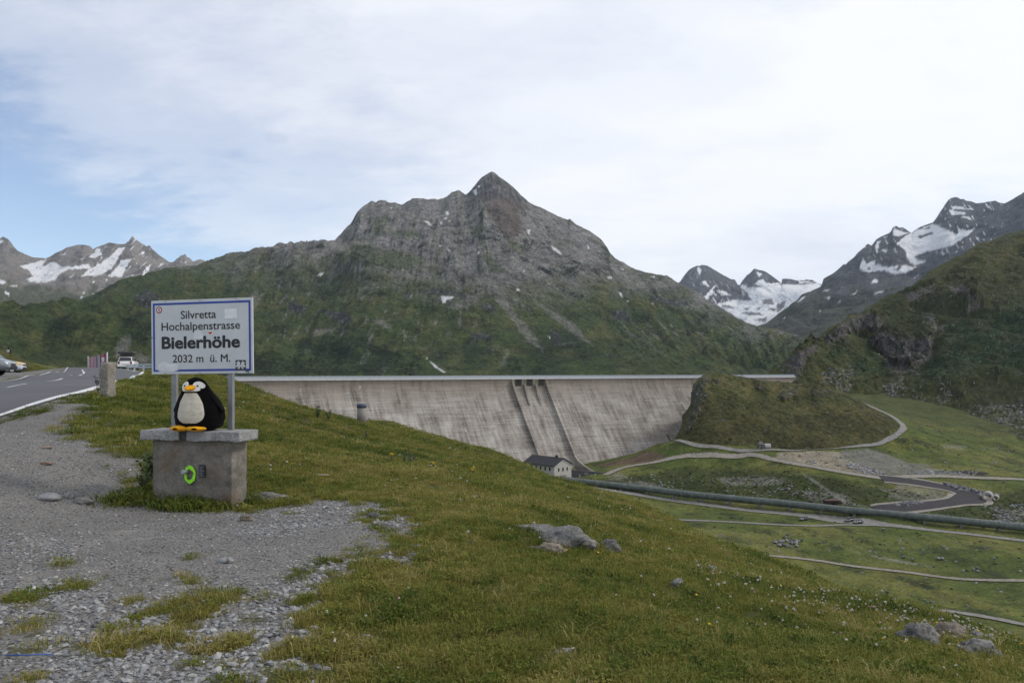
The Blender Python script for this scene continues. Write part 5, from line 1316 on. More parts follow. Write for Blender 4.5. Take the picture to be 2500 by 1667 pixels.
flat('emblem_script', [zx(1690, 1356), zx(1753, 1344), zx(1816, 1356), zx(1753, 1352)], YF - 0.0026, M_BLK, s3)
for k in range(5):
    flat('scribble', zb_(1850 + k * 14, 1452 + (k % 2) * 18, [(-5, -26), (3, -26), (6, 26), (-2, 26)], (-1) ** k * 22), YF - 0.0016 - 0.0002 * k, M_BLK)
for x, y in [(333, 122), (1000, 105), (1680, 75), (65, 822), (1950, 775), (320, 1515), (990, 1503), (1670, 1490)]:
    q = zx(x, y); bm = bmesh.new(); cyl_bm(bm, (q[0], YF + 0.002, q[1]), (q[0], YF - 0.007, q[1]), 0.008, 0.006, 8)
    bm_obj('bolt', bm, M_PST, pan)

# ---- plush penguin
def velvet(name, col, sheen=0.25, bs=160):
    m, t, b = new_mat(name)
    tcn = N('ShaderNodeTexCoord', t); n = noise(t, tcn.outputs['Object'], 26, 5, 0.7)
    t.links.new(ramp(t, n, [(0.3, tuple(c * 0.8 for c in col)), (0.7, tuple(min(1, c * 1.15) for c in col))]), b.inputs['Base Color'])
    b.inputs['Roughness'].default_value = 1.0; b.inputs['Specular IOR Level'].default_value = 0.05
    b.inputs['Sheen Weight'].default_value = sheen; b.inputs['Sheen Roughness'].default_value = 0.5
    bn = N('ShaderNodeBump', t); bn.inputs['Strength'].default_value = 0.5; bn.inputs['Distance'].default_value = 0.006
    t.links.new(noise(t, tcn.outputs['Object'], bs, 3, 0.7), bn.inputs['Height']); t.links.new(bn.outputs[0], b.inputs['Normal'])
    return m
M_PBK = velvet('black_plush', (0.0045, 0.0038, 0.0042), 0.03); M_PWH = velvet('cream_plush', (0.50, 0.46, 0.38), 0.1); M_PYL = velvet('yellow_felt', (0.72, 0.33, 0.008), 0.1); M_PW2 = velvet('white_felt', (0.66, 0.65, 0.60), 0.1)
pgx = (487 - 1250) / F * 9.57
pg = empty('plush_penguin', (pgx, 9.57, CT + 0.002), math.radians(-4))
tag(pg, 'black and white plush penguin with yellow beak and feet sitting on the plinth', 'plush toy')
PH = 0.662
fz = np.array([0, .03, .10, .25, .40, .52, .62, .70, .78, .85, .91, .95, .98, 1.0]); fr = np.array([.15, .235, .285, .302, .294, .268, .232, .196, .170, .150, .122, .092, .058, 0.0])
def prad(f): return np.interp(f, np.linspace(0, 1, 200), np.convolve(np.pad(np.interp(np.linspace(0, 1, 200), fz, fr), 4, 'edge'), np.ones(9) / 9, 'valid')) * np.clip((1 - f) * 60, 0, 1) ** 0.5
def pcx(f): return -0.030 * sstep(0.45, 0.85, f)
def psurf(th, f, off=0.0):
    r = prad(np.asarray(f, float)) + off
    lump = 1 + 0.02 * np.sin(3 * th + 5 * f) + 0.05 * fbm(np.sin(th) * 1.7 + 4, np.cos(th) * 1.7 + 5.0 * f, 3, 91)
    return np.stack([pcx(f) + r * lump * np.sin(th), -0.035 * sstep(0.5, 0.9, f) - r * 0.86 * lump * np.cos(th), np.asarray(f) * PH + 0 * th], -1)
ff = np.concatenate([[0.0], np.linspace(0.02, 0.93, 34), np.linspace(0.94, 1.0, 12)]); tt = np.linspace(0, 2 * np.pi, 57)
FF, TT = np.meshgrid(ff, tt, indexing='ij')
co = psurf(TT, FF)
bm = bmesh.new(); me = grid_mesh('body', co); bm.from_mesh(me); bmesh.ops.remove_doubles(bm, verts=bm.verts, dist=0.0008)
bmesh.ops.holes_fill(bm, edges=bm.edges)
bm_obj('body', bm, M_PBK, pg, True)
def patch(name, wfun, f0, f1, thc, off, mat, parent=pg, n=18, m_=16):
    rows = []
    for f in np.linspace(f0, f1, n):
        w = wfun((f - f0) / (f1 - f0))
        th = thc + np.linspace(-1, 1, m_) * w
        e = np.linspace(-1, 1, m_)
        bulge = off * np.sqrt(np.clip(1 - e ** 8, 0, 1)) * np.clip(np.sin(np.pi * np.clip((f - f0) / (f1 - f0), 0.0, 1.0)) * 4, 0.0, 1) - 0.002
        rows.append(psurf(th, np.full(m_, f), bulge))
    me_ = grid_mesh(name, np.array(rows)); me_.materials.append(mat)
    return link(bpy.data.objects.new(name, me_), parent)
patch('belly', lambda t: math.radians(37) * (max(0.0, 1 - abs((t - 0.36) / (0.38 if t < 0.36 else 0.86)) ** 2.4)) ** 0.5 * (1 - 0.12 * t), 0.145, 0.715, math.radians(-1), 0.010, M_PWH, n=40, m_=24)
patch('muzzle', lambda t: math.radians(42) * (max(0, 1 - (2 * t - 1) ** 2)) ** 0.4, 0.728, 0.81, math.radians(-2), 0.016, M_PW2)
for sg_, w in ((1, 31), (-1, 27)):
    ep = patch('eye_patch', lambda t: math.radians(w) * (max(0, 1 - (2 * t - 1) ** 2)) ** 0.5, 0.782, 0.918, math.radians(38 * sg_), 0.007, M_PW2, n=26, m_=22)
    c = psurf(np.array([math.radians(30 * sg_)]), np.array([0.835]), 0.006)[0]
    bm = bmesh.new(); bmesh.ops.create_uvsphere(bm, u_segments=12, v_segments=8, radius=0.012); bmesh.ops.translate(bm, verts=bm.verts, vec=c)
    e = bm_obj('eye', bm, plain('eye_brown', (0.10, 0.02, 0.015), 0.15), ep, True)
    d_ = Vector((math.sin(math.radians(30 * sg_)), -math.cos(math.radians(30 * sg_)), 0.1)) * 0.007
    bm = bmesh.new(); bmesh.ops.create_uvsphere(bm, u_segments=10, v_segments=6, radius=0.0075); bmesh.ops.translate(bm, verts=bm.verts, vec=Vector(c) + d_)
    bm_obj('pupil', bm, plain('pupil_black', (0.004, 0.004, 0.004), 0.1), ep, True)
bk = psurf(np.array([0.0]), np.array([0.800]), -0.03)[0]
rows = []
for i, t in enumerate(np.linspace(0, 1, 12)):
    w = 0.062 * (1 - t ** 2.2) ** 0.6 + 0.001; h = 0.034 * (1 - t ** 2) ** 0.6 + 0.001
    an = np.linspace(0, 2 * np.pi, 21)
    rows.append(np.stack([bk[0] + w * np.cos(an), np.full(21, bk[1] - 0.145 * t), bk[2] - 0.018 * t * t + h * np.sin(an)], 1))
me = grid_mesh('beak', np.array(rows)); me.materials.append(M_PYL); link(bpy.data.objects.new('beak', me), pg)
def blob(name, c, rad, mat, parent, rot=(0, 0, 0), seed=0, jit=0.0):
    bm = bmesh.new(); bmesh.ops.create_uvsphere(bm, u_segments=24, v_segments=14, radius=1.0)
    R = Matrix.Rotation(rot[2], 3, 'Z') @ Matrix.Rotation(rot[1], 3, 'Y') @ Matrix.Rotation(rot[0], 3, 'X')
    for v in bm.verts:
        n = 1 + jit * mnoise.noise(v.co * 2.3 + Vector((seed, 0, 0)))
        v.co = Vector(c) + R @ Vector((v.co.x * rad[0] * n, v.co.y * rad[1] * n, v.co.z * rad[2] * n))
    return bm_obj(name, bm, mat, parent, True)
def foot(cx, rz):
    rows = []
    for t in np.linspace(0, 1, 14):
        w = 0.118 * (1 - (1.15 * t - 0.6) ** 2 * 2.4 if abs(1.15 * t - 0.6) < 0.645 else 0.004)
        w = max(w, 0.004); h = 0.038 * math.sin(math.pi * min(max(t, 0.03), 0.97)) ** 0.5
        an = np.linspace(0, 2 * np.pi, 25); sc = 1 + 0.10 * np.abs(np.cos(an * 1.5)) * t
        x = w * np.cos(an) * sc; y = np.full(25, 0.06 - 0.20 * t); z = h * np.sin(an) + 0.036
        c_, s_ = math.cos(rz), math.sin(rz)
        rows.append(np.stack([cx + x * c_ - y * s_, -0.15 + x * s_ + y * c_, z], 1))
    me_ = grid_mesh('foot', np.array(rows)); me_.materials.append(M_PYL); link(bpy.data.objects.new('foot', me_), pg)
foot(-0.150, -0.10); foot(0.040, 0.22)
def wing(sgn):
    rows = []
    for t in np.linspace(0, 1, 14):
        f = 0.70 - 0.36 * t
        c = psurf(np.array([math.radians(82 * sgn)]), np.array([f]), -0.035 + (0.082 if sgn > 0 else 0.045) * t ** 2.4)[0]
        w = 0.075 * math.sin(math.pi * (0.22 + 0.74 * t)) ** 0.8; th_ = 0.034 * (1 - 0.55 * t)
        if t > 0.99: w *= 0.3; th_ *= 0.3
        an = np.linspace(0, 2 * np.pi, 17)
        rows.append(np.stack([c[0] + th_ * np.cos(an), c[1] + w * np.sin(an), np.full(17, c[2])], 1))
    me_ = grid_mesh('flipper', np.array(rows)); me_.materials.append(M_PBK); link(bpy.data.objects.new('flipper', me_), pg)
wing(1); wing(-1)

# ================================================================== ROADSIDE THINGS
M_STONE = granite('rough_marker_granite', (0.10, 0.088, 0.07), (0.36, 0.33, 0.28), 22, 1.0)
q = hitN(262, 966)
o = rough_block('stone_marker_post', (-0.135, -0.12, -0.2), (0.135, 0.12, 0.84), M_STONE, None, (6, 5, 18), 0.022, 41)
q[2] = float(Nz(q[:1], q[1:2])[0])
for v in o.data.vertices:
    k = 1 - 0.10 * v.co.z; v.co.x *= k; v.co.y *= k; v.co.x += 0.03 * v.co.z
o.location = q; o.rotation_euler = (0, 0, math.radians(-24))
tag(o, 'rough square granite marker post at the edge of the road', 'marker post')
q = hitN(883, 1031)
vp = empty('vent_pipe', (q[0], q[1], q[2] - 0.1))
tag(vp, 'short grey concrete pipe with dark blue band standing on the meadow edge', 'pipe')
sc_ = q[1] / F
cyl('pipe_body', (0, 0, 0), (0, 0, 46 * sc_ - 10 * sc_ + 0.1), 11.2 * sc_, plain('weathered_pipe_concrete', (0.22, 0.205, 0.185), 0.85, 0, 0.2, 4), vp, None, 32)
cyl('collar', (0, 0, 46 * sc_ - 9.9 * sc_ + 0.1), (0, 0, 46 * sc_ + 0.1), 11.9 * sc_, plain('blue_grey_collar', (0.055, 0.075, 0.115), 0.6, 0, 0.3, 6), vp, None, 32)

# ---- cars
M_TYRE = plain('tyre_rubber', (0.012, 0.012, 0.013), 0.85); M_RIM = plain('alloy_rim', (0.42, 0.43, 0.45), 0.3, 0.8); M_CGL = plain('car_glass', (0.018, 0.024, 0.028), 0.06, 0, 0.1)
M_TAIL = plain('tail_light_red', (0.20, 0.012, 0.012), 0.25); M_HEAD = plain('headlight_glass', (0.60, 0.62, 0.64), 0.12); M_TRIM = plain('black_plastic_trim', (0.015, 0.015, 0.016), 0.55); M_PLATE = plain('number_plate', (0.55, 0.55, 0.52), 0.5)
def paint(name, c, metal=0.0):
    m = plain(name, c, 0.28, metal, 0.05, 2); m.node_tree.nodes['Principled BSDF'].inputs['Coat Weight'].default_value = 0.6; return m
def make_car(name, label, pm, L=4.7, W=1.76, H=1.48, hood=1.25, rear=0.25, belt=0.93, gc_=0.22, group=None, boot=0.0):
    """x forward (0 = rear bumper), z up"""
    c = empty(name); tag(c, label, 'car', group)
    hw = W / 2
    # body: cross sections along x
    xs = np.array([0, 0.05, 0.25, 0.8, 1.6, L * 0.5, L - 1.6, L - hood, L - 0.55, L - 0.16, L - 0.03, L])
    top = np.interp(xs, [0, 0.05, 0.2, L - hood, L - 0.5, L - 0.15, L], [belt * 0.68, belt * 0.93, belt, belt + 0.03, belt * 0.86, belt * 0.76, belt * 0.52])
    bot = np.interp(xs, [0, 0.3, L - 0.4, L], [gc_ + 0.14, gc_, gc_, gc_ + 0.10])
    wid = hw * np.interp(xs, [0, 0.06, 0.35, L - 0.6, L - 0.15, L], [0.86, 0.94, 1.0, 0.98, 0.88, 0.74])
    rows = []
    for x, t, b_, w in zip(xs, top, bot, wid):
        h = t - b_
        rows.append([(x, -w * 0.90, b_), (x, -w, b_ + h * 0.30), (x, -w, b_ + h * 0.68), (x, -w * 0.95, t - 0.03), (x, -w * 0.80, t), (x, 0, t + 0.015), (x, w * 0.80, t), (x, w * 0.95, t - 0.03), (x, w, b_ + h * 0.68), (x, w, b_ + h * 0.30), (x, w * 0.90, b_)])
    n = 11; vs = [v for r in rows for v in r]; fs = []
    for i in range(len(rows) - 1):
        for j in range(n):
            k = (j + 1) % n; fs.append((i * n + j, (i + 1) * n + j, (i + 1) * n + k, i * n + k))
    fs += [tuple(range(n)), tuple(reversed(range((len(rows) - 1) * n, len(rows) * n)))]
    body = mesh_obj('body', vs, fs, pm, c, True)
    r0, r1 = rear, L - hood                                    # cabin base
    t0, t1 = rear + 0.32 + boot * 0.5, L - hood - 0.75          # roof ends
    bz, rz2 = belt - 0.01, H - 0.03
    cb = [(r0 + boot, hw * 0.86), (r1, hw * 0.86)]; ct = [(t0 + boot * 0.4, hw * 0.68), (t1, hw * 0.70)]
    A = [(cb[0][0], -cb[0][1], bz), (cb[1][0], -cb[1][1], bz), (cb[1][0], cb[1][1], bz), (cb[0][0], cb[0][1], bz)]
    B = [(ct[0][0], -ct[0][1], rz2), (ct[1][0], -ct[1][1], rz2), (ct[1][0], ct[1][1], rz2), (ct[0][0], ct[0][1], rz2)]
    bm = bmesh.new(); va = [bm.verts.new(v) for v in A]; vb = [bm.verts.new(v) for v in B]
    for i in range(4): bm.faces.new((va[i], va[(i + 1) % 4], vb[(i + 1) % 4], vb[i]))
    bm.faces.new(vb)
    bmesh.ops.bevel(bm, geom=[e for e in bm.edges if all(v in vb for v in e.verts)], offset=0.05, segments=3, affect='EDGES')
    bm_obj('cabin', bm, pm, c, True)
    def glass(p, q, r, s_, nm, m0=0.08, m1=0.08, u0=0.0, u1=1.0, off=0.012):
        p, q, r, s_ = map(Vector, (p, q, r, s_))
        nrm = (q - p).cross(s_ - p).normalized()
        ctr = (p + q + r + s_) / 4
        if nrm.dot(ctr - Vector((L * 0.5, 0, 1.0))) < 0: nrm = -nrm
        def bl_(u, v): return (p * (1 - u) + q * u) * (1 - v) + (s_ * (1 - u) + r * u) * v
        pts = [bl_(u0 + (u1 - u0) * a, b__) + nrm * off for a, b__ in ((0.04, m0), (0.96, m0), (0.94, 1 - m1), (0.06, 1 - m1))]
        return mesh_obj(nm, [tuple(v) for v in pts] + [tuple(v - nrm * 0.03) for v in pts], [(0, 1, 2, 3), (7, 6, 5, 4), (0, 4, 5, 1), (1, 5, 6, 2), (2, 6, 7, 3), (3, 7, 4, 0)], M_CGL, c)
    glass(A[1], A[2], B[2], B[1], 'windscreen', 0.05, 0.1); glass(A[3], A[0], B[0], B[3], 'rear_window', 0.08, 0.14)
    for a, b__ in ((0, 1), (3, 2)):
        for u0, u1 in ((0.03, 0.28), (0.30, 0.62), (0.64, 0.97)): glass(A[a], A[b__], B[b__], B[a], 'side_window', 0.06, 0.14, u0, u1)
    for x in (0.82, L - 0.88):
        for s_ in (-1, 1):
            y = s_ * (hw - 0.10)
            w_ = cyl('wheel', (x, y - 0.11, 0.32), (x, y + 0.11, 0.32), 0.32, M_TYRE, c, None, 20)
            cyl('rim', (x, y + s_ * 0.09, 0.32), (x, y + s_ * 0.118, 0.32), 0.20, M_RIM, w_, None, 12)
    for s_ in (-1, 1):
        box('tail_light', (-0.015, s_ * hw * 0.72 - 0.11, belt * 0.66), (0.10, s_ * hw * 0.72 + 0.11, belt * 0.95), M_TAIL, c, 0.02)
        box('headlight', (L - 0.30, s_ * hw * 0.66 - 0.15, belt * 0.58), (L - 0.055, s_ * hw * 0.66 + 0.15, belt * 0.74), M_HEAD, c, 0.03)
        box('mirror', (L - hood - 0.35, s_ * (hw + 0.06) - 0.09, belt + 0.02), (L - hood - 0.20, s_ * (hw + 0.06) + 0.09, belt + 0.17), M_TRIM, c, 0.03)
        box('door_handle', (L * 0.45, s_ * hw * 0.985 - 0.015, belt - 0.17), (L * 0.45 + 0.18, s_ * hw * 0.985 + 0.015, belt - 0.13), M_TRIM, c)
    box('bumper', (-0.05, -hw * 0.88, gc_ + 0.10), (0.10, hw * 0.88, gc_ + 0.34), pm, c, 0.04); box('bumper', (L - 0.12, -hw * 0.72, gc_ + 0.06), (L + 0.04, hw * 0.72, gc_ + 0.26), M_TRIM, c, 0.04)
    box('number_plate', (-0.065, -0.26, belt * 0.60), (-0.02, 0.26, belt * 0.60 + 0.11), M_PLATE, c)
    box('grille', (L - 0.06, -0.42, belt * 0.45), (L + 0.01, 0.42, belt * 0.62), M_TRIM, c)
    return c
def put_car(c, x, y, heading, hf, L=4.7):
    """heading: direction of travel in the ground plane; the car's middle stands at x, y"""
    h = Vector((heading[0], heading[1])).normalized(); a = math.atan2(h.y, h.x)
    ox, oy = x - h.x * L / 2, y - h.y * L / 2
    z0 = float(hf(np.array([ox]), np.array([oy]))[0]); z1 = float(hf(np.array([ox + h.x * L]), np.array([oy + h.y * L]))[0])
    c.location = (ox, oy, z0); c.rotation_euler = (0, -math.atan2(z1 - z0, L), a)
def Nroad(x, y): return Nh(x, y, False) + 0.03
P_WH = paint('white_car_paint', (0.70, 0.70, 0.69)); P_SI = paint('silver_car_paint', (0.38, 0.41, 0.46), 0.4); P_GR = paint('grey_car_paint', (0.20, 0.22, 0.25), 0.4); P_YE = paint('pale_yellow_car_paint', (0.62, 0.42, 0.14)); P_BK = paint('black_car_paint', (0.010, 0.010, 0.012))
ca = make_car('estate_car', 'white estate car with roof rack and flat black roof box behind the guard rail', P_WH, 4.6, 1.72, 1.46, 1.2, 0.12)
xs_, ys_ = (311.5 - 1250) / F * 86, 86.0
put_car(ca, xs_ - 0.9, ys_ + 2.0, (-0.30, 0.95), lambda x, y: np.full(np.shape(x), EYE + (HZ - 902) / F * 84.0), 4.6)
rk_ = box('roof_rack', (0.6, -0.60, 1.46), (2.9, 0.60, 1.72), M_TRIM, ca, 0.05)
box('roof_box', (0.35, -0.80, 1.80), (2.9, 0.80, 2.05), plain('black_box_shell', (0.05, 0.05, 0.055), 0.5), ca, 0.08)
for x in (0.8, 2.4):
    for y in (-0.5, 0.5): box('rack_foot', (x, y - 0.03, 1.72), (x + 0.06, y + 0.03, 1.80), M_TRIM, rk_)
ca = make_car('offroad_car', 'grey off-road car parked on the gravel beside the road', P_GR, 4.6, 1.85, 1.75, 1.15, 0.1, 1.05, 0.28)
put_car(ca, (6 - 1250) / F * 40 - 2.35, 40.0 + 0.4, (0.93, 0.36), Nroad, 4.6)
ca = make_car('saloon_car', 'silver saloon car parked at the foot of the grassy mound', P_SI, 4.5, 1.74, 1.42, 1.2, 0.3, 0.90, 0.2, None, 0.5)
put_car(ca, (53 - 1250) / F * 80 - 2.2, 80, (0.97, 0.24), lambda x, y: Nh(x, y, False) + 0.02, 4.5)
ca = make_car('classic_car', 'pale yellow car parked behind the silver saloon', P_YE, 4.2, 1.66, 1.95, 1.75, 0.3, 1.15, 0.3)
put_car(ca, (54 - 1250) / F * 83.6 - 2.1, 83.6, (0.97, 0.24), lambda x, y: Nh(x, y, False) + 0.02, 4.2)

# ---- guard rail
gr = empty('guard_rail', tuple(P(340, 900, 77)))
tag(gr, 'low grey steel guard rail at the road bend in front of the white estate car', 'guard rail')
g0 = np.array(gr.location); ra, rb = P(312, 891.5, 80), P(420, 889.0, 72)
for k in (0.0, 0.16, 0.38, 0.60, 0.82, 1.0):
    p = ra * (1 - k) + rb * k
    box('post', tuple(p - g0 - np.array([0.06, 0.05, 0.9])), tuple(p - g0 + np.array([0.06, 0.05, 0.06])), M_GALV, gr)
for dz in (0.0, -0.24):
    bm = bmesh.new(); vs = []
    dirv = Vector(rb - ra).normalized(); nv = Vector((-dirv.y, dirv.x, 0))
    for e in (ra, rb):
        for o_, z_ in ((-0.12, 0.07), (-0.16, 0.0), (-0.12, -0.07), (-0.08, -0.07), (-0.10, 0.0), (-0.08, 0.07)):
            vs.append(bm.verts.new(Vector(e - g0) + nv * (-o_ if nv.y > 0 else o_) * -1 + Vector((0, 0, z_ + dz))))
    for j in range(6): bm.faces.new((vs[j], vs[(j + 1) % 6], vs[6 + (j + 1) % 6], vs[6 + j]))
    bm_obj('rail', bm, M_GALV, gr)

# ---- striped banner fence by the road
bf = empty('banner_fence', tuple(P(238, 897, 110)))
tag(bf, 'row of tall coloured banner panels standing along the far road', 'banner fence')
b0 = np.array(bf.location)
cols_ = [(0.50, 0.47, 0.46), (0.33, 0.06, 0.07), (0.45, 0.28, 0.28), (0.42, 0.22, 0.30), (0.26, 0.22, 0.20), (0.44, 0.24, 0.38), (0.32, 0.05, 0.14), (0.16, 0.26, 0.30), (0.40, 0.40, 0.40), (0.025, 0.03, 0.12), (0.50, 0.10, 0.03), (0.52, 0.11, 0.03), (0.035, 0.035, 0.20), (0.28, 0.03, 0.07), (0.55, 0.52, 0.48)]
ea, eb = P(215, 897, 126), P(262, 898, 99); ea[2] = eb[2] = 1.9
nP = len(cols_)
for k, c in enumerate(cols_):
    us = 215 + 47 * np.array([k + 0.06, k + 0.94]) / nP
    pts = []
    for u in us:
        kk = (u - 1250) / F
        t = (kk * ea[1] - ea[0]) / ((eb[0] - ea[0]) - kk * (eb[1] - ea[1]))
        pts.append(ea + (eb - ea) * t)
    a, b_ = pts
    off = np.array([0.03, 0.05, 0]); top = 3.82 + 0.22 * k / nP
    vs = [(*(p - b0)[:2], z - b0[2]) for p in (a, b_) for z in (1.2, top)] + [(*(p + off - b0)[:2], z - b0[2]) for p in (a, b_) for z in (1.2, top)]
    mesh_obj('panel', vs, [(0, 2, 3, 1), (4, 5, 7, 6), (0, 1, 5, 4), (2, 6, 7, 3), (1, 3, 7, 5), (0, 4, 6, 2)], plain('banner_cloth', c, 0.8, 0, 0.2, 0.9), bf)
for e in (ea, eb):
    cyl('post', tuple(np.array([e[0], e[1], 0.8]) - b0), tuple(np.array([e[0], e[1], 4.1]) - b0), 0.07, M_FASC, bf, None, 8)
sx = empty('direction_sign', tuple(P(250, 895, 96))); tag(sx, 'small white direction board in front of the coloured banners', 'sign')
s0_ = np.array(sx.location); w0 = P(251, 877, 96) - s0_
box('board', tuple(w0 + np.array([-0.16, 0, -0.25])), tuple(w0 + np.array([0.16, 0.04, 0.25])), M_PLATE, sx)
cyl('post', (w0[0], w0[1] + 0.02, -0.4), (w0[0], w0[1] + 0.02, w0[2] - 0.25), 0.03, M_GALV, sx, None, 8)
# ================================================================== PLANT COVER AND STONES (scattered)
def proto_collection(name, objs):
    c = bpy.data.collections.new(name)
    for o in objs: c.objects.link(o)
    return c
def proto_obj(name, verts, faces, mat, tint=None, smooth=False):
    me_ = bpy.data.meshes.new(name); me_.from_pydata(verts, [], faces)
    if tint is not None:
        a = me_.attributes.new('shade', 'FLOAT', 'POINT'); a.data.foreach_set('value', np.asarray(tint, np.float32))
    if smooth: me_.polygons.foreach_set('use_smooth', np.full(len(me_.polygons), True))
    me_.materials.append(mat); me_.update()
    return bpy.data.objects.new(name, me_)
def scatter(name, pts, rot, scl, idx, tint, coll, label, cat):
    me_ = bpy.data.meshes.new(name); me_.vertices.add(len(pts)); me_.vertices.foreach_set('co', np.asarray(pts, np.float32).ravel())
    a = me_.attributes.new('rot', 'FLOAT_VECTOR', 'POINT'); a.data.foreach_set('vector', np.asarray(rot, np.float32).ravel())
    a = me_.attributes.new('scl', 'FLOAT_VECTOR', 'POINT'); a.data.foreach_set('vector', np.asarray(scl, np.float32).ravel())
    a = me_.attributes.new('idx', 'INT', 'POINT'); a.data.foreach_set('value', np.asarray(idx, np.int32))
    a = me_.attributes.new('tint', 'FLOAT', 'POINT'); a.data.foreach_set('value', np.asarray(tint, np.float32))
    o = link(bpy.data.objects.new(name, me_)); tag(o, label, cat, None, 'stuff')
    g = bpy.data.node_groups.new(name + '_scatter', 'GeometryNodeTree')
    g.interface.new_socket('Geometry', in_out='INPUT', socket_type='NodeSocketGeometry'); g.interface.new_socket('Geometry', in_out='OUTPUT', socket_type='NodeSocketGeometry')
    gi = g.nodes.new('NodeGroupInput'); go = g.nodes.new('NodeGroupOutput')
    ip = g.nodes.new('GeometryNodeInstanceOnPoints'); ci = g.nodes.new('GeometryNodeCollectionInfo')
    ci.inputs['Collection'].default_value = coll; ci.inputs['Separate Children'].default_value = True; ci.inputs['Reset Children'].default_value = True
    def na_(nm, ty):
        n_ = g.nodes.new('GeometryNodeInputNamedAttribute'); n_.data_type = ty; n_.inputs['Name'].default_value = nm
        return n_.outputs['Attribute']
    g.links.new(gi.outputs[0], ip.inputs['Points']); g.links.new(ci.outputs[0], ip.inputs['Instance']); ip.inputs['Pick Instance'].default_value = True
    g.links.new(na_('idx', 'INT'), ip.inputs['Instance Index']); g.links.new(na_('rot', 'FLOAT_VECTOR'), ip.inputs['Rotation']); g.links.new(na_('scl', 'FLOAT_VECTOR'), ip.inputs['Scale'])
    g.links.new(ip.outputs[0], go.inputs[0])
    m_ = o.modifiers.new('scatter', 'NODES'); m_.node_group = g
    return o
def blade_mat():
    m, t, b = new_mat('grass_blades')
    a = N('ShaderNodeAttribute', t); a.attribute_name = 'shade'
    i = N('ShaderNodeAttribute', t); i.attribute_name = 'tint'; i.attribute_type = 'INSTANCER'
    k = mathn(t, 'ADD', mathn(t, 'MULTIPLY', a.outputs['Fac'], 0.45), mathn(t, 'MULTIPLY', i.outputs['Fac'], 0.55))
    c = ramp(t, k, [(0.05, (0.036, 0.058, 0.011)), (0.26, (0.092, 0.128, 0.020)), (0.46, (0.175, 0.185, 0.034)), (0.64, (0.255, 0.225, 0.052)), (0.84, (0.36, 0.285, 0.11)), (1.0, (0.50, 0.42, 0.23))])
    t.links.new(c, b.inputs['Base Color']); b.inputs['Roughness'].default_value = 0.75; b.inputs['Specular IOR Level'].default_value = 0.2
    tr = N('ShaderNodeBsdfTranslucent', t); t.links.new(c, tr.inputs[0])
    mx_ = N('ShaderNodeMixShader', t); mx_.inputs[0].default_value = 0.25
    t.links.new(b.outputs[0], mx_.inputs[1]); t.links.new(tr.outputs[0], mx_.inputs[2]); t.links.new(mx_.outputs[0], t.nodes['Material Output'].inputs[0])
    return m
M_BL = blade_mat()
def tuft(name, n, rad, h0, h1, w, lean, seed, straw=0.1, flatb=False):
    r = random.Random(seed); vs, fs, tn = [], [], []
    for _ in range(n):
        a = r.uniform(0, 2 * math.pi); q = rad * math.sqrt(r.random()); x, y = q * math.cos(a), q * math.sin(a)
        h = r.uniform(h0, h1); la = r.uniform(0, 2 * math.pi) if r.random() < 0.4 else a + r.uniform(-0.7, 0.7); ln = h * r.uniform(0.15, lean)
        d = (math.cos(la), math.sin(la)); s_ = (-d[1], d[0]); ww = w * r.uniform(0.6, 1.3)
        sh = min(1, max(0, r.gauss(0.45, 0.2))) if r.random() > straw else r.uniform(0.85, 1.0)
        b0 = len(vs); tw = r.uniform(-0.8, 0.8); s2 = (s_[0] * math.cos(tw) + d[0] * math.sin(tw), s_[1] * math.cos(tw) + d[1] * math.sin(tw))
        vs += [(x - s2[0] * ww / 2, y - s2[1] * ww / 2, -0.012), (x + s2[0] * ww / 2, y + s2[1] * ww / 2, -0.012),
               (x + d[0] * ln * 0.4 + s2[0] * ww * 0.42, y + d[1] * ln * 0.4 + s2[1] * ww * 0.42, h * 0.6), (x + d[0] * ln * 0.4 - s2[0] * ww * 0.42, y + d[1] * ln * 0.4 - s2[1] * ww * 0.42, h * 0.6),
               (x + d[0] * ln, y + d[1] * ln, h * (0.95 - 0.25 * ln / h))]
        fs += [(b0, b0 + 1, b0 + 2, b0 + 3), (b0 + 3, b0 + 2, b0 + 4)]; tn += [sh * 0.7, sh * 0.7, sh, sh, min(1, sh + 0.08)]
    return proto_obj(name, vs, fs, M_BL, tn)
def rosette(name, n, seed):
    r = random.Random(seed); vs, fs, tn = [], [], []
    for _ in range(n):
        a = r.uniform(0, 2 * math.pi); q = r.uniform(0, 0.085); L_ = r.uniform(0.010, 0.026); w = L_ * r.uniform(0.3, 0.5); d = (math.cos(a), math.sin(a)); s_ = (-d[1], d[0]); z = r.uniform(0.005, 0.035); up_ = r.uniform(0.0, 0.035)
        b0 = len(vs); x, y = q * d[0], q * d[1]; sh = r.uniform(0.02, 0.38)
        vs += [(x, y, z), (x + d[0] * L_ * .5 + s_[0] * w, y + d[1] * L_ * .5 + s_[1] * w, z + up_), (x + d[0] * L_, y + d[1] * L_, z + up_ * .8), (x + d[0] * L_ * .5 - s_[0] * w, y + d[1] * L_ * .5 - s_[1] * w, z + up_)]
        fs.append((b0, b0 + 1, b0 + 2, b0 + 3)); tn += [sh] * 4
    return proto_obj(name, vs, fs, M_BL, tn)
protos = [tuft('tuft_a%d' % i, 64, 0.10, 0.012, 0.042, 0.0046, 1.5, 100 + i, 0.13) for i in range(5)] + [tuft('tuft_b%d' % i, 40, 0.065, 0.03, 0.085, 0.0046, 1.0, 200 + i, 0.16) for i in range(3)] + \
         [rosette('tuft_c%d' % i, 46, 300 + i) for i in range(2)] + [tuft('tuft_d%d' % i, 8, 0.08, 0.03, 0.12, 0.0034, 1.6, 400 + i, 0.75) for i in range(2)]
GC = proto_collection('grass_prototypes', protos)
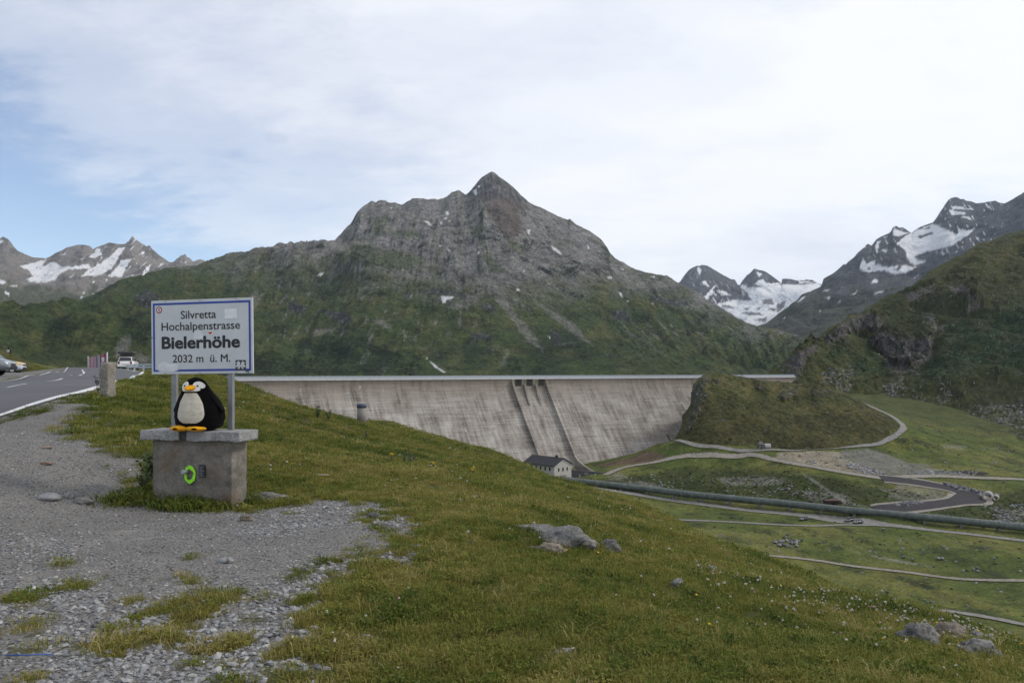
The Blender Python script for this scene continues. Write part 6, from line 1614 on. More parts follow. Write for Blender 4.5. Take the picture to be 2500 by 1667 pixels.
def sample(rlo, rhi, dens, t0=-44, t1=44):
    A = math.radians(t1 - t0) / 2 * (rhi ** 2 - rlo ** 2); n = int(A * dens)
    r = np.sqrt(RNG.uniform(rlo ** 2, rhi ** 2, n)); a = np.radians(RNG.uniform(t0, t1, n))
    return r * np.sin(a), r * np.cos(a)
def road_d(x, y):
    d_ = polydist(x, y, road_poly); return np.where(inpoly(x, y, road_poly), d_, -d_)
def plinth_local(x, y):
    dx, dy = x - PB[0], y - PB[1]; c_, s_ = math.cos(-SGN), math.sin(-SGN)
    return dx * c_ - dy * s_, dx * s_ + dy * c_
gx_, gy_, gs_, gi_, gt_ = [], [], [], [], []
for rlo, rhi, dens, sc in ((2.6, 6.0, 300, 1.0), (6.0, 9.5, 230, 1.05), (9.5, 14, 110, 1.4), (14, 22, 52, 1.8), (22, 34, 22, 2.4), (34, 62, 9.0, 3.0), (62, 112, 2.2, 4.0)):
    x, y = sample(rlo, rhi, dens)
    g_ = gravel_mask(x, y); rd_ = road_d(x, y); lx, ly = plinth_local(x, y)
    apx = soft(x, y, apron, 0.5)
    ins = inpoly(x, y, EDGE); far = np.where(ins, 0, polydist(x, y, EDGE))
    rim0 = (lx > -0.95) & (lx < 0.66) & (ly > -0.46 + 0.10 * lx + 0.08 * fbm(lx / 0.15, ly / 0.15, 2, 77)) & (ly < 0.40)
    g_ = np.where(rim0, 0.0, g_)
    keep = (RNG.random(len(x)) > sstep(0.25, 0.62, g_)) & (rd_ < -0.12) & (apx < 0.5) & (far < 5.0) & ~((np.abs(lx + 0.02) < 0.58) & (ly > -0.1) & (ly < 0.27))
    # dense lush rim round the plinth
    x, y, g_ = x[keep], y[keep], g_[keep]
    n1_ = fbm(x / 1.3, y / 1.3, 4, 601); n2_ = fbm(x / 5, y / 5, 3, 602); n3_ = fbm(x / 0.35, y / 0.35, 3, 603)
    lx, ly = plinth_local(x, y); rim = (lx > -0.95) & (lx < 0.66) & (ly > -0.50 + 0.10 * lx) & (ly < 0.40)
    far_ = sstep(11, 20, np.hypot(x, y)) 
    lush = sstep(0.05, 0.35, fbm(x / 2.4, y / 2.4, 4, 604) + 0.25 * far_ - 0.05)
    pr = RNG.random(len(x))
    tall = pr < 0.03 + 0.45 * lush * sstep(-0.1, 0.25, n3_ + 0.3 * n1_) + 0.10 * far_
    id_ = np.where(tall, 5 + RNG.integers(0, 3, len(x)), RNG.integers(0, 5, len(x)))
    id_ = np.where((pr > 0.86) & ~tall, 8 + RNG.integers(0, 2, len(x)), id_)
    id_ = np.where(pr > 0.968, 10 + RNG.integers(0, 2, len(x)), id_)
    id_ = np.where(rim & (RNG.random(len(x)) < 0.65), np.where(RNG.random(len(x)) < 0.65, 5, 9), id_)
    t_ = np.clip(0.575 + 0.52 * n1_ + 0.34 * n2_ + 0.36 * n3_ - 0.30 * lush + RNG.normal(0, 0.13, len(x)), 0.02, 0.98)
    t_ = np.where(id_ >= 10, np.clip(t_ + 0.25, 0, 1), t_)
    t_ = np.where(rim, np.clip(0.4 * t_ - 0.08 + 0.2 * RNG.random(len(x)), 0.02, 1), t_)
    gx_.append(x); gy_.append(y); gi_.append(id_); gt_.append(t_); gs_.append(sc * RNG.uniform(0.7, 1.25, len(x)) * np.where(rim, 2.0, 1.0) * (1 - 0.3 * g_))
X_, Y_ = np.concatenate(gx_), np.concatenate(gy_); S_ = np.concatenate(gs_)
Z_ = Nz(X_, Y_)
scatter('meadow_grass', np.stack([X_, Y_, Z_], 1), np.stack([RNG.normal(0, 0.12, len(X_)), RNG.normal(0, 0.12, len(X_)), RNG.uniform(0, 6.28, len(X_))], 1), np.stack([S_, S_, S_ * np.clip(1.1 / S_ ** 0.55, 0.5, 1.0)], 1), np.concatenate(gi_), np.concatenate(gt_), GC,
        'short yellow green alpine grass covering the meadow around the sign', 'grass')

# ---- gravel
def stone_mat():
    m, t, b = new_mat('loose_stones')
    i = N('ShaderNodeAttribute', t); i.attribute_name = 'tint'; i.attribute_type = 'INSTANCER'
    tcn = N('ShaderNodeTexCoord', t); n = noise(t, tcn.outputs['Object'], 2.5, 5, 0.7)
    k = mathn(t, 'ADD', mathn(t, 'MULTIPLY', i.outputs['Fac'], 0.75), mathn(t, 'MULTIPLY', n, 0.25))
    t.links.new(ramp(t, k, [(0.1, (0.085, 0.085, 0.09)), (0.4, (0.20, 0.20, 0.205)), (0.7, (0.30, 0.295, 0.285)), (0.95, (0.50, 0.49, 0.47))]), b.inputs['Base Color'])
    b.inputs['Roughness'].default_value = 0.9; b.inputs['Specular IOR Level'].default_value = 0.25
    return m
M_ST = stone_mat()
def rock_geo(seed, sub=2, amp=0.35, flatn=0.7, facet=0.5):
    bm = bmesh.new(); bmesh.ops.create_icosphere(bm, subdivisions=sub, radius=1.0); sv = Vector((seed * 3.1, seed * 1.7, 0))
    for v in bm.verts:
        p = v.co.copy(); n = mnoise.noise(p * 1.2 + sv) * amp + (0.5 - abs(mnoise.noise(p * 2.3 + sv))) * amp * 0.8 + (0.4 - abs(mnoise.noise(p * 5.5 + sv))) * amp * 0.65 + mnoise.noise(p * 13 + sv) * amp * 0.12
        ce = 1 - facet * max(0.0, mnoise.cell(p * 1.1 + sv) - 0.35)
        v.co = p * (1 + n) * ce; v.co.z *= flatn
    vs = [tuple(v.co) for v in bm.verts]; fs = [tuple(v.index for v in f.verts) for f in bm.faces]; bm.free()
    return vs, fs
SCOL = proto_collection('stone_prototypes', [proto_obj('stone_%d' % i, *rock_geo(i + 1, 1, 0.5, 0.6, 0.5), M_ST) for i in range(7)])
sx_, sy_, ss_ = [], [], []
for rlo, rhi, dens, s0, s1 in ((2.6, 5.2, 1500, 0.0045, 0.032), (5.2, 8.5, 900, 0.0055, 0.034), (8.5, 14, 330, 0.008, 0.034), (14, 24, 60, 0.012, 0.04)):
    x, y = sample(rlo, rhi, dens, -42, 20)
    g_ = gravel_mask(x, y); rd_ = road_d(x, y)
    coarse = sstep(-0.25, 0.35, fbm(x / 1.6, y / 1.6, 3, 621) + 0.45 * sstep(-3.2, -1.2, x + 0.0 * y) + 0.35 * sstep(6.5, 4.5, y) - 0.25)
    keep = (RNG.random(len(x)) < g_ * (0.28 + 0.72 * coarse)) & (rd_ < -0.1)
    x, y, coarse = x[keep], y[keep], coarse[keep]
    s_ = s0 + (s1 - s0) * RNG.beta(1.1, 3.6, len(x)) * (0.3 + 0.7 * coarse)
    sx_.append(x); sy_.append(y); ss_.append(s_)
X_, Y_, S_ = np.concatenate(sx_), np.concatenate(sy_), np.concatenate(ss_)
scatter('gravel', np.stack([X_, Y_, Nz(X_, Y_) + S_ * 0.15], 1), np.stack([RNG.normal(0, 0.3, len(X_)), RNG.normal(0, 0.3, len(X_)), RNG.uniform(0, 6.28, len(X_))], 1), np.stack([S_ * RNG.uniform(0.8, 1.5, len(X_)), S_, S_ * RNG.uniform(0.6, 1.1, len(X_))], 1), RNG.integers(0, 7, len(X_)), np.clip(RNG.normal(0.5, 0.2, len(X_)), 0, 1), SCOL,
        'loose grey gravel lying between the sign and the camera', 'gravel')

# ---- wildflowers
def flower_mat(name, c, tr=0.2):
    m = plain(name, c, 0.8, 0, 0.2, 60); return m
M_FW, M_FP, M_FY, M_FB = flower_mat('white_petals', (0.62, 0.60, 0.54)), flower_mat('pink_petals', (0.48, 0.28, 0.30)), flower_mat('yellow_petals', (0.62, 0.40, 0.01)), flower_mat('violet_petals', (0.05, 0.045, 0.11))
def flower(name, mat, hr, stem, seed, kind):
    r = random.Random(seed); me_ = bpy.data.meshes.new(name); vs, fs, mi = [], [], []
    w = 0.0016
    tip = (r.uniform(-0.02, 0.02), r.uniform(-0.02, 0.02), stem)
    for a in (0, math.pi / 2):
        b0 = len(vs); vs += [(-w * math.cos(a), -w * math.sin(a), 0), (w * math.cos(a), w * math.sin(a), 0), (tip[0] + w * math.cos(a), tip[1] + w * math.sin(a), stem), (tip[0] - w * math.cos(a), tip[1] - w * math.sin(a), stem)]
        fs.append((b0, b0 + 1, b0 + 2, b0 + 3)); mi.append(0)
    if kind == 'ball':
        for k in range(16):
            th_, ph = r.uniform(0, 2 * math.pi), math.acos(r.uniform(-0.3, 1)); d = Vector((math.sin(ph) * math.cos(th_), math.sin(ph) * math.sin(th_), math.cos(ph))); s_ = d.orthogonal().normalized(); u_ = d.cross(s_)
            c = Vector(tip) + d * hr * 0.6; b0 = len(vs); q = hr * 0.42
            vs += [tuple(c + s_ * q), tuple(c + u_ * q + d * q), tuple(c - s_ * q), tuple(c - u_ * q + d * q * 0.4)]; fs.append((b0, b0 + 1, b0 + 2, b0 + 3)); mi.append(1)
    else:
        n = 9
        for k in range(n):
            a = 2 * math.pi * k / n + r.uniform(-.1, .1); d = (math.cos(a), math.sin(a)); s_ = (-d[1], d[0]); b0 = len(vs); z = stem + hr * 0.25
            vs += [(tip[0], tip[1], stem), (tip[0] + d[0] * hr * .6 + s_[0] * hr * .28, tip[1] + d[1] * hr * .6 + s_[1] * hr * .28, z), (tip[0] + d[0] * hr, tip[1] + d[1] * hr, z), (tip[0] + d[0] * hr * .6 - s_[0] * hr * .28, tip[1] + d[1] * hr * .6 - s_[1] * hr * .28, z)]
            fs.append((b0, b0 + 1, b0 + 2, b0 + 3)); mi.append(1)
    me_.from_pydata(vs, [], fs); me_.materials.append(M_STEM); me_.materials.append(mat); me_.polygons.foreach_set('material_index', np.array(mi, np.int32)); me_.update()
    return bpy.data.objects.new(name, me_)
M_STEM = plain('plant_stem', (0.06, 0.075, 0.02), 0.8)
FCOL = proto_collection('flower_prototypes', [flower('flower_a', M_FW, 0.011, 0.07, 1, 'ball'), flower('flower_b', M_FW, 0.013, 0.12, 2, 'ball'), flower('flower_c', M_FP, 0.011, 0.08, 3, 'ball'), flower('flower_d', M_FY, 0.013, 0.10, 4, 'disc'), flower('flower_e', M_FW, 0.010, 0.10, 5, 'disc'), flower('flower_f', M_FY, 0.010, 0.16, 6, 'ball')])
fx, fy, fs_, fi = [], [], [], []
WH = hitN(2180, 1520)
for rlo, rhi, dens, sc in ((2.8, 6.5, 26, 1.0), (6.5, 12, 18, 1.15), (12, 22, 9, 1.6), (22, 45, 3.0, 2.3)):
    x, y = sample(rlo, rhi, dens, -40, 42)
    g_ = gravel_mask(x, y); rd_ = road_d(x, y); ins = inpoly(x, y, EDGE)
    cl = sstep(-0.15, 0.4, fbm(x / 1.8, y / 1.8, 3, 641) + 0.3 * sstep(0.8, 3.5, x) - 0.05) + 1.5 * np.exp(-((x - WH[0]) ** 2 + (y - WH[1]) ** 2) / 1.6)
    keep = (RNG.random(len(x)) < np.clip(cl, 0, 3) ** 1.6 * 0.42) & (g_ < 0.3) & (rd_ < -0.3) & ins
    x, y = x[keep], y[keep]; p = RNG.random(len(x)); yel = fbm(x / 4, y / 4, 3, 642) > 0.02
    i_ = np.where(p < 0.42, 0, np.where(p < 0.62, 1, np.where(p < 0.74, 2, np.where(p < 0.80, 4, np.where(yel, 3, 0)))))
    i_ = np.where((np.hypot(x, y) > 11) & yel & (p > 0.72), 5, i_)
    fx.append(x); fy.append(y); fi.append(i_); fs_.append(sc * RNG.uniform(0.45, 1.05, len(x)))
xx = WH[0] + RNG.normal(0, 0.8, 190); yy = WH[1] + RNG.normal(0, 0.6, 190)
fx.append(xx); fy.append(yy); fi.append(np.where(RNG.random(190) < 0.75, 1, 2)); fs_.append(RNG.uniform(0.6, 1.2, 190))
X_, Y_, S_ = np.concatenate(fx), np.concatenate(fy), np.concatenate(fs_)
scatter('wildflowers', np.stack([X_, Y_, Nz(X_, Y_)], 1), np.stack([RNG.normal(0, 0.2, len(X_)), RNG.normal(0, 0.2, len(X_)), RNG.uniform(0, 6.28, len(X_))], 1), np.stack([S_, S_, S_], 1), np.concatenate(fi), RNG.random(len(X_)), FCOL,
        'small white, pink and yellow flower heads sprinkled through the meadow grass', 'wildflowers')

# ---- shrubs and boulders on the slopes beyond
def bush(name, n, seed):
    r = random.Random(seed); vs, fs, tn = [], [], []
    lobes = [(r.uniform(-.5, .5), r.uniform(-.5, .5), r.uniform(0.1, .35), r.uniform(.4, .65)) for _ in range(5)]
    for _ in range(n):
        lx_, ly_, lz_, lr = r.choice(lobes); th_, ph = r.uniform(0, 6.28), math.acos(r.uniform(-0.2, 1)); dv = Vector((math.sin(ph) * math.cos(th_), math.sin(ph) * math.sin(th_), math.cos(ph)))
        c_ = Vector((lx_, ly_, lz_)) + dv * lr * r.uniform(0.75, 1.0); nv = (dv + Vector((r.uniform(-.7, .7), r.uniform(-.7, .7), r.uniform(-.3, .7)))).normalized(); s_ = nv.orthogonal().normalized(); u_ = nv.cross(s_); q = r.uniform(0.10, 0.2); b0 = len(vs)
        vs += [tuple(c_ + s_ * q), tuple(c_ + u_ * q * .6), tuple(c_ - s_ * q), tuple(c_ - u_ * q * .6)]; fs.append((b0, b0 + 1, b0 + 2, b0 + 3)); tn += [r.random()] * 4
    return proto_obj(name, vs, fs, M_BUSH, tn)
def bush_mat():
    m, t, b = new_mat('shrub_leaves')
    at_ = N('ShaderNodeAttribute', t); at_.attribute_name = 'shade'; i_ = N('ShaderNodeAttribute', t); i_.attribute_name = 'tint'; i_.attribute_type = 'INSTANCER'
    t.links.new(ramp(t, mathn(t, 'ADD', mathn(t, 'MULTIPLY', at_.outputs['Fac'], 0.4), mathn(t, 'MULTIPLY', i_.outputs['Fac'], 0.6)), [(0.1, (0.018, 0.032, 0.010)), (0.5, (0.036, 0.056, 0.016)), (0.9, (0.075, 0.088, 0.024))]), b.inputs['Base Color'])
    b.inputs['Roughness'].default_value = 0.85; b.inputs['Specular IOR Level'].default_value = 0.15
    return m
M_BUSH = bush_mat()
BCOL = proto_collection('shrub_prototypes', [bush('shrub_%d' % i, 110, 900 + i) for i in range(5)])
def pick(spots, seed):
    r = np.random.default_rng(seed); P_, S2 = [], []
    for co_, w_, n, s0, s1 in spots:
        ww = np.clip(np.asarray(w_, float), 0, None).ravel()
        # even cover on the ground: weight by the area each vertex stands for
        a_ = np.gradient(co_, axis=0); b_ = np.gradient(co_, axis=1); ar = np.linalg.norm(np.cross(a_, b_), axis=-1).ravel(); ww = ww * ar
        i_ = r.choice(len(ww), n, p=ww / ww.sum()); q_ = co_.reshape(-1, 3)[i_] + (a_.reshape(-1, 3)[i_] * r.uniform(-.5, .5, (n, 1)) + b_.reshape(-1, 3)[i_] * r.uniform(-.5, .5, (n, 1)))
        P_.append(q_); S2.append(s0 + (s1 - s0) * r.beta(1.4, 2.6, n))
    return np.concatenate(P_), np.concatenate(S2), r
p_, s_, r = pick(SHRUB_SPOTS, 5); n = len(s_)
scatter('alder_scrub', p_, np.stack([r.normal(0, .15, n), r.normal(0, .15, n), r.uniform(0, 6.28, n)], 1), np.stack([s_ * r.uniform(.8, 1.4, n), s_ * r.uniform(.8, 1.4, n), s_ * r.uniform(.5, .9, n)], 1), r.integers(0, 5, n), r.random(n), BCOL, 'dark green low scrub covering the hillsides and the valley', 'scrub')
p_, s_, r = pick(ROCK_SPOTS, 6); n = len(s_)
scatter('slope_boulders', p_, np.stack([r.normal(0, .5, n), r.normal(0, .5, n), r.uniform(0, 6.28, n)], 1), np.stack([s_ * r.uniform(.8, 1.6, n), s_, s_ * r.uniform(.7, 1.2, n)], 1), r.integers(0, 7, n), np.clip(r.normal(0.2, 0.15, n), 0, 1), SCOL, 'grey boulders and scree strewn over the craggy slope beyond the dam', 'boulders')
# ================================================================== VALLEY THINGS
def hitV(u, v): return ray_hit(Vh, u, v, 150, 560)
cars_g = 'dark cars parked by the green pipe'
for (u, v, hd, nm, lb, st_) in [(1962, 1271, (-0.80, -0.60), 'parked_car', 'black estate car parked alone on the gravel below the green pipe', (4.6, 1.8, 1.48)), (2073, 1274, (-0.85, -0.52), 'parked_car', 'black car with silver roof rails, inner one of the parked pair', (4.6, 1.82, 1.62)), (2094, 1279, (-0.88, -0.47), 'parked_car', 'black saloon car with bright rear window, outer one of the parked pair', (4.7, 1.8, 1.45))]:
    c_ = make_car(nm, lb, P_BK, *st_, group=cars_g)
    q = hitV(u, v); put_car(c_, q[0], q[1], hd, lambda x, y: Vh(x, y) + 0.2, st_[0])
    if 'roof rails' in lb:
        for s_ in (-1, 1): box('roof_rail', (0.9, s_ * 0.58 - 0.03, 1.60), (2.7, s_ * 0.58 + 0.03, 1.66), M_RIM, c_)
# stone hut and white tank at the foot of the knoll
q = hitV(1857, 1096); hut = empty('stone_hut', (q[0], q[1], q[2] - 0.3)); tag(hut, 'tiny square stone hut with a pointed pyramid roof below the knoll', 'hut')
s_ = q[1] / F
bm = bmesh.new(); box_bm(bm, (-6.5 * s_, -6.5 * s_, 0), (6.5 * s_, 6.5 * s_, 12.5 * s_ + 0.3)); bm_obj('wall', bm, granite('hut_stone', (0.07, 0.065, 0.06), (0.20, 0.185, 0.17), 1.2), hut)
bm = bmesh.new(); ap_ = bm.verts.new((0, 0, 21 * s_ + 0.3)); bs_ = [bm.verts.new((a * 8 * s_, b * 8 * s_, 12.4 * s_ + 0.31)) for a, b in ((-1, -1), (1, -1), (1, 1), (-1, 1))]
for i in range(4): bm.faces.new((bs_[i], bs_[(i + 1) % 4], ap_))
bm.faces.new(bs_); bm_obj('roof', bm, plain('hut_shingles', (0.12, 0.115, 0.11), 0.9, 0, 0.3, 2), hut)
box('door', (-1.5 * s_, -6.5 * s_ - 0.06, 0.2), (2 * s_, -6.5 * s_ - 0.005, 8 * s_), M_TRIM, hut)
q = hitV(1874, 1096); tk = empty('water_tank', (q[0], q[1], q[2])); tag(tk, 'white rounded tank on a dark base next to the stone hut', 'tank')
box('tank_shell', (-7.5 * s_, -4 * s_, 4.5 * s_), (7.5 * s_, 4 * s_, 13 * s_), M_FASC, tk, 0.4); box('base', (-6.5 * s_, -3.5 * s_, -0.3), (6.5 * s_, 3.5 * s_, 4.6 * s_), plain('tank_base', (0.17, 0.16, 0.15), 0.9), tk)
# concrete pipe sections by the asphalt bend
def tube(name, p0, p1, ro, ri, mat, parent, seg=24):
    p0, p1 = Vector(p0), Vector(p1); ax = (p1 - p0).normalized(); a = ax.orthogonal().normalized(); b = ax.cross(a); bm = bmesh.new(); R = []
    for p, r in ((p0, ro), (p1, ro), (p1, ri), (p0, ri)):
        R.append([bm.verts.new(p + (a * math.cos(t) + b * math.sin(t)) * r) for t in np.linspace(0, 2 * np.pi, seg, endpoint=False)])
    for i in range(4):
        A_, B_ = R[i], R[(i + 1) % 4]
        for j in range(seg): bm.faces.new((A_[j], A_[(j + 1) % seg], B_[(j + 1) % seg], B_[j])).smooth = i in (0, 2)
    return bm_obj(name, bm, mat, parent)
M_CP = plain('pipe_section_concrete', (0.42, 0.39, 0.35), 0.9, 0, 0.15, 0.6)
for (u, v, r, L_, lb) in [(2410, 1222, 1.85, 3.6, 'large pale concrete pipe section lying at the asphalt bend'), (2430, 1222, 1.15, 2.6, 'smaller pale concrete pipe section beside the large one')]:
    q = hitV(u, v); e = empty('concrete_pipe', (q[0], q[1], q[2])); tag(e, lb, 'pipe', 'concrete pipe sections at the bend')
    dv = Vector((0.62, 0.78, 0)); tube('shell', Vector((0, 0, r)), Vector((0, 0, r)) + dv * L_, r, r * 0.78, M_CP, e)
    tube('socket', Vector((0, 0, r)) + dv * L_ * 0.86, Vector((0, 0, r)) + dv * (L_ + 0.02), r * 1.09, r * 1.002, M_CP, e)
# rusty shelter behind the pipe
q = hitV(2032, 1232); sh_ = empty('rusty_shelter', (q[0], q[1], q[2])); tag(sh_, 'low rust red shelter with open dark front behind the green pipe', 'shelter')
s_ = q[1] / F; M_RU = plain('rusty_sheet', (0.075, 0.036, 0.026), 0.85, 0, 0.35, 0.8)
box('roof', (-19 * s_, -1.2, 9.5 * s_), (19 * s_, 2.2, 12 * s_), M_RU, sh_); box('back_wall', (-18 * s_, 1.8, -0.4), (18 * s_, 2.0, 9.6 * s_), M_SHADEC, sh_); box('front_board', (-18.5 * s_, -1.0, 5.2 * s_), (18.5 * s_, -0.9, 6.6 * s_), M_RU, sh_)  # back wall colour carries the shade inside the open front
for x in (-18, -6, 6, 18): box('post', (x * s_ - 0.08, -1.0, -0.4), (x * s_ + 0.08, -0.84, 9.6 * s_), M_RU, sh_)
# small marker boxes
for (u, v, w, h, lb) in [(2157, 1297, 0.75, 1.25, 'weathered wooden box post standing in the valley meadow'), (2451, 1179, 0.75, 1.1, 'dark marker box at the edge of the pale works road')]:
    q = hitV(u, v); e = empty('marker_box', (q[0], q[1], q[2] - 0.1)); tag(e, lb, 'post')
    box('box_body', (-w / 2, -w / 2, 0), (w / 2, w / 2, h), plain('grey_timber', (0.13, 0.115, 0.10), 0.9, 0, 0.3, 2), e, 0.05); box('lid', (-w * 0.6, -w * 0.6, h + 0.003), (w * 0.6, w * 0.6, h + 0.12), plain('grey_lid', (0.22, 0.20, 0.18), 0.9), e)

# ================================================================== LOOSE ROCK IN THE VALLEY (stuff)
def rocks_on(name, hf, spots, label, seed, tone=0.3):
    """spots: (polygon px, count, size lo, size hi)"""
    r = np.random.default_rng(seed); pts, scl = [], []
    for poly, n, s0, s1 in spots:
        us = [p[0] for p in poly]; vs_ = [p[1] for p in poly]; k = 0
        while k < n:
            u, v = r.uniform(min(us), max(us)), r.uniform(min(vs_), max(vs_))
            if inpoly(np.array([u]), np.array([v]), poly)[0]:
                pts.append((u, v)); scl.append(s0 + (s1 - s0) * r.beta(1.3, 3)); k += 1
    pts = np.array(pts); d = np.linspace(150, 560, 420)
    # all rays at once
    x = (pts[:, :1] - 1250) / F * d[None]; z = EYE + (HZ - pts[:, 1:]) / F * d[None]
    h = hf(x, np.broadcast_to(d, x.shape)); i = np.argmax(z <= h, 1); dd = d[i]; xx = (pts[:, 0] - 1250) / F * dd; zz_ = h[np.arange(len(i)), i]
    s_ = np.array(scl); n = len(s_)
    return scatter(name, np.stack([xx, dd, zz_ + s_ * 0.1], 1), np.stack([r.normal(0, .4, n), r.normal(0, .4, n), r.uniform(0, 6.28, n)], 1), np.stack([s_ * r.uniform(.8, 1.5, n), s_, s_ * r.uniform(.7, 1.1, n)], 1), r.integers(0, 7, n), np.clip(r.normal(tone, 0.15, n), 0, 1), SCOL, label, 'rocks')
rocks_on('riprap', Vh, [([(2300, 1180), (2330, 1185), (2420, 1205), (2440, 1215), (2415, 1212), (2340, 1196)], 150, 0.5, 1.4), ([(2175, 1232), (2240, 1224), (2256, 1228), (2190, 1238)], 60, 0.5, 1.3)], 'blocks of dark stone riprap lining the asphalt bend', 701, 0.16)
rocks_on('rubble', Vh, [([(2060, 1122), (2090, 1130), (2150, 1152), (2165, 1162), (2110, 1158), (2075, 1142)], 170, 0.3, 1.1), ([(1900, 1105), (2050, 1104), (2090, 1140), (1960, 1134)], 60, 0.3, 0.8), ([(2240, 1148), (2390, 1150), (2380, 1164), (2200, 1160)], 110, 0.3, 0.9)], 'pale broken rubble on the spoil heap beside the works road', 702, 0.5)
rocks_on('field_stones', Vh, [([(1650, 1290), (2500, 1330), (2500, 1410), (1850, 1345)], 90, 0.25, 0.9), ([(1890, 1320), (1960, 1318), (1950, 1335), (1900, 1332)], 30, 0.4, 1.0), ([(1500, 1160), (2000, 1160), (2060, 1235), (1520, 1195)], 220, 0.25, 0.9), ([(2400, 1235), (2500, 1230), (2500, 1285), (2430, 1280)], 110, 0.3, 0.8), ([(2000, 1375), (2450, 1430), (2450, 1500), (2200, 1470)], 40, 0.2, 0.6), ([(2200, 1080), (2500, 1095), (2500, 1140), (2250, 1130)], 60, 0.3, 0.8)], 'grey stones scattered over the valley pasture', 703)

# ================================================================== BOULDERS AND STONES NEAR THE CAMERA
def boulder_mat(name, c0, c1, c2):
    m, t, b = new_mat(name)
    tcn = N('ShaderNodeTexCoord', t); o = tcn.outputs['Object']; ge = N('ShaderNodeNewGeometry', t)
    a = noise(t, ge.outputs['Position'], 34, 6, 0.75); c = noise(t, ge.outputs['Position'], 6, 5, 0.6); e = noise(t, ge.outputs['Position'], 14, 4, 0.7)
    base = ramp(t, mathn(t, 'ADD', mathn(t, 'MULTIPLY', a, 0.6), mathn(t, 'MULTIPLY', c, 0.4)), [(0.34, c0), (0.5, c1), (0.66, c2)])
    mxn = N('ShaderNodeMix', t, data_type='RGBA'); t.links.new(ramp(t, e, [(0.58, (0,) * 3), (0.66, (0.6,) * 3)]), mxn.inputs[0]); t.links.new(base, mxn.inputs[6]); mxn.inputs[7].default_value = (0.03, 0.03, 0.028, 1)
    t.links.new(mxn.outputs[2], b.inputs['Base Color']); b.inputs['Roughness'].default_value = 0.95; b.inputs['Specular IOR Level'].default_value = 0.2
    bn = N('ShaderNodeBump', t); bn.inputs['Strength'].default_value = 0.9; bn.inputs['Distance'].default_value = 0.02; t.links.new(a, bn.inputs['Height']); t.links.new(bn.outputs[0], b.inputs['Normal'])
    return m
M_BG = boulder_mat('lichen_grey_rock', (0.055, 0.055, 0.052), (0.165, 0.16, 0.15), (0.33, 0.32, 0.30)); M_BB = boulder_mat('brownish_rock', (0.10, 0.085, 0.07), (0.21, 0.175, 0.14), (0.32, 0.28, 0.235)); M_BS = boulder_mat('smooth_grey_slab', (0.19, 0.19, 0.19), (0.28, 0.28, 0.28), (0.38, 0.38, 0.37))
def stone(u, v, wpx, hpx, label, mat=M_BG, flatn=0.55, rz=0.0, seed=1, sink=0.25, name='boulder', amp=0.5, cat='rock', facet=0.5, yk=0.7, tiltx=0.0):
    q = hitN(u, v); s_ = q[1] / F; vs, fs = rock_geo(seed, 4, amp, 1.0, facet)
    w = wpx * s_ / 2 * 0.88; h = hpx * s_ / 2 * 0.85
    vs = [(x * w, y * w * yk, z * h) for x, y, z in vs]
    o = mesh_obj(name, vs, fs, mat, None, True); o.data.update()
    z = float(Nz(q[:1], q[1:2])[0]); o.location = (q[0], q[1], z + h * (1 - 2 * sink)); o.rotation_euler = (tiltx, 0, rz)
    tag(o, label, cat); return o
stone(1388, 1330, 140, 62, 'broad lichen-covered grey boulder sunk into the meadow turf', M_BG, seed=5, sink=0.2, rz=0.2, amp=0.34)
stone(1310, 1300, 130, 26, 'low flat grey ledge at the upper side of the broad boulder', M_BG, seed=8, sink=0.3, rz=-0.1)
stone(1340, 1338, 80, 30, 'dark cracked stone under the front of the broad boulder', M_BB, seed=9, sink=0.3)
stone(1440, 1338, 42, 34, 'dark mossy stone between the broad boulder and the pale one', M_BB, seed=10, sink=0.3)
stone(1490, 1345, 48, 40, 'small pale rounded boulder beyond the dark mossy stone', M_BG, seed=12, sink=0.25)
stone(120, 1216, 62, 26, 'smooth grey stone slab lying in the gravel path', M_BS, seed=14, sink=0.35, rz=-0.5, amp=0.12, yk=0.9, facet=0.15)
stone(168, 1213, 26, 18, 'small upright grey stone between slab and pale stone', M_BS, seed=15, sink=0.3)
stone(206, 1228, 58, 26, 'pale whitish crumbly stone lying flat in the gravel', M_BG, seed=16, sink=0.4, amp=0.2)
stone(600, 1271, 28, 18, 'brown stone on the gravel in front of the plinth', M_BB, seed=18, sink=0.15, name='stone')
stone(552, 1372, 42, 18, 'flat dark grey stone among the gravel tufts', M_BS, seed=19, sink=0.3, name='stone', amp=0.15)
stone(912, 1264, 30, 20, 'rounded grey stone where the gravel ends in turf', M_BG, seed=20, sink=0.25, name='stone')
stone(1160, 1210, 26, 14, 'small pale stone in tall grass on the meadow', M_BG, seed=21, sink=0.3, name='stone')
stone(1655, 1440, 38, 30, 'narrow tilted grey stone in the flowering turf', M_BG, seed=22, sink=0.2, rz=0.6, tiltx=0.3, name='stone')
stone(1735, 1398, 44, 20, 'low rounded stone with pink flowers beside it', M_BG, seed=23, sink=0.3, name='stone')
stone(1700, 1378, 34, 10, 'thin flat stone on the meadow brow', M_BB, seed=24, sink=0.3, name='stone')
stone(1832, 1522, 44, 10, 'thin pale slab pressed into the turf', M_BS, seed=25, sink=0.4, name='stone')
stone(2240, 1572, 95, 62, 'grey boulder among white flowers at the slope edge', M_BG, seed=26, sink=0.25)
stone(2318, 1560, 85, 62, 'reddish brown boulder among the rocks at the slope edge', M_BB, seed=27, sink=0.25)
stone(2392, 1566, 62, 34, 'light grey boulder behind the reddish one', M_BG, seed=28, sink=0.25)
stone(2390, 1600, 95, 50, 'large low grey boulder in front of the reddish one', M_BG, seed=29, sink=0.3)
stone(2428, 1552, 36, 24, 'small dark boulder at the outer end of the rocks', M_BB, seed=30, sink=0.3)
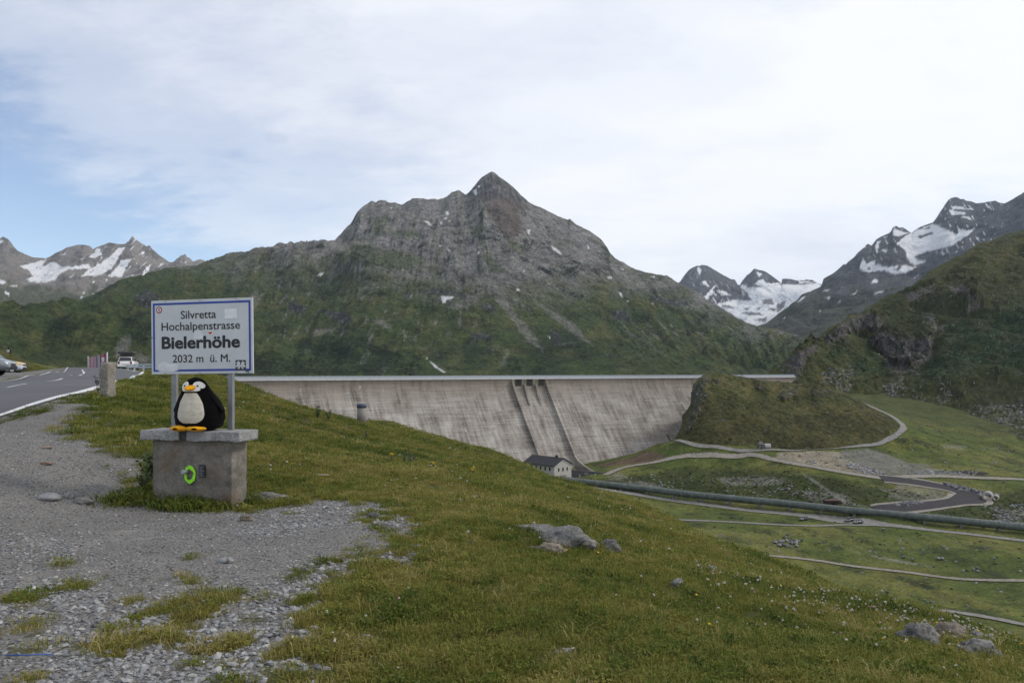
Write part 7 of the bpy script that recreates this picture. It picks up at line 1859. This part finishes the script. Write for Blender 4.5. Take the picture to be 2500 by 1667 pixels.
stone(2455, 1560, 34, 26, 'small rounded grey boulder beyond the dark one', M_BG, seed=31, sink=0.3)
stone(650, 1216, 90, 18, 'flat mossy rock ledge at the foot of the plinth', M_BG, seed=32, sink=0.35)

# ================================================================== SINGLE PLANTS
M_LEAF = plain('dark_green_leaf', (0.040, 0.065, 0.018), 0.7, 0, 0.4, 12); M_DRY = plain('dry_dark_stalk', (0.035, 0.028, 0.025), 0.9)
def plant(u, v, hpx, label, kind, seed, name='plant'):
    q = hitN(u, v); s_ = q[1] / F; h = hpx * s_; r = random.Random(seed); z = float(Nz(q[:1], q[1:2])[0])
    e = empty(name, (q[0], q[1], z - 0.01)); tag(e, label, 'plant')
    bm = bmesh.new(); lf = bmesh.new(); fl = bmesh.new(); n = {'spike': 3, 'herb': 9, 'dry': 4, 'yellow': 5}[kind]
    for k in range(n):
        a = r.uniform(0, 6.28); ln = h * r.uniform(0.05, 0.3 if kind != 'herb' else 0.5); hh = h * r.uniform(0.7, 1.0); p0 = Vector((r.uniform(-.03, .03), r.uniform(-.03, .03), 0)); p1 = Vector((math.cos(a) * ln, math.sin(a) * ln, hh))
        cyl_bm(bm, p0, p1, 0.006 * (h / 0.4) ** 0.5, 0.003, 5)
        def leaf(bm_, c, d, L_, w):
            d = d.normalized(); s2 = d.orthogonal().normalized(); m_ = c + d * L_ * 0.5
            bm_.faces.new([bm_.verts.new(x) for x in (c, m_ + s2 * w, c + d * L_, m_ - s2 * w)])
        for j in range(26 if kind == 'herb' else 12):
            t = r.uniform(0.05, 0.9) if kind != 'spike' else r.uniform(0.05, 0.5); c = p0.lerp(p1, t); dv = Vector((r.uniform(-1, 1), r.uniform(-1, 1), r.uniform(-0.2, 0.6)))
            if kind != 'dry' or j < 5: leaf(lf, c, dv, h * 0.16 if kind != 'herb' else h * 0.12, h * 0.035)
        if kind == 'spike':
            for j in range(40):
                t = r.uniform(0.45, 1.0); c = p0.lerp(p1, t); dv = Vector((r.uniform(-1, 1), r.uniform(-1, 1), r.uniform(-0.3, 0.5))); leaf(fl, c, dv, h * 0.07 * (1.4 - t), h * 0.022)
        if kind == 'yellow':
            for j in range(9): leaf(fl, p1, Vector((math.cos(j * .7), math.sin(j * .7), 0.25)), 0.035 * (s_ * 100) ** 0.5, 0.012)
        if kind == 'dry':
            for j in range(5): leaf(fl, p0.lerp(p1, r.uniform(0.6, 1)), Vector((r.uniform(-1, 1), r.uniform(-1, 1), 0.3)), h * 0.07, h * 0.03)
    bm_obj('stem', bm, M_DRY if kind == 'dry' else M_STEM, e); bm_obj('leaf_cover', lf, M_DRY if kind == 'dry' else M_LEAF, e)
    if kind in ('spike', 'yellow', 'dry'): bm_obj('blossom', fl, {'spike': M_FB, 'yellow': M_FY, 'dry': M_DRY}[kind], e)
    else: fl.free()
for k, (u, v) in enumerate([(896, 1068), (985, 1132), (1000, 1135), (1011, 1130), (1053, 1142)]):
    plant(u, v, 26 + 4 * (k % 3), ['lone violet monkshood spike below the vent pipe', 'violet monkshood spike, first of the close group in the meadow', 'tall violet monkshood spike in the middle of the close group', 'violet monkshood spike at the far end of the close group', 'violet monkshood spike beside the yellow flowers'][k], 'spike', 50 + k, 'monkshood')
for k, (u, v) in enumerate([(955, 1128), (1062, 1150), (1155, 1160)]):
    plant(u, v, 22, ['yellow flowering clump above the monkshood group', 'yellow flowering clump beside a monkshood spike', 'single yellow flowering plant on the meadow brow'][k], 'yellow', 60 + k, 'yellow_flower')
plant(364, 1178, 92, 'tall leafy dark green shoots climbing one side of the plinth', 'herb', 71, 'leafy_plant')
plant(350, 1196, 52, 'low leafy herb under the tall shoots beside the plinth', 'herb', 72, 'leafy_plant')
plant(470, 1222, 30, 'low green herb in front of the sprayed ring', 'herb', 73, 'leafy_plant')
plant(560, 1228, 34, 'low green herb at the lit front corner of the plinth', 'herb', 76, 'leafy_plant')
plant(538, 1226, 30, 'two yellow buttercups in front of the plinth', 'yellow', 74, 'yellow_flower')
plant(240, 958, 46, 'dry dark thistle stalk beside the granite marker post', 'dry', 75, 'dry_thistle')
plant(1706, 1260, 44, 'bare dark dock stalk rising above the meadow brow', 'dry', 77, 'dock_stalk')
plant(775, 1022, 34, 'leafy weed standing against the dam face at the meadow edge', 'herb', 78, 'leafy_plant')
plant(802, 1026, 30, 'smaller leafy weed next to the vent pipe', 'herb', 79, 'leafy_plant')
# hiker on top of the grassy mound
u, v = 21.5, 851; d = 99.0
p = P(u, v, d); pe = bpy.data.meshes.new('person')
z0 = float(Nh(np.array([p[0]]), np.array([p[1]]))[0])
bm = bmesh.new()
def loftb(secs):
    prev = None
    for (cx, cy, z, rx, ry) in secs:
        ring = [bm.verts.new((cx + rx * math.cos(a), cy + ry * math.sin(a), z)) for a in np.linspace(0, 2 * np.pi, 12, endpoint=False)]
        if prev:
            for j in range(12): bm.faces.new((prev[j], prev[(j + 1) % 12], ring[(j + 1) % 12], ring[j])).smooth = True
        else: bm.faces.new(list(reversed(ring)))
        prev = ring
    bm.faces.new(prev)
for s_ in (-1, 1):
    loftb([(s_ * .12, -.05, 0, .06, .10), (s_ * .12, 0, .08, .05, .06), (s_ * .11, .0, .48, .065, .07), (s_ * .10, 0, .85, .10, .11)])
    loftb([(s_ * .30, -.10, .78, .04, .045), (s_ * .31, -.02, 1.0, .045, .05), (s_ * .25, 0, 1.25, .055, .06), (s_ * .19, 0, 1.42, .065, .07)])
loftb([(0, 0, .78, .18, .13), (0, 0, .95, .17, .12), (0, 0, 1.2, .19, .13), (0, 0, 1.40, .21, .12), (0, 0, 1.47, .10, .08), (0, 0, 1.52, .055, .06), (0, -.02, 1.56, .07, .085), (0, -.02, 1.66, .085, .10), (0, -.02, 1.75, .07, .085), (0, -.02, 1.79, .02, .03)])
o = bm_obj('person', bm, plain('dark_hiking_clothes', (0.015, 0.015, 0.018), 0.9), None, True)
o.location = (p[0], p[1], z0 - 0.9); tag(o, 'person in dark clothes half hidden behind the top of the grassy mound', 'person')
box('backpack', (-0.16, -0.26, 1.02), (0.18, -0.13, 1.38), plain('pale_backpack', (0.5, 0.5, 0.5), 0.8), o, 0.04)
# blue straw, bone-like stick
q = hitN(68, 1613); o = cyl('blue_straw', (-0.13, 0, 0.012), (0.13, 0.02, 0.012), 0.004, plain('blue_plastic', (0.03, 0.10, 0.35), 0.5), None, None, 6); o.location = (q[0], q[1], float(Nz(q[:1], q[1:2])[0]) + 0.012); tag(o, 'thin blue plastic straw lying on the gravel', 'litter')
q = hitN(786, 1166); o = cyl('pale_stick', (-0.09, 0, 0.03), (0.10, 0.05, 0.02), 0.011, plain('bleached_wood', (0.48, 0.42, 0.32), 0.9), None, 0.007, 6); o.location = (q[0], q[1], float(Nz(q[:1], q[1:2])[0]) + 0.02); tag(o, 'short bleached stick lying in the meadow grass', 'stick')
q = hitN(113, 1092); o = stone(113, 1094, 36, 9, 'flat orange brown stone flake on the gravel', boulder_mat('orange_flake', (0.15, 0.11, 0.085), (0.24, 0.185, 0.145), (0.32, 0.26, 0.21)), seed=33, sink=0.3, name='stone', amp=0.12)
stone(113, 1134, 38, 10, 'flat reddish stone flake in the middle of the gravel path', boulder_mat('reddish_flake', (0.15, 0.10, 0.08), (0.24, 0.165, 0.13), (0.31, 0.23, 0.19)), seed=34, sink=0.3, name='stone', amp=0.12)
# ================================================================== HAZE
hm = bpy.data.materials.new('mountain_air'); hm.use_nodes = True
t = hm.node_tree; t.nodes.clear()
ho = N('ShaderNodeOutputMaterial', t); hv = N('ShaderNodeVolumePrincipled', t)
hv.inputs['Color'].default_value = (0.74, 0.85, 1.0, 1); hv.inputs['Density'].default_value = 0.000026; hv.inputs['Anisotropy'].default_value = 0.0
t.links.new(hv.outputs[0], ho.inputs['Volume'])
bm = bmesh.new(); box_bm(bm, (-6000, -300, -420), (6000, 9000, 1500))
hz = bm_obj('haze', bm, hm)
tag(hz, 'thin pale blue mountain haze filling the valley air', 'haze', None, 'stuff')
